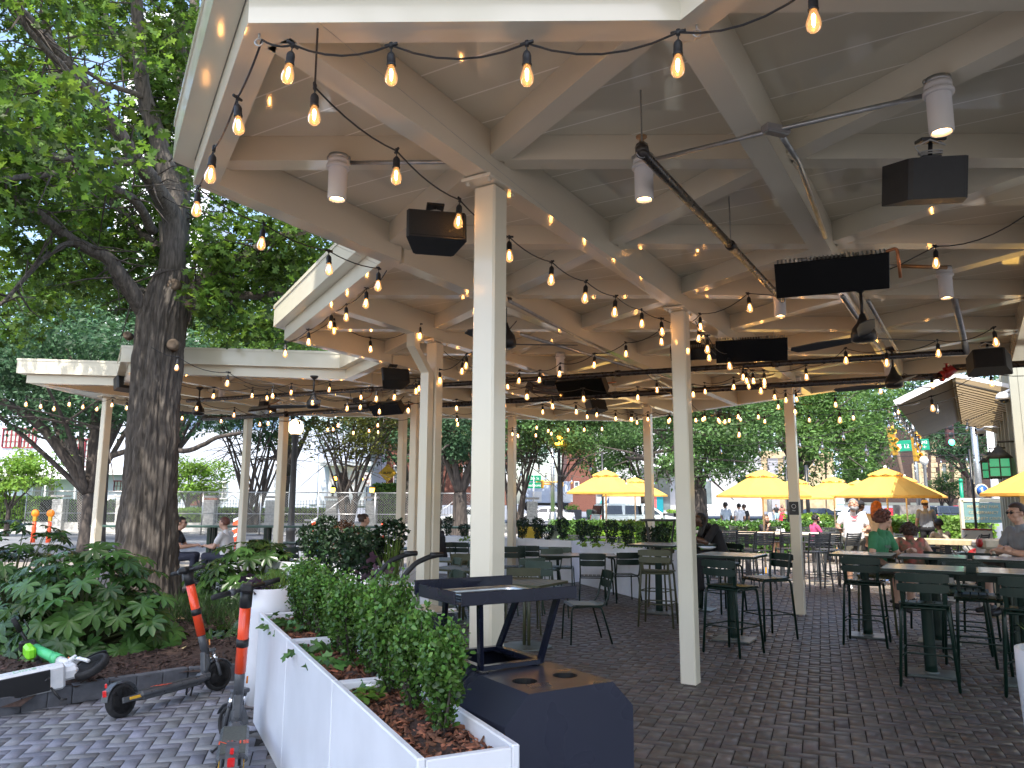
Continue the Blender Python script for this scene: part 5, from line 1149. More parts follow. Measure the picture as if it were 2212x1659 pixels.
# ================================================================== HUNG UNDER THE ROOF
sk = MB(); sk.tube([(0, 0, 0), (0, 0, -.035)], .003, 5); sk.lathe([(.006, -.03), (.016, -.042), (.0185, -.052), (.0185, -.085), (.0205, -.087), (.0205, -.095), (.016, -.097)], (0, 0, 0), 12)
sk.tube([(-.03, 0, .002), (.03, 0, .002)], .0075, 6); sk.tube([(0, 0, .012), (0, 0, -.012)], .009, 6); sock_me = sk.mesh('socket', blackp)
def bulb_mesh(g, lit):
    b = MB(); b.use(g); b.lathe([(.013, -.096), (.016, -.106), (.026, -.135), (.0285, -.152), (.025, -.170), (.014, -.181), (0, -.185)], (0, 0, 0), 14)
    if lit: b.use(filam); b.lathe([(.003, -.108), (.0075, -.118), (.0065, -.150), (.002, -.162)], (0, 0, 0), 8)
    else: b.use(alu); b.lathe([(.004, -.10), (.005, -.13), (.002, -.15)], (0, 0, 0), 6)
    return b.mesh('bulb')
bulb_lit = bulb_mesh(bulbg, True); bulb_off = bulb_mesh(bulbw, False)
NB = [0]
def string(pts, label, sag=.05, lit=True, guy=False, grp='string lights under the pavilion roof', tilt=None, cable_r=.0048, ends=None, bulbs=None, scale=1.):
    """pts: world points where sockets hang"""
    P = [Vector(p) for p in pts]; t = empty('string_light' , P[0], 0, label, 'string lights', grp); c = MB(); Q = []
    path = ([Vector(ends[0])] if ends and ends[0] is not None else [])+P+([Vector(ends[1])] if ends and ends[1] is not None else [])
    for a, b in zip(path, path[1:]):
        for s in range(6): u = s/6; Q.append(a.lerp(b, u)-Vector((0, 0, sag*4*u*(1-u)*((b-a).length/.6))))
    Q.append(path[-1]); c.tube(Q, cable_r, 5); kid(c.build('cable', blackp), t)
    if guy: g = MB(); g.tube([path[0]+Vector((0, 0, .03)), path[-1]+Vector((0, 0, .03))], .0012, 4); kid(g.build('guy_wire', galv), t)
    for i, p in enumerate(P):
        if bulbs is not None and i not in bulbs: continue
        s = bpy.data.objects.new('socket', sock_me); C.objects.link(s); s.location = p-t.location; s.rotation_euler = (random.uniform(-.08, .08), random.uniform(-.08, .08), random.uniform(0, 3)); s.parent = t; s.scale = (scale*random.uniform(.94, 1.06),)*3
        b = bpy.data.objects.new('bulb', bulb_lit if lit else bulb_off); C.objects.link(b); b.parent = s; NB[0] += 1
    return t
K0, K1, K2, K3 = node(0, -1), node(1, -1), node(-1, 0), node(-1, 1)
def Zs(L, z): return [onz(x, y, z) for x, y in L]
string([onz(632, 97, 3.50), onz(845, 98, 3.50), onz(1138, 94, 3.50), onz(1465, 70, 3.50), onz(1756, -28, 3.50)], 'string of bulbs along the front roof edge at the top of the picture', sag=.07, guy=False, ends=(onz(566, 86, 3.54), None))
string([onz(513, 212, 3.46), onz(462, 322, 3.46), onz(428, 405, 3.45)], 'string of bulbs down the left roof edge', sag=.03, ends=(onz(566, 86, 3.54), None))
string([onz(570, 484, 3.48), onz(710, 542, 3.48), onz(818, 580, 3.48), ], 'string of bulbs below the left girder, against the trees', sag=.03, ends=(onz(425, 404, 3.5), None), guy=True)
string([aty(792, 622, 6.7), aty(748, 657, 7.3), aty(717, 674, 7.7), aty(667, 712, 8.3), aty(617, 738, 8.8)], 'string of bulbs climbing along the second roof edge at left', sag=.03, ends=(onz(835, 585, 3.48), None))
string([onz(680, 188, 3.46), onz(857, 326, 3.46), onz(993, 432, 3.46), onz(1100, 512, 3.46), onz(1192, 566, 3.46), onz(1266, 608, 3.46), onz(1330, 640, 3.46), onz(1386, 669, 3.46), onz(1428, 688, 3.46)], 'string of bulbs along the main girder past the big post', sag=.03, ends=(onz(686, 62, 3.54), onz(1475, 700, 3.46)), guy=True)
string([aty(722, 690, 8.9), aty(800, 730, 9.5), aty(907, 700+0, 8.6)], 'short string of bulbs near the downspout', sag=.04, ends=(aty(600, 745, 9.0), None))
string([aty(1512, 678, 7.6), aty(1616, 634, 7.0), aty(2021, 532, 5.6)], 'string of bulbs from the slim post to the right over the heaters', sag=.05, ends=(aty(1492, 695, 7.5), aty(2215, 465, 4.9)), bulbs=[0, 1, 2])
string([aty(1427, 712, 8.2), aty(1352, 740, 8.6), aty(1285, 764, 9.0), aty(1210, 785, 9.5), aty(1166, 800, 9.9), aty(1122, 800, 10.2), aty(1095, 815, 10.5)], 'string of bulbs running back and left from the slim cream post', sag=.05)
string([aty(1510, 705, 8.0), aty(1530, 748, 8.6), aty(1605, 790, 9.4), aty(1650, 800, 9.6), aty(1740, 790, 9.3), aty(1826, 722+30, 8.4), aty(1915, 755, 8.0), aty(2025, 735, 7.4), aty(2146, 708, 6.7)], 'long string of bulbs right of the slim post below the fans', sag=.05)
string([aty(1650, 812, 10.2), aty(1625, 800, 10.0), aty(1585, 815, 10.6), aty(1522, 827, 11.0)], 'short string of bulbs beside the far cream post', sag=.05)
lines = [ # generated strings: world start, end
 ((-4, 3), (-4, 6), 'far left under the roof edge'), ((-5, 5), (-2, 5), 'across the bay behind the downspout'), ((-2, 3), (-2, 7), 'from the downspout post to the back'), ((-4, 5), (-1, 2), 'crossing the middle bay at a slant'),
 ((-3, 6), (1, 6), 'across the back middle bays'), ((-6, 5), (-6, 9), 'in the left far bays'), ((-8, 7), (-4, 7), 'along the far left bays'), ((-4, 6), (-4, 9), 'back from the pale post'), ((-7, 8), (-3, 8), 'close to the far edge at left'),
 ((-2, 7), (1, 4), 'along the far slanting edge'), ((1, 4), (4, 1), 'over the far bar stools'), ((0, 2), (0, 5), 'between the two right cream posts'), ((0, 5), (-2, 7), 'between the far posts'), ((-4, 8), (-2, 7), 'at the far middle edge'), ((-1, 4), (-1, 7), 'down the centre of the roof'), ((-3, 4), (0, 4), 'over the middle tables')]
for a, b, lb in lines:
    p, q = node(*a), node(*b); z0 = 3.42; p = p+Vector((.12, -.15, zb(p)-.16)); q = q+Vector((.12, -.15, zb(q)-.16)); Ls = (q-p).length; n = max(3, int(Ls/.72)); pts = []
    for i in range(n): u = (i+.5)/n; v = p.lerp(q, u); v.z -= .22*4*u*(1-u)*min(1, Ls/5)+random.uniform(-.02, .02); pts.append(v)
    string(pts, 'string of small lit bulbs '+lb, sag=.05, ends=(p, q))
for L, lb in (([(103, 832), (113, 855), (140, 832), (105, 845), (155, 850)], 'bunch of bulbs at the far left corner of the roof'),):
    pass
Lf = node(-8, 6); string([Lf+Vector((-.05+.25*i, -.05+.02*i, 3.50-.04*(i % 3))) for i in range(9)]+[Lf+Vector((2.3, 0, 3.62))], 'string of bulbs bunched at the far left roof corner', sag=.05)
Lf2 = node(-6, 5); string([Lf2+Vector((.1+.62*i, -.02, 3.56-.12*math.sin(PI*i/5)**2)) for i in range(6)], 'string of bulbs below the far left fascia, right of the oak trunk', sag=.05)
# unlit clear bulbs outside over the terrace
out = [((1097, 1010, 22), (1692, 1000, 20)), ((1440, 955, 17), (2080, 850, 13.5)), ((1730, 940, 16), (2150, 880, 13)), ((1500, 985, 26), (2010, 960, 26)), ((1490, 1005, 30), (2060, 985, 30)), ((1720, 960, 21), (2170, 900, 18)), ((1110, 985, 17), (1450, 940, 16)), ((1480, 893, 14.2), (1720, 860, 13.0)), ((1730, 862, 12.5), (2130, 795, 9.5)), ((1600, 1022-30, 36), (2120, 1000, 36))]
for i, (a, b) in enumerate(out):
    p, q = aty(*a), aty(*b); n = int((q-p).length/(.75+.05*i)); warm = i in (7, 8)
    pts = [p.lerp(q, (k+.5)/n)-Vector((0, 0, .35*4*((k+.5)/n)*(1-(k+.5)/n))) for k in range(n)]
    string(pts, ['clear-bulb string over the terrace, low and far left', 'clear-bulb string over the terrace, rising to the right', 'clear-bulb string left of the awning', 'far clear-bulb string in front of the large trees', 'farthest clear-bulb string above the street', 'clear-bulb string between the far post and the awning', 'clear-bulb string left of the far slim post, against dark trees', 'lit string just outside the roof edge, left', 'lit string just outside the roof edge, right', 'very far clear-bulb string near the traffic lights'][i], lit=warm, sag=.03, ends=(p, q), grp='string lights over the terrace', scale=1.15)
# ---- cylinder downlights
dn = empty('downlight', (0, 0, 0), 0, '', 'ceiling light'); mb = MB(); mb.lathe([(.062, .02), (.062, 0), (.055, -.004), (.055, -.22), (.052, -.232), (.046, -.232), (.044, -.20), (0, -.20)], (0, 0, 0), 24); mb.lathe([(.066, -.015), (.070, -.022), (.070, -.034), (.066, -.04), (.056, -.04)], (0, 0, 0), 24); mb.build('housing', mat('white_lamp_housing', (.66, .63, .6), .45), dn)
mb = MB(); mb.lathe([(.06, .045), (.06, .02), (.0, .02)], (0, 0, 0), 20); mb.cbox((0, 0, .033), (.14, .02, .02), .004); mb.build('mounting_ring', galv, dn); mb = MB(); mb.lathe([(.043, -.213), (.03, -.219), (0, -.221)], (0, 0, 0), 18); mb.build('lens', dl_e, dn)
for i, (x, y, z, lb) in enumerate(((731, 352, 3.68, 'white cylinder downlight in the left bay, nearest the trees'), (1390, 352, 3.67, 'white cylinder downlight by the end of the black sprinkler pipe'), (2026, 190, 3.67, 'white cylinder downlight at upper right, above the hanging speaker'), (1683, 632, 3.66, 'white cylinder downlight behind the large heater, left'), (2040, 588, 3.66, 'white cylinder downlight by the copper pipe at right'), (1210, 768, 3.66, 'white cylinder downlight between the ceiling fan and the heater, centre'), (633, 835, 3.72, 'white cylinder downlight at left above the black lamp post'), (1722, 820, 3.66, 'white cylinder downlight far back, right of the slim post'), (1500-17, 770, 3.66, 'white cylinder downlight tilted behind the slim post'), (1035-2, 835, 3.66, 'white cylinder downlight behind the big post'), (480, 838, 3.74, 'white cylinder downlight right of the oak trunk'), (1918, 778, 3.66, 'white cylinder downlight above the far fan'))):
    o = dn if i == 0 else copy_tree(dn); o.location = onz(x, y, z-.03); tag(o, lb, 'ceiling light', 'white cylinder downlights')
# ---- speakers
def speaker(p, rz, tilt, s, lb, first=[]):
    if not first:
        t = empty('loudspeaker', (0, 0, 0), 0, '', 'loudspeaker'); mb = MB(); pf = [(-.20, -.10), (.20, -.10), (.13, .12), (-.13, .12)]; w3 = .145
        vs = []
        for x in (-w3, w3): vs += [(a*1.0, b, x) for a, b in pf]
        prof = [(-.215, -.10), (-.2, -.125), (.2, -.125), (.215, -.10), (.15, .11), (.13, .125), (-.13, .125), (-.15, .11)]; mb.prism(prof, -.095, .125); mb.build('cabinet', blackp, t)
        g = MB(); g.cbox((0, -.128, .015), (.38, .008, .20), .004); g.build('grille', mat('speaker_grille', (.012, .012, .012), .8, bump=.5, bscale=300), t)
        b = MB(); b.cbox((0, 0, .145), (.10, .06, .014), .003); b.tube([(0, 0, .14), (0, 0, .23)], .012, 8); b.cbox((0, 0, .235), (.13, .10, .02), .003); b.build('bracket', blackm, t)
        w_ = MB(); w_.tube([(.05, .02, .15), (.09, .03, .2), (.02, .05, .23), (-.06, .04, .2), (-.02, .02, .24)], .005, 6); w_.tube([(.06*math.cos(a), .05*math.sin(a), .158+.002*a) for a in np.linspace(0, 12, 30)], .004, 5); w_.build('cable_coil', mat('grey_cable', (.5, .5, .48), .5), t); first.append(t); o = t
    else: o = copy_tree(first[0])
    o.location = p; o.rotation_euler = (tilt, 0, rz); o.scale = (s, s, s); tag(o, lb, 'loudspeaker', 'black loudspeakers hung from the ceiling')
speaker(aty(940, 508, 4.55), R(12), R(-12), .86, 'black loudspeaker left of the big post, nearest the roof edge')
speaker(aty(2008, 398, 3.95), R(172), R(-14), 1.0, 'large black loudspeaker at upper right')
speaker(aty(851, 820, 9.6), R(25), R(-22), .85, 'black loudspeaker behind, left of the downspout')
speaker(aty(2137, 785, 8.6), R(150), R(15), 1.05, 'black loudspeaker near the right edge above the awning')
speaker(aty(1286, 880, 14), R(40), R(-20), .95, 'black loudspeaker far back below the centre heater')
speaker(aty(270, 832, 13.6), R(60), R(-10), 1.0, 'black loudspeaker beside the oak trunk under the far left roof')
# ---- infrared heaters
def heater(p, rz, tilt, lb, s=1., first=[]):
    if not first:
        t = empty('patio_heater', (0, 0, 0)); mb = MB(); mb.prism([(-.14, -.0), (.14, 0), (.11, .13), (-.09, .13)], -.40, .40, M=Matrix(((0, 0, 1), (1, 0, 0), (0, 1, 0)))); mb.build('housing', mat('brown_heater_body', (.035, .024, .018), .35, metal=.3), t)
        f = MB(); f.cbox((0, 0, -.006), (.80, .285, .012), .003); f.build('glass_panel', mat('heater_black_glass', (.004, .004, .004), .12), t)
        g = MB()
        for i in range(26): g.box((-.375+.03*i, -.125, .07), (.012, .02, .055))
        g.cbox((0, .0, .136), (.7, .15, .008), .002); g.build('vent', galv, t); b = MB(); b.cbox((0, .0, .20), (.24, .13, .13), .01); b.tube([(-.2, 0, .13), (-.2, 0, .42)], .009, 6); b.tube([(.2, 0, .13), (.2, 0, .42)], .009, 6); b.build('bracket', blackm, t)
        h = MB(); h.tube(bent([(.12, .05, .2), (.35, .1, .24), (.42, .15, .34)], .1), .012, 8); h.build('gas_hose', copper, t); first.append(t); o = t
    else: o = copy_tree(first[0])
    o.location = p; o.rotation_mode = 'XYZ'; o.rotation_euler = (tilt, 0, rz); o.scale = (s, s, s); tag(o, lb, 'patio heater', 'black overhead patio heaters')
heater(aty(1795, 596, 5.3), R(-22), R(-52), 'largest black overhead heater, at right', .95)
heater(aty(1623, 757, 8.1), R(-16), R(-56), 'black overhead heater right of the slim cream post', .93)
heater(aty(1254, 838, 10.9), R(-34), R(-50), 'black overhead heater in the centre, behind the black pipes', .96)
heater(aty(1180, 845, 11.6), R(30), R(30), 'brown overhead heater back to back with the centre one, seen from its side', .8)
heater(aty(832, 884, 12.6), R(-36), R(-48), 'black overhead heater left of the downspout', .85)
heater(aty(1500, 765, 8.9), R(-15), R(-30), 'overhead heater just behind the slim cream post, seen from its top', .7)
heater(aty(566, 890, 14), R(-38), R(-10), 'overhead heater between the two slim posts at left', .75)
heater(aty(775, 880, 14), R(-30), R(20), 'brown overhead heater left of the downspout, tilted away', .7)
# ---- ceiling fans
def fan(p, rz, lb, rod=.35, s=1., first=[]):
    if not first:
        t = empty('ceiling_fan', (0, 0, 0)); mb = MB(); mb.lathe([(0, -.02), (.07, -.02), (.105, .0), (.105, .06), (.09, .11), (.05, .16), (.03, .21), (.022, .24)], (0, 0, 0), 22); mb.build('motor', blackm, t)
        r_ = MB(); r_.tube([(0, 0, .2), (0, 0, .2+rod)], .014, 8); r_.lathe([(.014, .15+rod), (.06, .19+rod), (.065, .21+rod), (0, .21+rod)], (0, 0, 0), 16); r_.build('rod', blackm, t)
        for k in range(3):
            a = 2*PI*k/3; M = Matrix.Rotation(a, 3, 'Z'); b = MB(); sh = [(.08, -.03), (.2, -.055), (.5, -.075), (.68, -.06), (.72, 0), (.68, .05), (.4, .07), (.15, .045), (.08, .03)]
            vs = []
            for z in (-.004, .004): vs += [M@Vector((x, y, z+.02+.25*y*1.0)) for x, y in sh]
            n = len(sh); b.add(vs, [tuple(range(n))[::-1], tuple(range(n, 2*n))]+[(i, (i+1) % n, n+(i+1) % n, n+i) for i in range(n)]); b.build('blade', mat('fan_blade', (.03, .034, .042), .4) if k == 0 and 'fan_blade' not in MATS else MATS['fan_blade'], t)
        first.append(t); o = t
    else: o = copy_tree(first[0])
    o.location = p; o.rotation_euler = (0, 0, rz); o.scale = (s, s, s); tag(o, lb, 'ceiling fan', 'black ceiling fans')
fan(aty(1866, 735, 6.6), R(8), 'nearest black ceiling fan, at right below the big heater', .28)
fan(aty(1932, 835, 9.2), R(20), 'black ceiling fan further back at right, above the terrace edge', .5)
fan(aty(1092, 748, 7.4), R(2), 'black ceiling fan partly hidden behind the big post', .3)
fan(aty(676, 880, 11.6), R(50), 'black ceiling fan at left above the lamp post', .55)
fan(aty(428, 895, 13.5), R(80), 'black ceiling fan right of the oak trunk', .5)
# ---- pipes and conduit
def pipe(pts, r_, m, lb, name='pipe', cat='pipe', grp=None, joints=True, cap=None):
    P = [Vector(p) for p in pts]; t = empty(name, P[0], 0, lb, cat, grp); mb = MB(); mb.tube(bent(P, r_*3) if len(P) > 2 else P, r_, 10); kid(mb.build('run', m), t)
    if joints:
        for p, q in zip(P, P[1:]):
            d = (q-p).normalized(); k = max(1, int((q-p).length/2.4))
            for i in range(1, k+1): c = p.lerp(q, i/(k+1)); j = MB(); j.tube([c-d*.035, c+d*.035], r_*1.35, 10); kid(j.build('coupling', m), t); h = MB(); h.tube([c+Vector((0, 0, r_)), Vector((c.x, c.y, 3.83))], .005, 5); h.tube([c+d*.03+Vector((r_*1.2*math.cos(a), 0, r_*1.2*math.sin(a))) for a in np.linspace(0, 2*PI, 10)], .003, 4); kid(h.build('hanger', galv), t)
    return t
blackpipe = mat('black_iron_pipe', (.025, .02, .018), .3, noise=.2, nscale=10, rvar=.1)
bracket = 3.42
t = pipe([onz(1386, 318, 3.52), onz(1388, 330, 3.46), onz(1690, 648, 3.46)], .027, blackpipe, 'black sprinkler branch pipe running diagonally back from a red-brown valve', 'sprinkler_pipe', grp='black sprinkler pipes')
mb = MB(); c = onz(1386, 318, 3.53); mb.lathe([(.012, 0), (.012, .05), (.03, .055), (.03, .062), (0, .062)], c, 12); kid(mb.build('valve', brass), t)
pp1 = [onz(405, 866, 3.45), onz(894, 849, 3.40), onz(1097, 834, 3.40), onz(1448, 808, 3.40), onz(1725, 785, 3.38), onz(2084, 760, 3.36)]
pp1 = [pp1[0], pp1[3], pp1[5]]; mid = pp1[0].lerp(pp1[2], .55); t = pipe([pp1[0], pp1[2]], .036, blackpipe, 'upper black pipe running across the whole patio to the upright galvanised pipe', 'sprinkler_pipe', grp='black sprinkler pipes')
e = pp1[2]; t = pipe([e, e+Vector((.02, 0, 0)), aty(2052, 600, e.y-1.1)], .035, galv, 'bright galvanised pipe rising at right from the black pipe', 'riser_pipe', joints=False)
p_ = aty(2050, 598, e.y-1.1); pipe([p_, aty(2046, 455, e.y-1.6), aty(2250, 425, e.y-1.9)], .04, blackpipe, 'thick black pipe bending to the right edge above the galvanised pipe', 'riser_pipe', joints=False)
q0, q1 = onz(440, 905, 3.35), onz(2035, 812, 3.33); t = pipe([q0, q1], .045, blackpipe, 'lower thicker black pipe running across the patio to the red valve', 'sprinkler_pipe', grp='black sprinkler pipes')
pipe([q1+Vector((.12, -.05, .1)), q1+Vector((3.5, -1.5, .1))], .045, blackpipe, 'black pipe going from the red valve to the right edge', 'sprinkler_pipe', grp='black sprinkler pipes')
v = empty('red_valve', q1, 0, 'red valve fitting where the two black pipes meet at right', 'valve'); mb = MB(); mb.tube([q1-Vector((.02, 0, 0)), q1+Vector((.07, 0, .03)), q1+Vector((.14, -.05, .1))], .06, 12); mb.lathe([(.075, -.01), (.075, .01)], q1, 14, M=Matrix.Rotation(PI/2, 3, 'Y')); mb.lathe([(.05, 0), (.05, .03), (.015, .03), (.015, .08), (.04, .085), (0, .09)], q1+Vector((.07, 0, .08)), 12); kid(mb.build('valve_body', redv), v)
def conduit(pts, lb, r_=.013): return pipe(pts, r_, galv, lb, 'conduit', 'conduit', 'galvanised conduits', joints=False)
conduit([onz(757, 352, 3.66), onz(960, 350, 3.66), onz(1040, 348, 3.66)], 'thin conduit from the left downlight towards the big post')
conduit([onz(1412, 345, 3.62), onz(1675, 281, 3.54), onz(2005, 205, 3.62)], 'long thin conduit linking two downlights at upper right')
jb = onz(1676, 280, 3.545); b = empty('junction_box', jb, 0, 'grey junction box on the conduit under the second girder', 'junction box'); mb = MB(); mb.cbox(jb, (.15, .06, .04), .008, rz=R(20)); kid(mb.build('box', mat('grey_cast_box', (.22, .21, .20), .5)), b); mb = MB(); mb.cbox(jb-Vector((0, 0, .023)), (.13, .045, .008), .003, rz=R(20)); kid(mb.build('cover', galv), b)
conduit([onz(1690, 295, 3.55), onz(1725, 350, 3.55), onz(1783, 512, 3.55)], 'conduit running down the second girder from the junction box', .016)
conduit([onz(1100, 650, 3.54), onz(1260, 735, 3.54), onz(1480, 852, 3.5)], 'conduit slanting behind the slim post under the middle bays', .016)
conduit([onz(1125, 722, 3.50), onz(1480, 828, 3.46), onz(1483, 842, 3.4)], 'sprinkler branch conduit behind the ceiling fan in the centre', .02)
conduit([onz(1820, 640, 3.5), onz(1925, 790, 3.5)], 'left of two bright pipes on the far girder at right', .02); conduit([onz(1875, 650, 3.52), onz(1945, 770, 3.52)], 'right of two bright pipes on the far girder at right', .018)
conduit([onz(1725, 560, 3.6), onz(1945, 575, 3.55)], 'short conduit right of the large heater', .012)
pipe([aty(1910, 545, 5.6), aty(1938, 535, 5.6), aty(1945, 600, 5.6)], .012, copper, 'copper coloured gas pipe beside the large heater', 'gas_pipe', joints=False)
pipe([aty(1945, 575, 5.9), aty(2045, 578, 5.9)], .016, brass, 'brown gas pipe running right from the copper pipe', 'gas_pipe', joints=False)
# eye bolts at the roof corners
for i, p in enumerate((onz(560, 78, 3.56), onz(424, 402, 3.56), onz(1505, 58, 3.56))):
    t = empty('eye_bolt', p, 0, ['steel eye bolt at the near roof corner', 'steel eye bolt at the left roof corner', 'steel eye bolt at the notch of the front roof edge'][i], 'eye bolt', 'eye bolts holding the string lights'); mb = MB(); mb.tube([p+Vector((0, 0, .02)), p+Vector((0, 0, -.012))], .005, 6); mb.tube([p+Vector((.016*math.cos(a), 0, -.028+.016*math.sin(a))) for a in np.linspace(0, 2*PI, 14)], .0035, 6); kid(mb.build('eye', galv), t)
# ================================================================== RESTAURANT WALL AND AWNING AT RIGHT
def GP(x, Y, z=0.): v = aty(x, 1085, Y); return Vector((v.x, Y, z))
Wn = eC*1.0; wc = Vector((8.3, 12.3, 0)); wd = eB; wn = Vector((eB.y, -eB.x, 0))     # wall runs along eB; wn points into the building
bld = empty('restaurant', wc, 0, 'pale sided restaurant wall with pilasters at the right edge', 'building'); MWm = Matrix((wd, wn, zv)).transposed()
def WB(nm, m, parts, par=None):
    mb = MB()
    for c, s in parts: mb.cbox(wc+wd*c[0]+wn*c[1]+zv*c[2], s, .004, M=MWm)
    return kid(mb.build(nm, m), par or bld)
WB('wall', wallc, [((6, 2, 2.4), (12, 4, 4.8))])
for i in range(7): WB('pilaster', wallc, [((.15+1.9*i, -.06, 2.3), (.28, .12, 4.4)), ((.15+1.9*i, -.08, .45), (.34, .17, .9))])
for i in range(6):
    f = WB('window', mat('dark_window_frame', (.09, .09, .08), .4) if i == 0 else MATS['dark_window_frame'], [((1.1+1.9*i, -.01, 1.9), (1.3, .05, 1.9))]); WB('pane', winglass, [((1.1+1.9*i, -.04, 1.9), (1.16, .02, 1.76))], f)
kw = MB(); kw.cbox(wc+wd*(-.0)-wn*.55+zv*.5, (.9, .5, 1.0), .01, M=MWm); tag(kw.build('knee_wall', mat('marbled_stone', (.5, .48, .46), .6, noise=.35, nscale=4)), 'short marbled stone knee wall beside the man with crossed arms', 'wall'); kc = MB(); kc.cbox(wc-wn*.55+zv*1.03, (1.0, .6, .06), .008, M=MWm); kc = kc.build('capstone', conc); kid(kc, bpy.data.objects['knee_wall'])
aw = empty('awning', wc, 0, 'long slatted wooden awning on the restaurant wall at right', 'awning'); E0 = Vector((7.15, 14.0, 0)); eaveo, ridgeo, wallo = 0, .95, 2.1
mb = MB(); n = 11
def AP(t, o, z): return E0+wd*t+wn*o+zv*z
for i in range(n):
    o0, o1 = eaveo+(ridgeo-eaveo)*i/n, eaveo+(ridgeo-eaveo)*(i+1)/n; z0_, z1_ = 3.49+.44*i/n, 3.49+.44*(i+1)/n; st_ = .018
    vs = [AP(0, o0, z0_), AP(0, o1, z1_-.0), AP(8.5, o1, z1_), AP(8.5, o0, z0_), AP(0, o0, z0_+.03), AP(0, o1-.01, z1_+.02), AP(8.5, o1-.01, z1_+.02), AP(8.5, o0, z0_+.03)]
    vs = [v-zv*(.015 if k in (0, 3) else 0) for k, v in enumerate(vs)]; mb.add(vs, [(0,1,2,3),(7,6,5,4),(0,4,5,1),(1,5,6,2),(2,6,7,3),(3,7,4,0)])
kid(mb.build('slope', awnu), aw)
for i in range(22):
    t = .15+8.2*i/21; l = MB(); l.beam(AP(t, ridgeo+.02, 3.90), AP(t, wallo+.1, 3.46), .26, .02, up=(wd*-.8+zv)); kid(l.build('louvre', awnu), aw)
l = MB(); l.beam(AP(-.03, eaveo-.03, 3.50), AP(-.03, ridgeo, 3.96), .05, .11); l.beam(AP(-.03, ridgeo, 3.955), AP(-.03, wallo+.1, 3.55), .05, .07); kid(l.build('end_trim', whitepaint), aw); l = MB(); l.beam(AP(0, ridgeo, 3.87), AP(8.5, ridgeo, 3.87), .05, .08); kid(l.build('ridge_beam', awnu), aw)
string([AP(.1+.42*i, -.05, 3.46-.03*(i % 2)) for i in range(19)], 'string of clear bulbs under the left edge of the awning', lit=False, sag=.02, grp='string lights over the terrace', scale=1.1)
string([GP(2097, 30, 3.55)+Vector((.28*i, 0, .30*(abs(i-2)/9)**2*3)) for i in range(13)], 'drooping bright string of bulbs above the sign board', lit=False, sag=.02, grp='string lights over the terrace', scale=1.4)
for i, (x, y, Y, s, lb) in enumerate(((2168, 860, 12.6, 1.0, 'near white dome camera on the wall at right'), (2118, 935, 19, 1.0, 'far white dome camera under the awning'))):
    c = aty(x, y, Y); t = empty('dome_camera', c, 0, lb, 'security camera', 'white dome cameras'); m_ = MB(); m_.lathe([(0, .10), (.05, .10), (.10, .06), (.115, .02), (.115, -.02), (.085, -.025)], c, 20); m_.tube([c+Vector((0, 0, .07)), c+wn*.10+zv*.13, c+wn*.5+zv*.13], .03, 10); m_.cbox(c+wn*.5+zv*.12, (.12, .1, .22), .01, M=MWm); kid(m_.build('housing', whitepaint), t); g = MB(); g.sphere(c-zv*.03, .078, 14, 8, (1, 1, .8)); kid(g.build('dome', carg), t)
for i, (x, y, Y, lb) in enumerate(((2160, 1010, 14.0, 'near green-glass wall lantern'), (2141, 1016, 16.2, 'green-glass wall lantern half hidden behind the near one'))):
    c = aty(x, y, Y); t = empty('wall_lantern', c, 0, lb, 'lantern', 'green-glass wall lanterns'); f = MB(); w2, hh = .17, .17
    for sx in (-1, 0, 1):
        for sy in (-1, 0, 1):
            if sx or sy: f.cbox(c+wd*sx*w2+wn*sy*w2, (.022, .022, 2*hh+.04), .003, M=MWm)
    for z in (-hh, 0, hh):
        for sx in (-1, 1): f.cbox(c+wd*sx*w2+zv*z, (.02, 2*w2, .02), .002, M=MWm); f.cbox(c+wn*sx*w2+zv*z, (2*w2, .02, .02), .002, M=MWm)
    f.lathe([(w2*1.75, hh), (w2*.9, hh+.12), (.03, hh+.22), (0, hh+.24)], c, 4, M=MWm@Matrix.Rotation(PI/4, 3, 'Z')); f.tube([c+zv*(hh+.22), c+zv*(hh+.3), c+wn*.35+zv*(hh+.3)], .018, 8); kid(f.build('frame', ckmetal), t); g = MB(); g.box(c, (2*w2-.04, 2*w2-.04, 2*hh-.03), M=MWm); kid(g.build('glass', greengl), t)
# ================================================================== HEDGES, SIGN BOARD, STREET FURNITURE
def hedge(p, q, w_, h_, k, m, lb, z0=-.1, ls=.09):
    p = Vector(p); q = Vector(q); t = empty('hedge', p, 0, lb, 'hedge'); d = (q-p); L_ = d.length; d.normalize(); n_ = Vector((-d.y, d.x, 0)); M = Matrix((d, n_, zv)).transposed()
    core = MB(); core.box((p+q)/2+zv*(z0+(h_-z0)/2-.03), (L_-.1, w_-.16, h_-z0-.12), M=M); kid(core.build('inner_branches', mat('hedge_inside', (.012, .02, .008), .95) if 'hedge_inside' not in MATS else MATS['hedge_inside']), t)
    a = rng.random(k)*L_; f = rng.random(k); top = f < .45; off_ = np.where(top, (rng.random(k)-.5)*w_, np.where(rng.random(k) < .85, -.5, .5)*w_); z = np.where(top, h_, z0+(h_-z0)*rng.random(k)); P = np.array(p)[None]+np.outer(a, np.array(d))+np.outer(off_, np.array(n_)); P[:, 2] = z; P += rng.normal(size=P.shape)*.035
    Nn = np.where(top[:, None], np.array([[0, 0, 1.]]), -np.array(n_)[None])+rng.normal(size=P.shape)*.6; kid(scatter('leaves', T_OVAL, P, Nn, ls*(.6+.8*rng.random(k)), m, tint=tints(k, .45, 1.5, .2)), t); return t
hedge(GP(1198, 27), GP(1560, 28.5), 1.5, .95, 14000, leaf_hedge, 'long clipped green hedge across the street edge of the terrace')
hedge(GP(1548, 27.5), GP(1935, 29), 1.5, .93, 12000, leaf_box, 'darker clipped hedge behind the terrace tables')
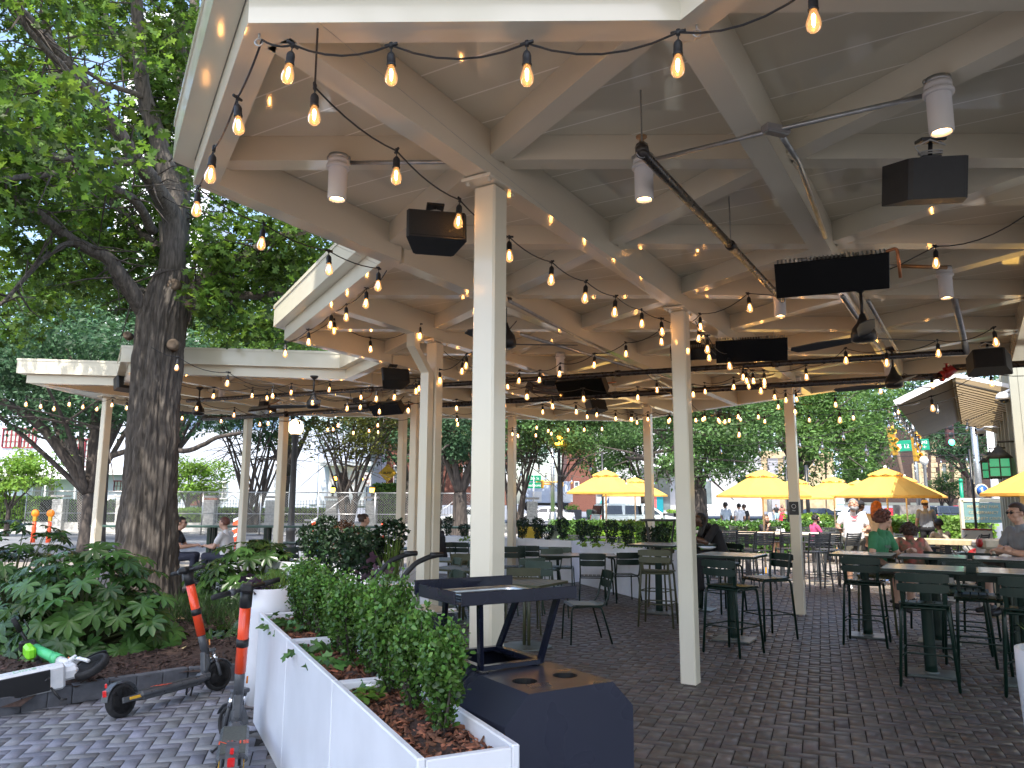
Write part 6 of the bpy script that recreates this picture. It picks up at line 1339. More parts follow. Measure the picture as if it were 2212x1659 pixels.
hedge(GP(1292, 24.2), GP(1362, 24.2), .9, .68, 3500, leafm('lime_hedge_leaf', (.16, .3, .03), .35, .5, 2), 'short bright yellow-green hedge in front of the long one')
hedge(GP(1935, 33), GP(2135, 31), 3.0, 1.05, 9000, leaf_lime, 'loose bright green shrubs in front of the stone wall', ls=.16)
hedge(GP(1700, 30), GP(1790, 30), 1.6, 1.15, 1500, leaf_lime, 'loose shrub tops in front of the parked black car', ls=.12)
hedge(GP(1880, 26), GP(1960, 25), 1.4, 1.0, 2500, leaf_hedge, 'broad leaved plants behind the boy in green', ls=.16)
# park sign board
c = GP(2121, 24); t = empty('sign_board', c, 0, 'teal sign board for the park conservancy on a cream stand', 'sign'); mb = MB(); mb.cbox(c+zv*1.40, (1.20, .06, .62), .01); kid(mb.build('board', signteal), t); f = MB(); f.cbox(c+zv*1.78, (1.36, .1, .13), .02); f.cbox(c+Vector((-.66, 0, .9)), (.10, .1, 1.8), .01); f.cbox(c+Vector((.66, 0, .9)), (.10, .1, 1.8), .01); kid(f.build('frame', mat('cream_frame', (.7, .66, .5), .5)), t)
for i, tx in enumerate(('PIEDMONT PARK', 'CONSERVANCY', 'COMMUNITY CENTER')): kid(textmesh(tx, .128, goldp, .004, M=frame3(c+Vector((0, -.036, 1.58-.18*i)), 0)), t)
c = GP(2104, 21.5); mb = MB(); mb.tube([c, c+zv*3.2], .035, 10); tag(mb.build('light_pole', blackm), 'thin black pole holding the string lights by the sign board', 'pole')
c = GP(2105, 17.8); mb = MB(); mb.cbox(c+zv*.62, (.62, .10, .90), .02, rz=R(-12)); wp = mb.build('display_board', mat('offwhite_panel', (.62, .6, .57), .5)); tag(wp, 'plain off-white panel standing in front of the green shrubs', 'panel'); mb = MB(); mb.cbox(c+zv*1.085, (.60, .11, .03), .005, rz=R(-12)); kid(mb.build('red_top', redv), wp)
c = GP(2134, 11.6); t = empty('post_box', c, 0, 'pale wooden post with a red cap beside the knee wall', 'post'); mb = MB(); mb.lathe([(.10, 0), (.10, .95), (.08, 1.0), (0, 1.0)], c, 18); mb.cbox(c+zv*1.07, (.34, .18, .15), .03); kid(mb.build('post', mat('weathered_paint', (.42, .36, .26), .6, noise=.2)), t); mb = MB(); mb.lathe([(0, -.021), (.065, -.02), (.065, .02), (0, .021)], c+Vector((-.18, 0, 1.08)), 16, M=Matrix.Rotation(PI/2, 3, 'Y')); kid(mb.build('red_cap', redv), t)
# stroller-like wheeled walker with red bag
c = GP(2085, 14.6); t = empty('folded_stroller', c, 0, 'folded black stroller with a red bag beside the pale wooden bar', 'stroller'); mb = MB()
for s in (-1, 1): mb.tube([c+Vector((-.3, s*.2, .2)), c+Vector((.15, s*.2, .75)), c+Vector((.0, s*.2, 1.0)), c+Vector((.1, s*.2, 1.08))], .014, 6); mb.tube([c+Vector((.3, s*.2, .2)), c+Vector((-.25, s*.2, .85))], .012, 6)
kid(mb.build('frame', blackm), t)
for x in (-.3, .3):
    for s in (-1, 1): w_ = MB(); w_.lathe([(.05, -.015), (.11, -.02), (.12, 0), (.11, .02), (.05, .015)], c+Vector((x, s*.22, .13)), 18, M=Matrix.Rotation(PI/2, 3, 'X')); kid(w_.build('wheel', rubber), t)
mb = MB(); mb.sphere(c+Vector((.15, 0, .72)), .15, 12, 8, (1.2, .9, .8)); kid(mb.build('bag', redv), t)
# black globe lamp posts
def lamp(x, Y, top, lb, lit=True, m=blackm, em=None, fl=True):
    c = GP(x, Y); t = empty('street_lamp', c, 0, lb, 'street lamp'); mb = MB(); mb.lathe([(.2, 0), (.2, .15), (.15, .3), (.14, .7), (.17, .8), (.12, .86), (.105, 1.0), (.085, top-.5), (.12, top-.45), (.10, top-.3), (.14, top-.25), (.14, top-.2), (0, top-.2)], c, 12); kid(mb.build('post', m), t); g = MB(); g.sphere(c+zv*(top+.0), .24, 16, 10, (1, 1, 1.1)); kid(g.build('globe', em or (lampg if lit else bulbw)), t); return t
lamp(631, 23.9, 3.95, 'black lamp post with a lit globe, between two slim cream posts'); lamp(1208, 40, 4.85, 'black post with an orange lit lamp hidden in leaves', em=lampo); 
t = lamp(2003, 45, 4.2, 'grey historic street lamp with an urn lantern, near the green street sign', lit=False, m=galv, em=mat('frosted_lantern', (.75, .72, .66), .4))
def poleobj(x, Y, h_, r_, m, lb, base=True, lean=0):
    c = GP(x, Y); mb = MB(); mb.tube([c, c+Vector((lean, 0, h_))], [r_, r_*.8], 12)
    if base: mb.lathe([(r_*2.2, 0), (r_*2.2, .25), (r_*1.5, .9), (r_, 1.0)], c, 10)
    return tag(mb.build('pole', m), lb, 'pole')
gp = poleobj(1194, 55, 6.2, .16, galv, 'grey signal pole with a flared base beside the white sedan'); poleobj(1302, 30, 3.6, .05, blackm, 'thin black pole behind the left parasol', False); poleobj(1745, 33, 3.3, .09, blackm, 'thick black pole right of the middle parasol', False) ; poleobj(1702, 27.5, 2.9, .05, blackm, 'thin black pole between the middle parasol and the far cream post', False); poleobj(1662, 60, 3.6, .2, galv, 'pale pole behind the middle parasol')
poleobj(1968, 58, 9.0, .16, mat('weathered_wood_pole', (.16, .11, .08), .9), 'leaning wooden utility pole behind the yellow signals', False, -1.2); poleobj(1984, 59, 8.5, .15, galv, 'grey straight pole carrying the green street sign', False); poleobj(2153, 36, 5.2, .2, whitepaint, 'pale pole behind the near lantern', False); poleobj(2117, 50, 8.0, .22, galv, 'pale blue-grey pole far behind the awning', False)
# pedestrian signal + street name sign on grey pole
c = GP(1166, 55); t = empty('pedestrian_signal', c+zv*2.95, 0, 'yellow pedestrian signal box on the grey pole', 'traffic signal'); mb = MB(); mb.cbox(c+Vector((0, -.1, 2.95)), (.55, .45, .6), .05); kid(mb.build('housing', yellowsig), t); mb = MB(); mb.cbox(c+Vector((.0, -.34, 2.95)), (.4, .03, .42), .01); kid(mb.build('visor', mat('brown_lens', (.16, .07, .02), .4)), t); mb = MB(); mb.tube([c+zv*2.95, GP(1194, 55)+zv*2.95], .05, 8); mb.tube([GP(1175, 55)+zv*3.1, GP(1212, 54.8)+zv*3.1], .04, 8); mb.cbox(GP(1212, 54.8)+zv*3.0, (.35, .3, .5), .04); kid(mb.build('bracket', yellowsig), t)
c = GP(1153, 50); t = empty('street_sign', c, 0, 'green street name sign on a thin post left of the signal pole', 'sign'); mb = MB(); mb.tube([c, c+zv*3.4], .03, 8); kid(mb.build('post', galv), t); 
for z, tx in ((3.2, '12th St'), (2.75, 'Piedmont')): mb = MB(); mb.cbox(c+zv*z, (.95, .03, .38), .01); kid(mb.build('panel', signgreen), t); kid(textmesh(tx, .24, whitepaint, .004, M=frame3(c+Vector((0, -.02, z)), 0)), t)
# yellow-backed signals, green signs and the lit green light, on span wires
for i, (x, y, r_, lb) in enumerate(((1927, 952, -6, 'left yellow traffic signal seen edge-on'), (1978, 965, -3, 'right yellow traffic signal, in front of the green sign'))):
    c = aty(x, y, 52); t = empty('traffic_signal', c, 0, lb, 'traffic signal', 'yellow traffic signals'); M = Matrix.Rotation(R(r_), 3, 'Y'); mb = MB(); mb.cbox(c, (.32, .5, 2.0), .05, M=M)
    for k in (-.6, 0, .6): mb.lathe([(.16, 0), (.17, .3), (.15, .3), (.14, 0)], c+M@Vector((.0, -.25, k)), 12, M=Matrix.Rotation(PI/2, 3, 'X'))
    kid(mb.build('housing', yellowsig), t)
c = aty(2052, 947, 56); t = empty('traffic_signal', c, 0, 'dark traffic signal showing a lit green light, below the awning', 'traffic signal'); mb = MB(); mb.cbox(c+zv*.35, (.55, .35, 1.7), .05); kid(mb.build('housing', mat('dark_red_housing', (.06, .02, .02), .5)), t); mb = MB(); mb.sphere(c+Vector((0, -.2, -.3)), .22, 14, 8, (1, .4, 1)); kid(mb.build('green_lens', grn_e), t)
for k in (.25, .8): mb = MB(); mb.sphere(c+Vector((0, -.18, k)), .2, 12, 6, (1, .3, 1)); kid(mb.build('dark_lens', blackpaint), t)
c = aty(1972, 962, 54); t = empty('street_sign', c, R(-12), 'large green overhead street sign partly behind the yellow signals', 'sign'); M = Matrix.Rotation(R(-4), 3, 'Y'); mb = MB(); mb.cbox(c, (2.35, .05, .78), .03, M=M); kid(mb.build('panel', signgreen), t); mb = MB(); mb.cbox(c+Vector((-.98, -.03, -.08)), (.25, .02, .3), .01, M=M); kid(mb.build('white_patch', whitepaint), t)
M4 = Matrix.Translation(c-Vector((0, .035, 0))) @ M.to_4x4() @ Matrix.Rotation(PI/2, 4, 'X')
for tx, x_, y_, s_ in (('12', -.50, -.04, .42), ('T 242', .68, .16, .30), ('E  \u2190', .66, -.17, .30)): kid(textmesh(tx, s_, whitepaint, .01, M=M4@Matrix.Translation((x_, y_, 0))), t)
wr = empty('span_wires', (20, 52, 6), 0, 'thin dark overhead wires crossing the street in front of the trees', 'wires'); mb = MB()
for (a, b) in (((1240, 960, 50), (2200, 915, 50)), ((1240, 985, 50), (2200, 980, 50)), ((1100, 958, 45), (1700, 995, 60)), ((1640, 905, 40), (2200, 940, 56)), ((1500, 1000, 55), (2210, 955, 55)), ((1900, 930, 52), (2210, 905, 52))):
    p, q = aty(*a), aty(*b); mb.tube([p, p.lerp(q, .5)-zv*.25, q], .018, 4)
kid(mb.build('wires', blackm), wr)
# round info sign and blue arch
c = aty(2120, 1060, 48); t = empty('info_sign', c, 0, 'round navy information sign above a small blue arch', 'sign'); mb = MB(); mb.lathe([(.42, 0), (.42, .08), (0, .08)], c, 28, M=Matrix.Rotation(PI/2, 3, 'X')); kid(mb.build('disc', goldp), t); mb = MB(); mb.lathe([(.36, .085), (0, .09)], c, 28, M=Matrix.Rotation(PI/2, 3, 'X')); kid(mb.build('face', signblue), t); kid(textmesh('i', .6, whitepaint, .01, bold=.012, M=frame3(c+Vector((0, -.10, 0)), 0)), t)
ar = MB(); ar.prism([(.95*math.cos(a), .55*math.sin(a)) for a in np.linspace(0, PI, 16)], 0, .12, M=Matrix(((1, 0, 0), (0, 0, 1), (0, 1, 0))), c=c+Vector((0, .1, -1.0))); kid(ar.build('arch', signblue), t); ar = MB(); ar.sphere(c+Vector((.1, -.02, -.85)), .33, 14, 8, (1, .2, 1)); kid(ar.build('globe_emblem', whitepaint), t); kid(textmesh('MIDTOWN', .2, whitepaint, .01, M=frame3(c+Vector((0, -.05, -.62)), 0)), t)
for s in (-1, 1): mb = MB(); mb.tube([c+Vector((s*1.25, 0, -1.4)), c+Vector((s*1.25, 0, .5))], .1, 10); mb.sphere(c+Vector((s*1.25, 0, .62)), .13, 10, 6); kid(mb.build('post', signgreen), t)
# a yellow A-frame sign beyond the far planter
c = GP(1146, 19.2); t = empty('a_frame_sign', c, 0, 'yellow A-frame sign with a black border, leaning behind the far planter', 'sign')
for s in (-1, 1): mb = MB(); M = Matrix.Rotation(R(-8), 3, 'Z')@Matrix.Rotation(s*R(14), 3, 'X'); mb.cbox(c+Vector((0, s*-.12, .55)), (.62, .03, 1.15), .01, M=M); p_ = kid(mb.build('panel', blackm), t); mb = MB(); mb.cbox(c+Vector((0, s*-.12, .57))+M@Vector((0, -.018, 0)), (.54, .006, 1.02), .003, M=M); kid(mb.build('poster', mat('yellow_poster', (.75, .55, .05), .5, col2=(.6, .42, .04), nscale=4) if s < 0 else MATS['yellow_poster']), p_)
mb = MB(); mb.cbox(GP(1200, 24, .10), (1.5, .1, .12), .01); tag(mb.build('kerb_stop', mat('rusty_timber', (.25, .12, .05), .8)), 'rusty timber kerb stop by the left end of the hedge', 'kerb stop')
# ---- roadworks: cones, drums with lamps, striped panels, barricade, sandbags
def cone(x, Y, h_, lb):
    c = GP(x, Y, -.14); t = empty('traffic_cone', c, 0, lb, 'traffic cone'); mb = MB(); mb.lathe([(.17*h_/.9, .03), (.04, h_-.03), (.03, h_), (0, h_)], c, 20); mb.cbox(c+zv*.015, (.42, .42, .03), .008); kid(mb.build('body', orangep), t)
    for z in (.52, .72): r_ = lambda q: .17*h_/.9+(.04-.17*h_/.9)*(q-.03)/(h_-.06)+.003; b = MB(); b.lathe([(r_(z*h_), z*h_), (r_((z+.12)*h_), (z+.12)*h_)], c, 20); kid(b.build('reflective_band', whitepaint), t)
cone(827, 30, .95, 'orange traffic cone with white bands behind the table of the woman with a phone'); 
def striped(x, Y, h_, lean, lb, w_=.2):
    c = GP(x, Y, -.14); t = empty('striped_panel', c, 0, lb, 'road marker', 'orange and white road markers'); M = Matrix.Rotation(lean, 3, 'Y'); mb = MB(); mb.cbox(c+M@zv*h_/2, (w_, .06, h_), .03, M=M); kid(mb.build('panel', orangep), t)
    for k in range(4): b = MB(); z = .25+k*.25; b.prism([(-w_/2+.005, z*h_-.09), (w_/2-.005, z*h_+.02), (w_/2-.005, z*h_+.12), (-w_/2+.005, z*h_+.01)], -.034, -.031, M=M@Matrix(((1, 0, 0), (0, 0, 1), (0, 1, 0))), c=c); kid(b.build('white_stripe', whitepaint), t)
striped(676, 26, 1.15, R(4), 'leaning orange and white striped marker behind the dark bushes'); striped(507, 27, 1.15, R(5), 'orange and white striped marker beside the slim cream post')
for x, lb in ((79, 'left orange channelizer post with a round amber lamp'), (112, 'right orange channelizer post with a round amber lamp')):
    c = GP(x, 33, -.42); t = empty('warning_lamp_post', c, 0, lb, 'warning light', 'orange warning lamp posts'); mb = MB(); mb.lathe([(.10, 0), (.08, .9), (.07, 1.15), (0, 1.15)], c, 14); kid(mb.build('post', orangep), t); mb = MB(); mb.cbox(c+zv*1.28, (.14, .12, .22), .02); kid(mb.build('battery_case', yellowsig), t); mb = MB(); mb.lathe([(.15, -.05), (.17, 0), (.15, .05)], c+zv*1.5, 20, M=Matrix.Rotation(PI/2, 3, 'X')); mb.lathe([(0, -.07), (.1, -.06), (.15, -.05)], c+zv*1.5, 20, M=Matrix.Rotation(PI/2, 3, 'X')); kid(mb.build('amber_lens', mat('amber_lens', (.9, .25, .01), .3) if 'amber_lens' not in MATS else MATS['amber_lens']), t)
c = GP(693, 25, -.1); t = empty('barricade', c, 0, 'folding barricade leg, grey above and blue below, behind the bushes', 'barricade'); mb = MB(); mb.beam(c, c+Vector((-.05, 0, .6)), .10, .05); kid(mb.build('leg', mat('blue_paint', (.03, .25, .5), .5)), t); mb = MB(); mb.beam(c+Vector((-.05, 0, .6)), c+Vector((-.12, 0, 1.15)), .10, .05); mb.beam(c+Vector((-.5, 0, 1.15)), c+Vector((.45, 0, 1.12)), .05, .05); kid(mb.build('bar', galv), t)
for i, (x, Y, s) in enumerate(((716, 27, .4), (790, 33, .5), (690, 38, .4))):
    mb = MB(); c = GP(x, Y, -.1); mb.sphere(c, s, 14, 8, (1.5, .7, .42)); mb.sphere(c+Vector((-.25, 0, .12)), s*.6, 12, 8, (1.2, .7, .5)); tag(mb.build('sandbag', sandbag), 'white sandbag lying on the street, %s' % ['at the foot of the lamp post', 'behind the orange cone', 'behind the fence foot in the middle'][i], 'sandbag', 'white sandbags')
# ---- chain-link construction fence
MB_ = MB(); hh, ww = 2.25, 3.0
for a in range(-19, 26):
    x0_ = a*.13
    for s in (1, -1):
        xa, za = (x0_, 0) if s > 0 else (ww-x0_, 0); xb, zb__ = xa+s*hh, hh
        lo, hi = max(0, min(xa, xb)), min(ww, max(xa, xb))
        if hi-lo < .05: continue
        f = lambda x: (x-xa)*s
        MB_.beam((lo, .0 if s > 0 else .012, f(lo)), (hi, .0 if s > 0 else .012, f(hi)), .007, .007)
link_me = MB_.mesh('chain_link', galv); fr_ = MB()
fr_.tube([(0, 0, 0), (0, 0, hh)], .028, 8); fr_.tube([(ww-.02, 0, 0), (ww-.02, 0, hh)], .028, 8); fr_.tube([(0, 0, hh), (ww, 0, hh)], .028, 8); fr_.tube([(0, 0, hh*.5), (ww, 0, hh*.5)], .022, 8); fr_.tube([(0, 0, .06), (ww, 0, .06)], .022, 8); frame_me = fr_.mesh('frame', galv)
br = MB(); br.tube([(ww*.5, -.02, .3), (ww*.92, -.02, hh*.5), (ww*.5, -.02, hh*.93), (ww*.08, -.02, hh*.5), (ww*.5, -.02, .3)], .022, 6); brace_me = br.mesh('brace', galv)
F0, F1 = GP(57, 40, -.14), GP(1165, 41.5, -.14); nf = int((F1-F0).length/ww); fd_ = (F1-F0).normalized(); ordl = ['leftmost panel', 'second panel from the left', 'third panel from the left', 'fourth panel from the left', 'fifth panel from the left', 'sixth panel from the left', 'seventh panel from the left', 'eighth panel from the left', 'ninth panel from the left', 'tenth panel from the left']
for i in range(nf):
    t = empty('fence_panel', F0+fd_*ww*i*1.0, math.atan2(fd_.y, fd_.x), 'chain-link construction fence, '+ordl[min(i, 9)], 'fence panel', 'chain-link fence panels along the street')
    for nm, me in (('chain_link', link_me), ('frame', frame_me))+((('brace', brace_me),) if i % 2 else ()): o = bpy.data.objects.new(nm, me); C.objects.link(o); o.parent = t
# ---- white brick pillars with iron railings
def pillar(x, Y, lb, h_=1.9, lantern=False):
    c = GP(x, Y, -.1); t = empty('brick_pillar', c, 0, lb, 'pillar', 'whitewashed brick pillars along the far pavement'); mb = MB()
    for k in range(int(h_/.1)): mb.cbox(c+Vector((random.uniform(-.008, .008), 0, .05+.1*k)), (.62+random.uniform(-.01, .01), .62, .092), .012)
    kid(mb.build('shaft', brickw), t); mb = MB(); mb.cbox(c+zv*(h_+.08), (.78, .78, .12), .02); kid(mb.build('cap', conc), t)
    if lantern: mb = MB(); mb.lathe([(.09, 0), (.04, .1), (.12, .2), (.17, .5), (.05, .62), (0, .7)], c+zv*(h_+.14), 6); l_ = kid(mb.build('lantern', blackm), t); g = MB(); g.lathe([(.10, .21), (.15, .48)], c+zv*(h_+.14)-Vector((0, .03, 0)), 12); kid(g.build('lit_glass', lampo), l_)
PXS = [(131, 0), (268, 0), (456, 0), (588, 0), (718, 1), (803, 1), (1150, 0)]
for i, (x, l_) in enumerate(PXS): pillar(x, 44.5, 'white brick pillar of the far garden railing, '+['at the porch of the white house', 'seen past the left slim post', 'right of the oak trunk', 'behind the slim cream post', 'with a lit lantern, left of the gate', 'with a lit lantern, right of the gate', 'beside the parked white sedan'][i], 1.9, l_)
lw = MB(); lw.box((GP(56, 44.6, .1)+GP(1170, 44.6, .1))/2, ((GP(1170, 44.6)-GP(56, 44.6)).length, .3, .6)); tag(lw.build('low_wall', brickw), 'low whitewashed brick wall under the iron railing', 'wall')
for a, b in list(zip([(-20, 0)]+PXS[:-1], PXS)):
    p, q = GP(a[0], 44.4, .38), GP(b[0], 44.4, .38); Ls = (q-p).length; t = empty('iron_railing', p, 0, 'black iron railing with spear tips, %s' % ('section ending at x' if 0 else ['far left section', 'section behind the zelkova trunk', 'section behind the oak trunk', 'section right of the oak', 'section behind the lamp post', 'gate section between the lantern pillars', 'long section behind the twin posts'][PXS.index(b)]), 'railing', 'iron railings'); mb = MB(); n = int(Ls/.16)
    for i in range(n+1): c = p.lerp(q, i/n); mb.beam(c, c+zv*1.25, .018, .018, up=(1, 0, 0)); mb.lathe([(.016, 1.25), (.02, 1.28), (0, 1.38)], c, 4)
    mb.beam(p+zv*1.1, q+zv*1.1, .03, .02); mb.beam(p+zv*.12, q+zv*.12, .03, .02); kid(mb.build('railing', blackm), t)
sheet('pavement', [(-90, 41.7), (10, 41.7), (10, 45.2), (-90, 45.2)], -.04, conc, thick=.12)
sheet('garden_lawn', [(-90, 45.2), (9, 45.2), (9, 58), (-90, 58)], -.05, lawn)
hedge(GP(-10, 47), GP(110, 47), 2.2, 1.75, 4000, leaf_lime, 'rounded light green hedge in front of the white house', ls=.14)
hedge(GP(150, 48), GP(262, 48), 1.5, 1.6, 3000, leaf_hedge, 'clipped hedge between the zelkova and the oak', ls=.12)
hedge(GP(395, 46.5), GP(715, 46.5), 1.6, 1.15, 8000, leaf_lime, 'bright green clipped hedge behind the railing, centre left', ls=.12)
hedge(GP(812, 46.2), GP(868, 46.2), 2.5, 2.6, 3500, leaf_hedge, 'tall rounded shrub behind the lantern pillar', ls=.14)
# ================================================================== HOUSES
def bx(mb, x0, y0, x1, y1, Y, dep, off=0):           # box whose front face covers photo rect at depth Y
    a = aty(x0, y1, Y); b = aty(x1, y0, Y); mb.box(((a.x+b.x)/2, Y+dep/2-off, (a.z+b.z)/2), (b.x-a.x, dep, b.z-a.z)); return mb
hs = empty('white_house', GP(100, 56), 0, 'large white stucco house at far left with oxblood french windows', 'house')
def H_(nm, m, rects, par=hs, Y=56, dep=.3, off=0):
    o = None
    mb = MB()
    for r_ in rects: bx(mb, *r_, Y, dep, off)
    return kid(mb.build(nm, m), par)
H_('wall', housew, [(-160, 780, 345, 1092)], dep=8); H_('cornice', trimw, [(-160, 1012, 345, 1024)], off=.9, dep=.9); H_('cornice', trimw, [(-160, 772, 350, 782)], off=.5, dep=.6)
H_('porch_roof', trimw, [(25, 1018, 200, 1036)], off=2.2, dep=2.2)
for x in (35, 128, 190): H_('porch_column', trimw, [(x, 1036, x+9, 1095)], off=2.0, dep=.35)
def window(par, x0, y0, x1, y1, Y, nx, ny, fm=redfr, pane=curtain, ft=2.2):
    f = MB(); 
    for (a, b, c, d) in ((x0, y0, x1, y0+ft), (x0, y1-ft, x1, y1), (x0, y0+ft, x0+ft, y1-ft), (x1-ft, y0+ft, x1, y1-ft)): bx(f, a, b, c, d, Y, .14, .12)
    for i in range(1, nx): x = x0+(x1-x0)*i/nx; bx(f, x-.5, y0+ft, x+.5, y1-ft, Y, .06, .08)
    for i in range(1, ny): y = y0+(y1-y0)*i/ny; bx(f, x0+ft, y-.45, x1-ft, y+.45, Y, .05, .07)
    w_ = kid(f.build('window', fm), par); p = MB(); bx(p, x0+ft, y0+ft, x1-ft, y1-ft, Y, .05, .03); kid(p.build('pane', pane), w_)
window(hs, 152, 948, 180, 1010, 56, 3, 5); window(hs, 182, 948, 210, 1010, 56, 3, 5); window(hs, 6, 925, 44, 968, 56, 4, 3); window(hs, 46, 925, 80, 968, 56, 4, 3); window(hs, 246, 1038, 268, 1062, 56, 3, 2); window(hs, 200, 870, 240, 920, 56, 3, 4)
for x in (70, 98): window(hs, x, 1044, x+24, 1092, 56, 1, 1, whitepaint, winglass, 3.5)
kid(textmesh('1072', .34, MATS['cream_frame'], .01, M=frame3(aty(118, 1028, 56)+Vector((0, -2.25, 0)), 0)), hs)
h2 = empty('white_villa', GP(660, 58), 0, 'plain white stucco villa with a balconied doorway, behind the lamp post', 'house')
H_('wall', housew, [(372, 930, 800, 1095)], h2, 58, 8); H_('side_wing', mat('blue_white_stucco', (.60, .68, .86), .8), [(668, 935, 690, 1090)], h2, 57.9, .2); H_('door_surround', trimw, [(716, 1004, 795, 1092)], h2, 58, 1.2, 1.2); H_('balcony_slab', trimw, [(700, 1000, 812, 1008)], h2, 58, 1.8, 1.8); H_('door', mat('dark_door', (.03, .02, .02), .4), [(738, 1022, 758, 1090)], h2, 58, .1, 1.3)
mb = MB()
for i in range(40): a = aty(700+2.8*i, 1000, 56.3); mb.beam(a, a+zv*.95, .02, .02, up=(1, 0, 0))
a, b = aty(700, 1000, 56.3), aty(812, 1000, 56.3); mb.beam(a+zv*.95, b+zv*.95, .04, .04); kid(mb.build('balcony_rail', blackm), h2)
window(h2, 593, 1000, 612, 1058, 58, 2, 4, whitepaint, winglass); window(h2, 470, 1040, 492, 1078, 58, 2, 3, whitepaint, winglass); H_('wall', brickr, [(400, 1068, 470, 1092)], h2, 57.5, .3)
for x in (725, 788):
    c = aty(x, 1033, 56.4); mb = MB(); mb.lathe([(.05, -.3), (.16, -.15), (.18, .12), (.05, .28), (0, .34)], c, 6); mb.tube([c+zv*.3, c+Vector((0, .4, .35))], .03, 6); l_ = kid(mb.build('wall_lantern', blackm), h2); g = MB(); g.lathe([(.14, -.14), (.165, .1)], c-Vector((0, .05, 0)), 10); kid(g.build('lit_glass', lampo), l_)
h3 = empty('brick_house', GP(870, 66), 0, 'red brick house with white quoins glimpsed between posts', 'house'); H_('wall', brickr, [(818, 900, 1110, 1090)], h3, 66, 8); H_('quoin', trimw, [(818, 900, 830, 1090)], h3, 65.9, .3)
for x in (850, 1000, 1040, 1080): window(h3, x, 1005, x+16, 1050, 66, 2, 3, whitepaint, winglass)
c = aty(837, 1030, 62); t = empty('warning_sign', c, 0, 'yellow diamond road sign with a small 20 plate below', 'sign'); mb = MB(); mb.prism([(.75*math.cos(R(90*i)), .75*math.sin(R(90*i))) for i in range(4)], 0, .04, M=Matrix(((1, 0, 0), (0, 0, 1), (0, 1, 0))), c=c+Vector((0, 0, .3))); kid(mb.build('diamond', yellowsig), t); mb = MB(); mb.cbox(c+Vector((-.1, 0, -.85)), (.62, .04, .75), .01); kid(mb.build('plate', yellowsig), t); kid(textmesh('20', .42, blackpaint, .01, M=frame3(c+Vector((-.1, -.03, -.82)), 0)), t); kid(textmesh('BUMP', .26, blackpaint, .01, M=frame3(c+Vector((0, -.03, .3)), 0)), t); mb = MB(); mb.tube([c+Vector((0, .04, -3.3)), c+Vector((0, .04, .9))], .04, 6); kid(mb.build('post', galv), t)
c = aty(793, 1036, 47); t = empty('parking_sign', c, 0, 'white parking sign on a black post by the gate', 'sign'); mb = MB(); mb.cbox(c, (.5, .03, .85), .01); kid(mb.build('plate', whitepaint), t); mb = MB(); mb.tube([c+Vector((0, .03, -2.9)), c+Vector((0, .03, .45))], .04, 6); kid(mb.build('post', blackm), t)
for i, tx in enumerate(('NO', 'ANY', 'TIME')): kid(textmesh(tx, .17, redv, .005, M=frame3(c+Vector((0, -.025, .25-.24*i)), 0)), t)
# shops across the street
sh = empty('shop_row', GP(1380, 84), 0, 'grey and white shopfronts with a mural wall and dark entrances across the street', 'shop building')
H_('wall', mat('grey_shop_wall', (.42, .42, .43), .7), [(1285, 925, 1640, 1112)], sh, 84, 10); H_('wall', brickr, [(1225, 925, 1285, 1105)], sh, 83.5, 9); H_('canopy', trimw, [(1380, 1000, 1478, 1012)], sh, 84, 2.5, 2.5); [H_('storefront_glass', winglass, [q_], sh, 83.9, .2) for q_ in ((1402, 1014, 1446, 1100), (1290, 1025, 1316, 1070), (1500, 1040, 1536, 1108))]; H_('red_door', mat('coral_door', (.5, .1, .1), .5), [(1406, 1066, 1418, 1108)], sh, 83.6, .2); H_('teal_door', mat('teal_door', (.0, .2, .25), .5), [(1419, 1062, 1432, 1108)], sh, 83.6, .2)
for i, (a, b, c_, d, cc) in enumerate(((1262, 1035, 1284, 1050, (.5, .08, .15)), (1286, 1078, 1300, 1105, (.05, .4, .4)), (1302, 1072, 1316, 1100, (.05, .08, .15)), (1318, 1020, 1336, 1040, (.1, .45, .45)))):
    mb = MB(); p, q = aty(a, d, 83.4), aty(c_, b, 83.4); mb.add([p, (q.x, p.y, p.z), q, p-Vector((0, .03, 0)), Vector((q.x, p.y, p.z))-Vector((0, .03, 0)), q-Vector((0, .03, 0))], [(0, 1, 2), (3, 5, 4), (0, 3, 4, 1), (1, 4, 5, 2), (2, 5, 3, 0)]); kid(mb.build('mural_patch', mat('mural_paint_%d' % i, cc, .6)), sh)
for x in (1268, 1240): window(sh, x, 1040, x+11, 1062, 83.4, 1, 2, whitepaint, winglass, 1.5)
H_('entrance_steps', conc, [(1285, 1108, 1640, 1113)], sh, 83, 1)
sb = empty('beige_building', GP(1700, 86), 0, 'beige stone building behind the middle parasol', 'building'); H_('wall', stoneb, [(1640, 975, 1800, 1105)], sb, 86, 8); [H_('column', mat('grey_column', (.3, .3, .33), .7) if i_ == 0 else MATS['grey_column'], [q_], sb, 85.6, .4) for i_, q_ in enumerate(((1664, 990, 1680, 1100), (1700, 985, 1712, 1100)))]
vi = empty('stone_mansion', GP(2040, 88), 0, 'dark brick mansion with sandstone quoins behind the traffic lights', 'building'); H_('wall', dkbrick, [(1900, 925, 2240, 1085)], vi, 88, 9)
for x in (1990, 2012, 2062): 
    for k in range(11): H_('quoin', stoneb, [(x, 955+k*11, x+(9 if k % 2 else 13), 965+k*11)], vi, 87.9, .4)
for x in (1972, 2032, 2090): window(vi, x, 1000, x+16, 1045, 87.9, 1, 2, stoneb, winglass, 2)
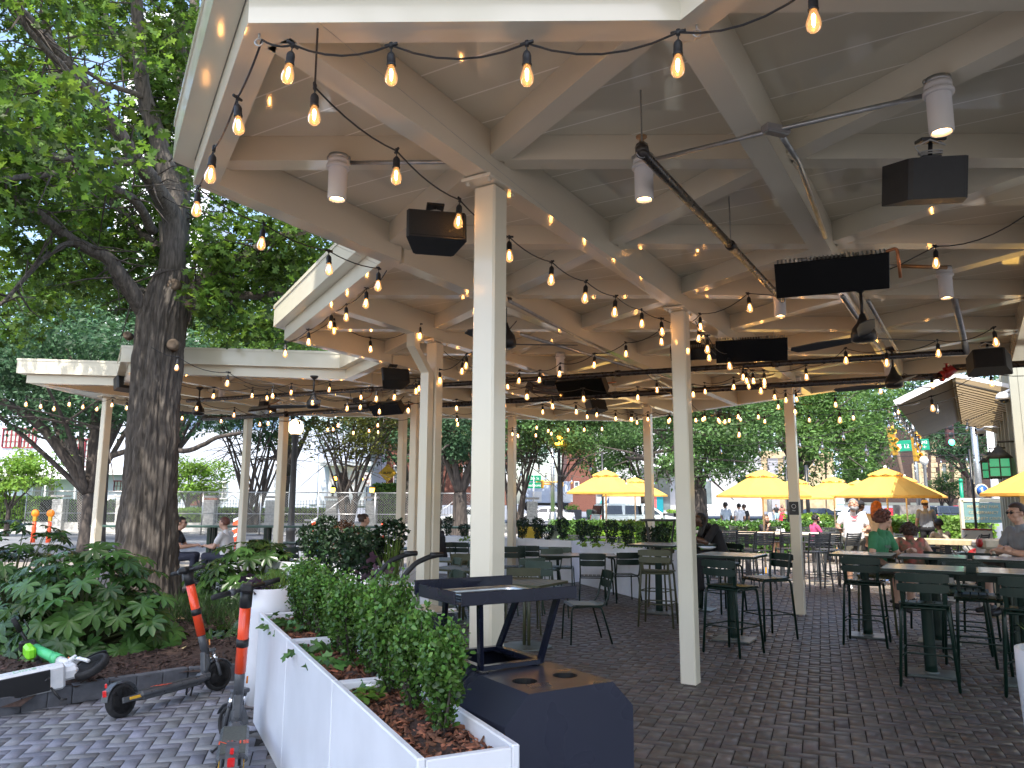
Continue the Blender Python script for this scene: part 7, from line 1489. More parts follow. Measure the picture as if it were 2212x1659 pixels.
sw = MB(); a, b = GP(1935, 45, .6), GP(2000, 45, .6); sw.box((a+b)/2, ((b-a).length, .8, 2.0)); tag(sw.build('stone_pier', stonem), 'rough grey stone pier beside the black car, behind green shrubs', 'wall'); sw = MB(); a, b = GP(2000, 46, .35), GP(2170, 46, .35); sw.box((a+b)/2, ((b-a).length, .5, 1.1)); tag(sw.build('stone_wall', stonem), 'low stone wall in front of the black car and the mansion', 'wall')
tk = empty('box_truck', GP(1178, 78), 0, 'long white box trailer parked behind the signal pole', 'truck'); mb = MB(); bx(mb, 1128, 1040, 1232, 1086, 78, 2.5); kid(mb.build('box', bluew), tk); mb = MB(); bx(mb, 1132, 1086, 1228, 1092, 78.2, 2.1); kid(mb.build('chassis', blackm), tk)
for x in (1142, 1212): w_ = MB(); w_.lathe([(.2, -.15), (.5, -.15), (.5, .15), (.2, .15)], aty(x, 1094, 78), 18, M=Matrix.Rotation(PI/2, 3, 'X')); kid(w_.build('wheel', rubber), tk)
for x in (1150, 1188, 1217): w_ = MB(); bx(w_, x, 1062, x+20, 1084, 78, .1, .08); kid(w_.build('panel', trimw), tk)
# ---- bench, planters and street seats by the shops
bn = empty('white_bench', GP(1480+45, 62), 0, 'low white slatted fence with a yellow panel in front of the shops', 'fence'); mb = MB()
for k in range(3): bx(mb, 1478, 1090+k*7, 1548, 1095+k*7, 62, .08)
for x in (1479, 1512, 1545): bx(mb, x, 1088, x+3, 1112, 62.1, .1)
kid(mb.build('slats', trimw), bn); mb = MB(); bx(mb, 1497, 1104, 1526, 1112, 61.8, .06); kid(mb.build('yellow_panel', yellowsig), bn)
for i, (x, s, lb) in enumerate(((1236, 1.5, 'grey planter box with yellow flowers by the brick corner'), (1450, 1.1, 'dark planter by the teal door'), (1467, 1.1, 'dark planter right of the shop entrance'), (1330, .9, 'small dark planter beside the green sofa'))):
    c = GP(x, 76, -.14); t = empty('street_planter', c, 0, lb, 'planter', 'dark planters in front of the shops'); mb = MB(); mb.cbox(c+zv*s*.35, (s*1.2, .8, s*.75), .03); kid(mb.build('box', char), t); p_, d_ = pts_blob(160, c+zv*s*.85, (s*.55, .4, s*.25), .3); kid(scatter('leaves', T_OVAL, p_, d_, .2, leaf_lime, tint=tints(160, .6, 1.8, .6)), t)
c = GP(1300, 77, -.14); t = empty('sofa', c, 0, 'green outdoor sofa in front of the mural wall', 'sofa'); mb = MB(); mb.cbox(c+zv*.4, (3.0, 1, .25), .06); mb.cbox(c+Vector((0, .45, .75)), (3.0, .2, .75), .06); kid(mb.build('cushions', mat('green_cushion', (.05, .12, .07), .8)), t)
for s in (-1.4, 1.4): l = MB(); l.cbox(c+Vector((s, 0, .3)), (.12, .9, .6), .02); kid(l.build('leg', blackm), t)
# ================================================================== CARS (x forward)
def car(kind, m, lb, p, rz, s=1.):
    t = empty({'van': 'minivan', 'suv': 'suv'}.get(kind, 'sedan'), (0, 0, 0), 0, lb, {'van': 'van'}.get(kind, 'car'), 'cars in the street'); X = Matrix(((1, 0, 0), (0, 0, -1), (0, 1, 0)))
    if kind == 'van': L_, Wd, low, cab, wx = 4.95, 1.85, [(-2.42, .35), (2.3, .3), (2.5, .5), (2.46, .82), (2.2, .98), (1.45, 1.12), (-2.45, 1.12), (-2.5, .7)], [(-2.42, 1.12), (1.45, 1.12), (.55, 1.72), (.2, 1.77), (-2.1, 1.77), (-2.3, 1.68)], (1.55, -1.45)
    elif kind == 'suv': L_, Wd, low, cab, wx = 4.7, 1.9, [(-2.3, .38), (2.2, .36), (2.35, .55), (2.3, .95), (2.1, 1.05), (1.0, 1.14), (-2.32, 1.14), (-2.36, .7)], [(-2.25, 1.14), (1.0, 1.14), (.35, 1.68), (-1.95, 1.72), (-2.15, 1.6)], (1.45, -1.4)
    else: L_, Wd, low, cab, wx = 4.6, 1.8, [(-2.2, .3), (2.15, .27), (2.3, .45), (2.26, .66), (2.0, .80), (1.1, .94), (-1.55, .98), (-2.22, .98), (-2.3, .62)], [(-1.75, .97), (1.15, .93), (.35, 1.40), (-.1, 1.45), (-.75, 1.44), (-1.2, 1.32)], (1.42, -1.38)
    def side(poly, w0, w1, zt):         # prism across width, narrowing with height
        n = len(poly); vs = []
        zs = [z for _, z in poly]; z0_, z1_ = min(zs), max(zs)
        for sg in (-1, 1):
            for x, z in poly: u = (z-z0_)/(z1_-z0_); vs.append((x, sg*(w0+(w1-w0)*u)/2, z))
        return vs, [tuple(range(n)), tuple(range(n, 2*n))[::-1]]+[(i, n+i, n+(i+1) % n, (i+1) % n) for i in range(n)]
    b = MB(); b.add(*side(low, Wd, Wd*.97, 0)); b.add(*side(cab, Wd*.94, Wd*.76, 0)); body = b.build('body', m, t)
    bv_ = body.modifiers.new('bevel', 'BEVEL'); bv_.width = .06; bv_.segments = 3; bv_.limit_method = 'ANGLE'; bv_.angle_limit = R(25)
    g = MB(); cx0, cz0 = cab[0]; cx1 = cab[1][0]; zt_ = max(z for _, z in cab)
    def cab_y(z): u = (z-cz0)/(zt_-cz0); return (Wd*.94+(Wd*.76-Wd*.94)*u)/2+.012
    xr, xf = cab[-2][0]+.12, cab[2][0]-.02; hz0, hz1 = cz0+.06, zt_-.11
    secs = {'van': [(-2.15, -1.2, -2.05), (-1.05, -.05, -1.0), (.08, 1.05, .12)], 'suv': [(-2.05, -1.1, -1.85), (-.98, .0, -.98), (.1, .78, .1)]}.get(kind, [(-1.35, -.35, -.95), (-.25, .85, -.25)])
    for sg in (-1, 1):
        for k, (a, b_, c_) in enumerate(secs):
            last = k == len(secs)-1; tx = (cab[2][0]+.02 if last else b_); y0, y1 = cab_y(hz0)*sg, cab_y(hz1)*sg
            g.add([(a, y0, hz0), (b_, y0, hz0), (tx-.12 if last else b_, y1, hz1), (c_, y1, hz1)], [(0, 1, 2, 3)])
    w0, w1 = cab_y(hz0)-.12, cab_y(hz1)-.10; fx0, fx1 = cx1, cab[2][0]; rx0, rx1 = cx0, cab[-1][0]; n_ = .03
    g.add([(fx0-.06+n_, -w0, hz0), (fx0-.06+n_, w0, hz0), (fx1+.12+n_, w1, hz1), (fx1+.12+n_, -w1, hz1)], [(0, 1, 2, 3)]); rz1 = cab[-1][1]; g.add([(rx0-n_+.03, -w0, hz0), (rx0-n_+.03, w0, hz0), (rx1-n_-(.0), w1, rz1-.05), (rx1-n_, -w1, rz1-.05)], [(0, 3, 2, 1)])
    if kind == 'van': g.add([(-2.46, -w0, hz0), (-2.46, w0, hz0), (-2.36, w1, hz1), (-2.36, -w1, hz1)], [(0, 1, 2, 3)])
    if kind == 'suv': g.add([(-2.30, -w0, hz0), (-2.30, w0, hz0), (-2.18, w1, hz1-.05), (-2.18, -w1, hz1-.05)], [(0, 1, 2, 3)])
    g.build('windows', carg, t)
    for x in wx:
        for sg in (-1, 1):
            y = sg*(Wd/2-.10); a_, b__ = MB(), MB(); a_.lathe([(.20, -.1), (.31, -.11), (.33, -.06), (.33, .06), (.31, .11), (.20, .1)], (x, y, .33), 24, M=Matrix.Rotation(PI/2, 3, 'X')); w_ = a_.build('wheel', rubber, t); b__.lathe([(0, -.06), (.08, -.11), (.2, -.10), (.21, 0), (.2, .10), (.08, .11), (0, .06)], (x, y, .33), 18, M=Matrix.Rotation(PI/2, 3, 'X')); b__.build('rim', chrome, w_); ar_ = MB(); ar_.lathe([(.395, .0), (.395, .012)], (x, sg*(Wd/2-.006), .36), 26, M=Matrix.Rotation(PI/2*(1 if sg < 0 else -1), 3, 'X')); ar_.build('wheel_arch', blackpaint, t)
    for sg in (-1, 1):
        q = MB(); zl = {'van': .95, 'suv': 1.0}.get(kind, .80); q.cbox((low[-2][0]-.0, sg*(Wd/2-.13), zl), (.06, .24 if kind == 'sedan' else .14, .34 if kind == 'van' else .16), .02); q.build('tail_light', redl, t); q = MB(); q.cbox((low[2][0]-.1, sg*(Wd/2-.2), low[2][1]+.16), (.14, .3, .12), .03); q.build('headlight', mat('headlight_lens', (.7, .72, .75), .1) if 'headlight_lens' not in MATS else MATS['headlight_lens'], t); q = MB(); q.cbox((cab[1][0]-.25, sg*(Wd/2+.08), cz0+.06), (.12, .16, .13), .03); q.build('mirror', m if kind != 'van' else blackp, t)
    q = MB(); q.cbox((low[-1][0]-.02, 0, .42), (.06, Wd*.9, .16), .03); q.build('bumper', m, t); q = MB(); q.cbox((low[-1][0]-.045, 0, .68 if kind != 'sedan' else .72), (.02, .32, .15), .005); q.build('number_plate', whitepaint, t)
    t.location = p; t.rotation_euler = (0, 0, rz); t.scale = (s, s, s); return t
Zr = -.16
car('van', carp, 'pale green-white minivan seen from its rear quarter, behind the left parasol', GP(1375, 43.5, Zr), R(14), 1.0)
car('sedan', carw, 'white sedan in front of the box trailer, by the signal pole', GP(1180, 64, Zr), R(168)); car('sedan', carb, 'black sedan right of the far cream post, rear towards the camera', GP(1770, 66, Zr), R(28)); car('sedan', carw, 'white sedan parked beyond the black sedan, behind the man in the white shirt', GP(1835, 76, Zr), R(25)); car('sedan', carr, 'red car just left of the stone pier', GP(1938, 74, Zr), R(15)); car('suv', carb, 'black SUV behind the stone wall, tail light towards the camera', GP(2052, 57, Zr), R(20)); car('suv', carr, 'red SUV behind the black one, under the mansion', GP(2112, 66, Zr), R(18)); car('sedan', carw, 'white car at the far right beyond the info sign', GP(2165, 70, Zr), R(10)); car('sedan', carw, 'white sedan half hidden by the twin cream posts', GP(1015, 52, Zr), R(175))
# ================================================================== STREET TREES
tree('zelkova_tree', 'dark zelkova forking in a V in front of the white house', GP(190, 26).x, 26, 11, (5.9, 7.5, 4.5, 2.6), .2, leaf_bg2, 16000, .20, fork=2.0, seed=1, lowc=3.4)
tz = bpy.data.objects['zelkova_tree']; lb_ = MB()
for pts, r0, r1 in (([(190, 1062, 0), (140, 985, -.5), (80, 915, -1), (0, 862, -1.6), (-60, 830, -2)], .21, .1), ([(196, 1062, 0), (200, 985, 0), (205, 900, .3), (200, 800, .5)], .2, .12), ([(200, 1020, 0), (240, 985, -.3), (300, 970, -.5), (340, 950, -.6)], .12, .07), ([(290, 985, -.5), (370, 975, -.8), (420, 970, -1), (470, 945, -1.2), (520, 935, -1.4)], .11, .06), ([(140, 985, -.5), (120, 920, -.2), (95, 860, .0)], .1, .05)):
    limb(lb_, [aty(x, y, 26+d_) for x, y, d_ in pts], r0, r1, 9, .02)
kid(lb_.build('limbs', barkf), tz)
G7 = 'street trees'
tl = [ # kind, label, x of trunk, Y, trunk r, crown(cz rx ry rz), leafmat, n, size, fork, stems, seed, lowest leaf, crown shift
 ('dogwood_tree', 'light green layered tree at the far left in front of the white house', 20, 38, .12, (3.0, 2.6, 2, 1.5), leaf_lime, 5000, .2, 1.4, 1, 2, 1.6, 0),
 ('maple_tree', 'bright light green small tree just right of the oak trunk', 415, 48, .1, (3.1, 2.6, 2, 1.9), leaf_lime, 5000, .2, 1.5, 3, 3, 1.0, 0),
 ('crape_myrtle', 'fan-shaped many-stemmed crape myrtle between the slim cream posts', 548, 42, .13, (6.6, 4.6, 3, 2.4), leaf_bg2, 9000, .19, 1.6, 6, 4, 4.4, 0),
 ('crape_myrtle', 'many-stemmed crape myrtle by the gate, with yellowing leaves', 752, 42, .14, (6.2, 4.8, 3, 2.6), leafm('yellowing_leaf', (.10, .115, .02), .3, .5, .5), 9500, .19, 1.9, 5, 5, 3.9, 0),
 ('crape_myrtle', 'many-stemmed crape myrtle behind the twin cream posts', 935, 42.6, .13, (6.2, 3.6, 3, 2.6), leaf_bg2, 6500, .19, 1.8, 4, 6, 3.5, 0),
 ('street_tree', 'dark street tree with a straight trunk left of the big post', 993, 33, .34, (4.9, 2.4, 2.2, 2.5), leaf_bg2, 10000, .16, 2.4, 1, 7, 2.3, 0),
 ('crape_myrtle', 'many-stemmed crape myrtle right of the big post', 1115, 42, .14, (6.0, 3.6, 3, 2.5), leaf_bg, 8000, .19, 2.0, 5, 8, 3.3, 0),
 ('street_tree', 'leafy street tree above the left parasol', 1208, 40.6, .13, (5.6, 4.2, 3, 3.1), leaf_bg, 14000, .19, 2.6, 1, 9, 2.7, .8),
 ('street_tree', 'leafy street tree above the minivan', 1392, 47, .2, (6.6, 5.2, 3, 3.9), leaf_bg, 15000, .22, 3, 1, 10, 2.9, -.6),
 ('street_tree', 'thick-trunked street tree right of the slim cream post', 1512, 33, .38, (5.0, 4.2, 3, 3.2), leaf_bg, 16000, .17, 2.1, 1, 11, 2.2, -.1),
 ('street_tree', 'leafy tree left of the middle parasol', 1480, 40, .16, (5.6, 3.8, 3, 3.4), leaf_bg, 12000, .18, 3, 1, 12, 2.4, 3.4),
 ('street_tree', 'big light crowned tree filling the gap behind the far post', 1716, 42, .3, (6.4, 4.3, 4, 4.6), leafm('fresh_leaf', (.10, .20, .05), .4, .6, .5), 19000, .21, 3, 1, 13, 2.4, 1.9),
 ('street_tree', 'tall tree at the left of the awning tip', 1850, 60, .3, (8.5, 3.6, 4, 7.0), leaf_bg, 13000, .28, 4, 1, 14, 3.5, 0),
 ('street_tree', 'dark tree in front of the mansion', 2100, 70, .3, (8.0, 6.5, 4, 3.6), leaf_bg2, 10000, .27, 4, 1, 15, 4.6, -.5),
 ('yard_tree', 'small crooked tree in front of the mansion windows', 2045, 75, .15, (3.5, 2.4, 2, 1.5), leaf_bg, 2500, .2, 1.6, 3, 16, 2.0, 0),
 ('street_tree', 'tree behind the roof at far left', 190, 44, .3, (11, 8, 5, 7), leaf_bg, 14000, .32, 4, 1, 17, 5.4, -4.5),
 ('street_tree', 'tree crown above the far left roof, left of the oak trunk', 222, 33, .2, (8.6, 6.2, 5, 5.2), leaf_bg2, 14000, .26, 4, 1, 18, 4.4, -.3),
 ('street_tree', 'light green tree crown above the far left roof, right of the oak trunk', 345, 40, .3, (11.0, 6.2, 5, 4.6), leafm('sunny_leaf', (.12, .22, .045), .45, .6, .5), 14000, .28, 4, 1, 19, 6.4, 3.0),
 ('street_tree', 'dark tree crown behind the second roof edge', 612, 48, .3, (10.5, 6.5, 5, 4.6), leaf_bg, 11000, .32, 4, 1, 20, 5.6, .9),
 ('street_tree', 'dense backdrop tree behind the crape myrtles', 884, 60, .3, (8.5, 7.5, 4, 5), leaf_bg2, 11000, .32, 4, 1, 21, 4.6, -.6),
 ('street_tree', 'dense backdrop tree behind the leafy street trees, centre', 1056, 70, .3, (10, 9, 4, 6), leaf_bg2, 12000, .38, 4, 1, 22, 5.2, 4.0),
 ('street_tree', 'dense backdrop tree behind the shops', 1392, 95, .4, (13, 13, 4, 9), leaf_bg2, 12000, .5, 6, 1, 23, 8.3, 1.4),
 ('street_tree', 'dense backdrop tree behind the beige building', 1712, 96, .4, (13, 13, 4, 9.0), leaf_bg, 12000, .5, 6, 1, 24, 6.8, -1.5),
 ('street_tree', 'dense backdrop tree behind the mansion', 2060, 105, .4, (16, 17, 5, 9.5), leaf_bg2, 12000, .55, 6, 1, 25, 8.5, 0),
 ('street_tree', 'dense backdrop tree behind the white houses at left', 330, 74, .4, (10, 13, 5, 6.5), leaf_bg2, 11000, .45, 5, 1, 26, 5.5, 0)]
for nm, lb, x, Y, tr_, cr_, lm, nl, ls, fk, stm, sd_, lc, ln in tl:
    tree(nm, lb, GP(x, Y).x, Y, 10, cr_, tr_, lm, nl, ls, G7, fk, stm, seed=sd_, lowc=lc, lean=ln)
# unseen trees added behind the viewer to block sun from the near pavement
for i, (x, y, lb) in enumerate(((-1.2, -2.8, 'right unseen tree added behind the camera to shade the near ground'), (-6.6, -3.0, 'left unseen tree added behind the camera to shade the near ground'))):
    tree('added_shade_tree', lb, x, y, 10, (13.2, 5.2, 5.0, 2.6), .3, leaf_bg, 9000, .5, 'unseen trees added behind the camera for shade', 6, seed=31+i, lowc=9)
# glass towers glimpsed through the leaves
for i, (x, y0, Y, w_) in enumerate(((560, 540, 190, 14), (330, 60, 160, 20), (1790, 880, 260, 5))):
    c = GP(x, Y); zt_ = aty(x, y0, Y).z; t = empty('office_tower', c, 0, ['pale blue glass tower glimpsed through leaves right of the oak', 'white tower glimpsed behind the oak branches', 'thin glass tower above the trees near the far post'][i], 'building'); mb = MB(); mb.box(c+zv*zt_/2, (w_, 12, zt_)); kid(mb.build('facade', mat('tower_glass', (.42, .58, .72), .2) if i == 0 else MATS['tower_glass'] if i == 2 else mat('tower_white', (.75, .77, .8), .5)), t); mb = MB()
    for k in range(int(zt_/4)): mb.box(c+zv*(4*k+2)-Vector((0, 6.1, 0)), (w_+.3, .3, .7))
    kid(mb.build('floor_bands', trimw), t)
# ================================================================== PEOPLE
def capsule(mb, a, b, ra, rb, n=12):
    a = Vector(a); b = Vector(b); d = b-a; L_ = d.length
    if L_ < 1e-4: mb.sphere(a, ra, n, 8); return
    q = d.to_track_quat('Z', 'Y').to_matrix(); pr = [(ra*math.sin(t), -ra*math.cos(t)) for t in np.linspace(0, PI/2, 5)]+[(rb*math.cos(t), L_+rb*math.sin(t)) for t in np.linspace(0, PI/2, 5)]
    pr[0] = (0, pr[0][1]); pr[-1] = (0, pr[-1][1]); mb.lathe(pr, a, n, M=q)
def hand(S, w, e, curl, side, nrm=None, k=1.):
    """palm + 4 unequal bent fingers + thumb leaving the side of the palm"""
    w = Vector(w); d = (w-Vector(e)).normalized(); up = Vector(nrm) if nrm else Vector((0, 0, -1)); u = (up-d*up.dot(d));
    if u.length < .05: u = Vector((0, 1, 0))-d*d.y
    u.normalize(); s = d.cross(u)*side
    S += [(w, w+d*.045, .030*k, .030*k, 'skin'), (w+d*.02+s*.022, w+d*.085+s*.028, .015*k, .0135*k, 'skin'), (w+d*.02-s*.022, w+d*.08-s*.030, .015*k, .012*k, 'skin'), (w+d*.03, w+d*.088, .017*k, .014*k, 'skin')]
    for i, (o, L_) in enumerate(((.032, .070), (.011, .080), (-.011, .075), (-.032, .058))):
        p0 = w+d*.088+s*o; c1 = R(20+curl*.5+i*3); c2 = R(35+curl+i*5); d1 = d*math.cos(c1)+u*math.sin(c1); d2 = d*math.cos(c2)+u*math.sin(c2); p1 = p0+d1*L_*.5; p2 = p1+d2*L_*.5
        S += [(p0, p1, .0088*k, .0082*k, 'skin'), (p1, p2, .0082*k, .007*k, 'skin')]
    t0 = w+d*.03+s*.032; t1 = t0+(s*.7+d*.6+u*.25).normalized()*.036; t2 = t1+(s*.25+d*.8+u*.45).normalized()*.03; S += [(t0, t1, .0115*k, .0098*k, 'skin'), (t1, t2, .0098*k, .008*k, 'skin')]
HAIRN = [0]
def person(label, loc, rz, J, mats, voxel=.012, hair=('short', None), k=1., sleeve=.55, pants=1.0, fat=1.0, extras=None, look=(0, 0), curl=25, grp='people on the terrace', shoe=True, tank=False):
    """J: joints in a frame facing +y. mats: skin, shirt, pants, shoe"""
    S = []; V = {a: Vector(b)*k for a, b in J.items()}; r_ = lambda x: x*k
    pel, chest, neck, hd = V['pelvis'], V['chest'], V['neck'], V['head']; up = (chest-pel).normalized(); rt = Vector((1, 0, 0))
    shd = (V['sh_r']-V['sh_l']); rt = shd.normalized()
    for sg in (-1, 1):
        S += [(pel+rt*sg*.075*k, pel+(chest-pel)*.5+rt*sg*.065*k*fat, r_(.098*fat), r_(.092*fat), 'shirt'), (pel+(chest-pel)*.45+rt*sg*.062*k*fat, chest+rt*sg*.08*k, r_(.095*fat), r_(.100), 'shirt'), (chest+rt*sg*.09*k, (V['sh_r'] if sg > 0 else V['sh_l'])-rt*sg*.02*k, r_(.085), r_(.060), 'shirt')]
    S += [(pel, chest, r_(.10*fat), r_(.10), 'shirt'), (chest+up*.03*k, neck, r_(.07), r_(.055), 'shirt'), (neck-up*.0, hd-Vector((0, 0, .03*k)), r_(.052), r_(.05), 'skin')]
    if fat > 1.1: S += [(pel+(chest-pel)*.2+Vector((0, .05*k, 0)), pel+(chest-pel)*.5+Vector((0, .04*k, 0)), r_(.11), r_(.11), 'shirt')]
    for s, sg in (('r', 1), ('l', -1)):
        sh, el, wr, hp, kn, an, to = (V[q+'_'+s] for q in ('sh', 'el', 'wr', 'hip', 'kn', 'an', 'to'))
        m_ = sh.lerp(el, sleeve)
        if not tank: S += [(sh, m_, r_(.062), r_(.060), 'shirt')]
        else: S += [(sh-rt*sg*.03*k, sh-rt*sg*.02*k, r_(.058), r_(.05), 'shirt')]
        S += [(sh, el, r_(.052), r_(.042), 'skin'), (el, el.lerp(wr, .35), r_(.042), r_(.042), 'skin'), (el.lerp(wr, .35), wr, r_(.042), r_(.027), 'skin')]
        hand(S, wr, el, curl, sg*1, k=k)
        S += [(hp, kn, r_(.092), r_(.062), 'skin' if pants < .5 else 'pants'), (hp, hp.lerp(kn, min(1, pants)), r_(.098), r_(.075), 'pants'), (kn, kn.lerp(an, .35), r_(.060), r_(.058), 'pants' if pants > 1.4 else 'skin'), (kn.lerp(an, .35), an, r_(.058), r_(.038), 'pants' if pants > 1.4 else 'skin')]
        if pants > 1.4: S += [(kn, an, r_(.066), r_(.058), 'pants')]
        he = an-(to-an)*.25-Vector((0, 0, .045*k)); S += [(he, to, r_(.036), r_(.032), 'shoe' if shoe else 'skin'), (an, an.lerp(to, .4), r_(.036), r_(.036), 'shoe' if shoe else 'skin')]
    S += [(V['hip_l'], V['hip_r'], r_(.105*min(fat, 1.15)), r_(.105*min(fat, 1.15)), 'pants')]
    # head: skull, jaw, nose, chin, ears in head frame
    yaw, pitch = look; HM = Matrix.Rotation(yaw, 3, 'Z')@Matrix.Rotation(-pitch, 3, 'X'); hp_ = lambda x, y, z: hd+HM@Vector((x, y, z))*k
    S += [(hp_(0, -.022, .035), hp_(0, .012, .03), r_(.083), r_(.080), 'skin'), (hp_(0, .018, .0), hp_(0, .030, -.065), r_(.066), r_(.047), 'skin'), (hp_(-.022, .035, -.07), hp_(.022, .035, -.07), r_(.034), r_(.034), 'skin'), (hp_(0, .085, .012), hp_(0, .104, -.022), r_(.011), r_(.0145), 'skin'), (hp_(-.045, .062, .03), hp_(.045, .062, .03), r_(.028), r_(.028), 'skin'), (hp_(0, .075, -.055), hp_(0, .073, -.05), r_(.02), r_(.02), 'skin')]
    for sg in (-1, 1): S += [(hp_(sg*.082, -.005, .012), hp_(sg*.086, -.012, -.022), r_(.016), r_(.011), 'skin'), (hp_(sg*.04, .058, -.02), hp_(sg*.045, .05, -.025), r_(.03), r_(.03), 'skin')]
    mb = MB()
    for a, b, ra, rb, _ in S: capsule(mb, a, b, ra, rb)
    me = mb.mesh('tmp'); o = bpy.data.objects.new('tmp', me); C.objects.link(o); rm = o.modifiers.new('r', 'REMESH'); rm.mode = 'VOXEL'; rm.voxel_size = voxel; sm_ = o.modifiers.new('s', 'SMOOTH'); sm_.factor = .5; sm_.iterations = 2
    dg = bpy.context.evaluated_depsgraph_get(); nm = bpy.data.meshes.new_from_object(o.evaluated_get(dg)); bpy.data.objects.remove(o); nm.name = 'person'
    n = len(nm.polygons); cc = np.empty(n*3); nm.polygons.foreach_get('center', cc); cc = cc.reshape(-1, 3); best = np.full(n, 9.); lab = np.zeros(n, int); L2 = ['skin', 'shirt', 'pants', 'shoe']
    for a, b, ra, rb, l in S:
        a_ = np.array(a); d_ = np.array(b)-a_; dd = max(1e-8, d_@d_); t = np.clip(((cc-a_)@d_)/dd, 0, 1); ds = np.linalg.norm(cc-a_-t[:, None]*d_, axis=1)-(ra+(rb-ra)*t)-(.004 if l != 'skin' else 0)
        m_ = ds < best; best[m_] = ds[m_]; lab[m_] = L2.index(l)
    for m_ in mats: nm.materials.append(m_)
    nm.polygons.foreach_set('material_index', lab); nm.polygons.foreach_set('use_smooth', np.ones(n, bool)); nm.update()
    p = bpy.data.objects.new('person', nm); C.objects.link(p); p.location = loc; p.rotation_euler = (0, 0, rz); tag(p, label, 'person', grp)
    f = MB()
    for sg in (-1, 1): f.sphere(hp_(sg*.033, .083, .012), .0125*k, 8, 6, (1.2, .8, .8))
    f.build('eyes', blackpaint, p); f = MB()
    for sg in (-1, 1): f.beam(hp_(sg*.018, .091, .034), hp_(sg*.052, .082, .036), .008*k, .008*k)
    hs_, hc = hair
    if hc: f.build('eyebrows', hc, p)
    f = MB(); f.beam(hp_(-.022, .089, -.052), hp_(.022, .089, -.052), .006*k, .007*k); f.build('mouth', mat_lip, p)
    if hc:
        h = MB(); nn, mm_ = 28, 18; amp = {'curly': .016, 'long': .004, 'short': .005, 'bun': .003, 'wavy': .008}.get(hs_, .004); vs = []
        thick = {'curly': 1.30, 'wavy': 1.16, 'long': 1.13, 'bun': 1.08}.get(hs_, 1.09)
        for i in range(mm_+1):
            a = PI*i/mm_
            for j in range(nn):
                t = 2*PI*j/nn; x, y, z = math.sin(a)*math.cos(t), math.sin(a)*math.sin(t), math.cos(a)
                face = (y > .30 and z < .42) or (z < -.55) or (y > -.1 and z < -.05 and abs(x) > .1)
                rr = (.72 if face else thick)*(1+random.uniform(-amp, amp)*3); vs.append(hp_(x*.086*rr, y*.104*rr-.010, z*.098*rr+.032))
        h.sm = True; h.add(vs, [(i*nn+j, (i+1)*nn+j, (i+1)*nn+(j+1) % nn, i*nn+(j+1) % nn) for i in range(mm_) for j in range(nn)]); h.sm = False
        if hs_ in ('long',):
            for q in range(9): x = -.075+.15*q/8; h.tube([hp_(x, -.03, .08), hp_(x*1.15, -.095+.3*x*x, -.02), hp_(x*1.2, -.11, -.13), hp_(x*1.25+random.uniform(-.01, .01), -.12, -.22-random.uniform(0, .05))], [.03, .034, .03, .014], 7)
        if hs_ == 'bun': h.sphere(hp_(0, -.10, .085), .045*k, 12, 8)
        if hs_ == 'curly' or hs_ == 'wavy':
            for q in range(60 if hs_ == 'curly' else 30):
                a = random.uniform(0, 2*PI); zc = random.uniform(-.25, 1); rx = math.sqrt(max(0, 1-zc*zc)); x, y = rx*math.cos(a), rx*math.sin(a)
                if y > .35 and zc < .45: continue
                h.sphere(hp_(x*.098*thick*.93, y*.11*thick*.93-.01, zc*.10*thick*.93+.03), random.uniform(.018, .028)*k, 7, 5)
        h.build('hair', hc, p)
    if extras: extras(p, hp_, V)
    return p
mat_lip = mat('lip', (.35, .13, .11), .5)
def STAND(h=1.0, armd=0.): return {'pelvis': (0, 0, .95), 'chest': (0, -.01, 1.30), 'neck': (0, 0, 1.45), 'head': (0, .02, 1.60), 'sh_r': (.18, 0, 1.40), 'sh_l': (-.18, 0, 1.40), 'el_r': (.25, -.03, 1.12), 'el_l': (-.25, -.03, 1.12), 'wr_r': (.26, .06, .87), 'wr_l': (-.26, .06, .87), 'hip_r': (.09, 0, .91), 'hip_l': (-.09, 0, .91), 'kn_r': (.11, .02, .49), 'kn_l': (-.11, .02, .49), 'an_r': (.12, -.02, .09), 'an_l': (-.12, -.02, .09), 'to_r': (.14, .15, .035), 'to_l': (-.14, .15, .035)}
def SIT(seat=.45, foot=0., lean=.06):
    z = seat+.10; return {'pelvis': (0, 0, z), 'chest': (0, lean*.8, z+.35), 'neck': (0, lean*1.2, z+.50), 'head': (0, lean*1.7+.02, z+.65), 'sh_r': (.18, lean, z+.44), 'sh_l': (-.18, lean, z+.44), 'el_r': (.24, lean+.12, z+.20), 'el_l': (-.24, lean+.12, z+.20), 'wr_r': (.14, lean+.34, z+.22), 'wr_l': (-.14, lean+.34, z+.22), 'hip_r': (.09, 0, z-.01), 'hip_l': (-.09, 0, z-.01), 'kn_r': (.13, .42, z+.02), 'kn_l': (-.13, .42, z+.02), 'an_r': (.12, .40, foot+.10), 'an_l': (-.12, .40, foot+.10), 'to_r': (.13, .56, foot+.04), 'to_l': (-.13, .56, foot+.04)}
def upd(J, **k): J = dict(J); J.update(k); return J
c_white, c_green, c_grey, c_black, c_pink, c_beige, c_navy = cloth('white_cotton', (.68, .68, .70)), cloth('green_cotton', (.05, .22, .10)), cloth('grey_cotton', (.22, .24, .27)), cloth('black_cotton', (.015, .015, .018)), cloth('pink_cotton', (.48, .06, .17)), cloth('beige_cotton', (.52, .45, .36)), cloth('navy_cotton', (.03, .035, .06))
c_teal, c_red, c_lblue = cloth('pale_teal_cotton', (.35, .6, .6)), cloth('red_cotton', (.65, .02, .06)), cloth('light_blue_cotton', (.32, .38, .44))
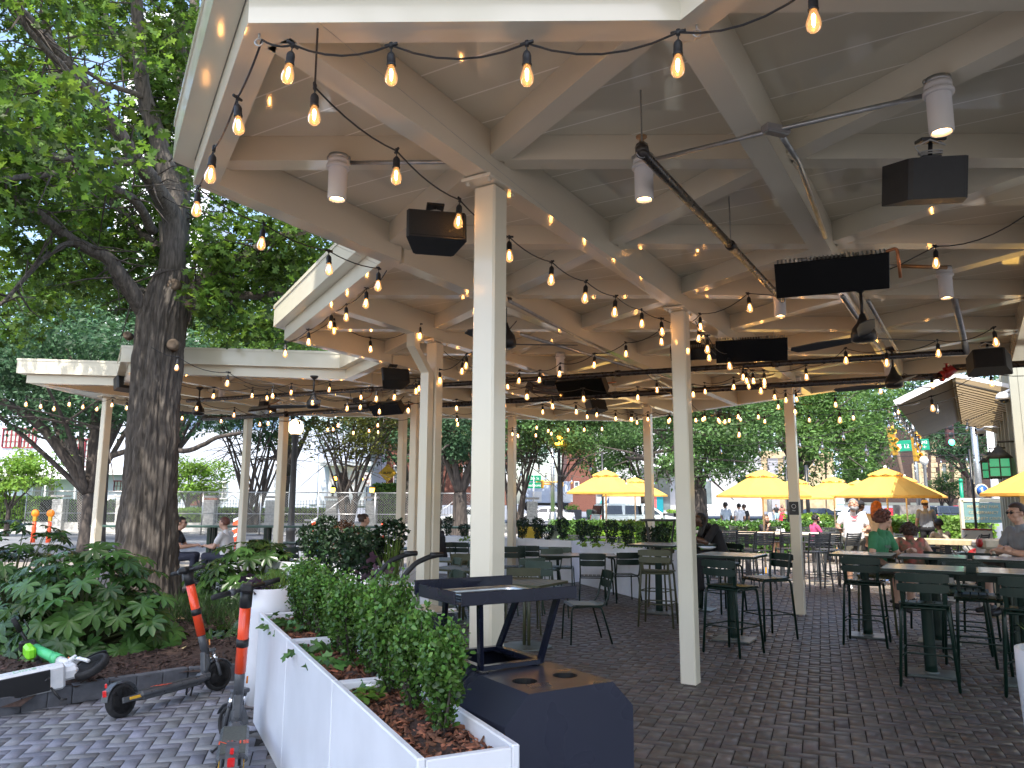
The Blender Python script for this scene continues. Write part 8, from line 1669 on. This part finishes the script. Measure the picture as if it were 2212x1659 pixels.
h_grey, h_red, h_brown, h_black, h_auburn = (mat(n_, c_, .6, noise=.4, nscale=20) for n_, c_ in (('grey_hair', (.25, .25, .26)), ('ginger_hair', (.30, .09, .03)), ('brown_hair', (.05, .03, .022)), ('black_hair', (.008, .007, .007)), ('auburn_hair', (.13, .05, .035))))
floral = mat('floral_cotton', (.5, .12, .1), .85, col2=(.06, .12, .07), nscale=9)
khaki = cloth('khaki_shorts', (.12, .11, .09))
def beard(m):
    def f(p, hp_, V):
        b = MB(); b.sm = True
        capsule(b, hp_(-.04, .035, -.07), hp_(0, .055, -.095), .04, .038); capsule(b, hp_(.04, .035, -.07), hp_(0, .055, -.095), .04, .038); b.build('beard', m, p)
    return f
def glasses(m=blackpaint, x0=None):
    def f(p, hp_, V):
        b = MB()
        for s in (-1, 1): b.sphere(hp_(s*.034, .098, .012), .023, 10, 6, (1.1, .25, .85)); b.tube([hp_(s*.055, .095, .018), hp_(s*.088, .0, .02)], .003, 4)
        b.tube([hp_(-.015, .1, .018), hp_(.015, .1, .018)], .003, 4); b.build('glasses', m, p)
        if x0: x0(p, hp_, V)
    return f
def cap(m, x0=None):
    def f(p, hp_, V):
        b = MB(); n_ = 20; vs = []
        for i in range(7):
            a = PI/2*i/6
            for j in range(n_): t = 2*PI*j/n_; vs.append(hp_(.10*math.cos(a)*math.cos(t), .118*math.cos(a)*math.sin(t)-.01, .045+.09*math.sin(a)))
        b.sm = True; b.add(vs, [(i*n_+j, i*n_+(j+1) % n_, (i+1)*n_+(j+1) % n_, (i+1)*n_+j) for i in range(6) for j in range(n_)]); b.sm = False
        br_ = [(.08*math.cos(a), .085+.085*math.sin(a)) for a in np.linspace(0, PI, 9)]; vs = [hp_(x, y, .048-.1*(y-.08)) for x, y in br_]+[hp_(x, y, .056-.1*(y-.08)) for x, y in br_]; k_ = len(br_); b.add(vs, [tuple(range(k_))[::-1], tuple(range(k_, 2*k_))]+[(i, (i+1) % k_, k_+(i+1) % k_, k_+i) for i in range(k_)]); b.build('cap', m, p)
        if x0: x0(p, hp_, V)
    return f
def watch(key='l'):
    def f(p, hp_, V): b = MB(); w_ = V['wr_'+key]; e = V['el_'+key]; d = (w_-e).normalized(); b.tube([w_-d*.03, w_-d*.008], .036, 12); b.build('wristband', blackp, p)
    return f
def both(*fs):
    def f(*a):
        for g in fs: g(*a)
    return f
# 1 man in the white shirt
def logo(p, hp_, V):
    b = MB(); c = V['chest']+Vector((0, .148, .045)); X = Matrix(((1, 0, 0), (0, 0, 1), (0, 1, 0)))
    for s in (-1, 1):
        pts = [c+Vector((.055*t_, -.015*t_*t_, s*(.010+.020*abs(t_)**2))) for t_ in np.linspace(-1, 1, 13)]
        for q, r__ in zip(pts, pts[1:]): b.beam(q, r__, .006, .012, up=(0, 1, 0) if False else (0, 0, 1))
    for s in (-1, 1): b.beam(c+Vector((s*.012, .002, -.016)), c+Vector((s*.012, .002, .016)), .006, .01, up=(1, 0, 0))
    b.build('chest_emblem', mat('red_print', (.75, .04, .10), .6), p); o = textmesh('UNDER ARMOUR', .021, MATS['red_print'], .001, parent=p, M=Matrix.Translation(c+Vector((0, -.004, -.055)))@Matrix.Rotation(PI, 4, 'Z')@Matrix.Rotation(PI/2, 4, 'X'))
J = upd(STAND(), head=(-.01, .075, 1.575), neck=(0, .02, 1.45), el_l=(-.27, .02, 1.12), wr_l=(-.16, .25, 1.13), el_r=(.29, .02, 1.15), wr_r=(.30, .27, 1.13))
person('grey-bearded man in a white T-shirt with red emblem, looking down at a black folder', GP(1840, 15.3), R(168), J, (skin2, c_white, khaki, whitee), .011, ('short', h_grey), fat=1.2, extras=both(beard(h_grey), logo), look=(0, -.45), pants=1.0, k=1.03)
o = MB(); c = GP(1806, 14.95, 1.17); o.cbox(c, (.22, .15, .012), .003, rz=R(-10)); tag(o.build('folder', blackp), 'thin black folder held by the man in the white T-shirt', 'folder')
# 2 boy in green, sitting at the bar
J = upd(SIT(.74, .30, .10), head=(0, .16, 1.485), wr_l=(-.20, .36, 1.07), el_l=(-.26, .20, .98), el_r=(.27, .12, 1.02), wr_r=(.20, .34, .86), an_r=(.12, .34, .40), to_r=(.12, .50, .33), an_l=(-.12, .38, .43), to_l=(-.10, .54, .37))
def tee(p, hp_, V): textmesh('PARK', .06, mat('grey_print', (.12, .14, .13), .7), .001, parent=p, M=Matrix.Translation(V['chest']+Vector((0, .118, -.06)))@Matrix.Rotation(PI, 4, 'Z')@Matrix.Rotation(PI/2-.25, 4, 'X'))
person('red-haired boy in a green T-shirt sitting at the bar table, head turned to the right', (4.86, 10.38, 0), R(215), J, (skin, c_green, khaki, blackp), .009, ('wavy', h_auburn), look=(R(62), -.12), k=.97, extras=both(tee, watch('l')), pants=.55, curl=40)
# 3 child with curly hair, back to the camera
J = upd(SIT(.74, .30, .10), head=(0, .12, 1.40), el_r=(.34, .10, 1.02), wr_r=(.50, .30, .98))
person('child with dark curly hair and a floral top, back to the camera', (5.46, 10.5, 0), R(0), J, (skin, floral, khaki, blackp), .009, ('curly', h_brown), k=.90, tank=True, pants=.5, look=(-.2, 0))
# 4 man at the right edge with crossed arms
J = upd(SIT(.76, .32, .02), el_r=(.26, .14, 1.04), el_l=(-.26, .14, 1.04), wr_r=(-.02, .25, 1.10), wr_l=(.02, .29, 1.07))
person('man in a grey T-shirt and dark glasses with crossed arms at the right edge', GP(2203, 9.55), R(93), J, (skin, c_grey, khaki, blackp), .010, ('short', h_brown), k=1.02, extras=glasses(), pants=.6, look=(0, 0), curl=55)
# 5 woman in black, bent over her phone
J = upd(SIT(.74, .30, .16), head=(0, .36, 1.37), neck=(0, .24, 1.30), el_r=(.22, .32, 1.06), el_l=(-.22, .32, 1.06), wr_r=(.08, .52, 1.16), wr_l=(-.08, .50, 1.13))
person('woman dressed in black with long braids, sitting bent forward over the table', (3.30, 12.1, 0), R(92), J, (skin3, c_black, c_black, blackp), .010, ('long', h_black), look=(0, -.5), pants=1.6, sleeve=.8, curl=60)
# 6.. standing and seated people further off
J = upd(STAND(), el_r=(.27, .05, 1.12), wr_r=(.16, .28, 1.12))
person('man in grey T-shirt and light cap standing back turned near the stone wall', GP(1998, 23), R(-20), J, (skin2, c_grey, c_black, blackp), .016, ('short', h_brown), fat=1.15, k=1.03, extras=both(cap(c_beige), beard(h_brown)), look=(-.5, 0), pants=1.6)
person('woman with long wavy ginger hair and a pale top, standing behind the boy', GP(1893, 16.8), R(-35), STAND(), (skin, c_beige, c_black, blackp), .014, ('long', h_red), k=.99, pants=1.6)
person('man in a black cap and dark shirt behind the man in the white T-shirt', GP(1856, 18.5), R(-80), STAND(), (skin3, c_black, c_navy, blackp), .016, ('short', h_black), extras=cap(c_black), pants=1.6)
person('seated black-haired person in a beige top, back turned, beyond the pale wooden bar', GP(2031, 17.3), R(10), SIT(.45), (skin3, c_beige, c_black, blackp), .014, ('short', h_black), pants=1.6)
J = upd(SIT(.45), el_r=(.22, .25, .78), wr_r=(.04, .22, 1.0)); 
person('bearded man in black shirt by the middle parasol pole, hand at his chin', GP(1645, 22.9), R(-140), J, (skin2, c_black, khaki, blackp), .014, ('short', h_brown), extras=beard(h_brown), pants=.6, fat=1.1)
person('bearded young man in a pink T-shirt sitting in front of the hedge', GP(1752, 22.5), R(-85), SIT(.45), (skin, c_pink, c_navy, blackp), .014, ('wavy', h_black), extras=beard(h_black), pants=1.6)
walk = upd(STAND(), an_r=(.10, -.22, .14), kn_r=(.1, -.02, .5), to_r=(.11, -.08, .05), an_l=(-.10, .26, .09), kn_l=(-.1, .20, .5), to_l=(-.10, .42, .05), wr_l=(-.30, -.18, .92), wr_r=(.30, .20, .92))
for i, (x, Y, a, m_, sk_, hh_, lb, kk) in enumerate(((1567, 33, 20, c_lblue, skin3, h_black, 'man in a blue-grey T-shirt walking along the street behind the hedge', 1.05), (1596, 34, 15, c_white, skin2, h_black, 'man in a white shirt walking beside the one in blue-grey', 1.02), (1607, 35, 25, c_black, skin2, h_brown, 'person in black walking behind the man in the white shirt', 1.0))):
    person(lb, GP(x, Y, -.12), R(a), walk, (sk_, m_, c_black, blackp), .02, ('short', hh_), k=kk, pants=1.6, grp='people in the street')
person('person in a black top and pale teal shorts on the far pavement', GP(1676, 70, -.15), R(190), STAND(), (skin, c_black, c_teal, whitee), .03, ('short', h_brown), k=1.0, pants=.9, grp='people in the street')
p = person('woman in a long red skirt and patterned top on the far pavement', GP(1689, 70, -.15), R(170), STAND(), (skin, floral, c_red, whitee), .03, ('long', h_brown), k=.98, pants=1.6, grp='people in the street')
sk_ = MB(); sk_.lathe([(.15, 1.0), (.22, .8), (.30, .35), (.33, .18)], (0, 0, 0), 18); sk_.build('skirt', c_red, p)
# left tables
person('dark-haired man with glasses sitting just right of the oak trunk, facing right', GP(381, 15.4), R(-80), SIT(.45), (skin, c_black, c_navy, blackp), .014, ('short', h_black), extras=glasses(), pants=1.6)
person('sandy-haired man in a white shirt facing the man with glasses', GP(499, 15.4), R(80), SIT(.45), (skin, c_white, c_navy, blackp), .014, ('short', h_auburn), pants=1.6, fat=1.1)
J = upd(SIT(.47), wr_r=(.10, .36, .78), wr_l=(-.08, .38, .80))
person('woman in black with her hair in a bun, holding a phone at the green table', GP(775, 15.6), R(-62), J, (skin, c_navy, c_black, blackp), .012, ('bun', h_brown), pants=1.6, k=1.04)
J = upd(SIT(.47), el_r=(.22, .24, .84), wr_r=(.10, .24, 1.08), el_l=(-.22, .26, .82), wr_l=(-.12, .20, 1.05))
person('person in black with raised forearms, mostly hidden by the twin cream posts', GP(955, 15.8), R(75), J, (skin2, c_black, c_black, blackp), .012, ('short', h_black), pants=1.6)
# small things on the tables
c = GP(842, 15.5, .735); t = empty('cup', c, 0, 'white cup on the table of the woman with the phone', 'cup'); mb = MB(); mb.lathe([(.035, 0), (.045, .11), (.041, .11), (.032, .01), (0, .01)], (0, 0, 0), 16); mb.build('cup_body', whitepaint, t)
c = GP(860, 15.4, .735); mb = MB(); mb.lathe([(.05, 0), (.12, .015), (.12, .02), (.0, .01)], c, 20); tag(mb.build('plate', whitepaint), 'white plate beside the cup on the green table', 'plate')
c = onz(1528, 1186, 1.04); mb = MB(); mb.lathe([(.06, 0), (.12, .03), (.115, .03), (.05, .008), (0, .008)], c, 20); tag(mb.build('bowl', palet), 'pale bowl on the table of the woman in black', 'bowl')
c = GP(1682, 22.4, .74); mb = MB(); mb.sphere(c+zv*.09, .13, 12, 8, (1.2, .9, .8)); tag(mb.build('paper_bag', whitepaint), 'white paper bag on the table of the man in the black shirt', 'bag')
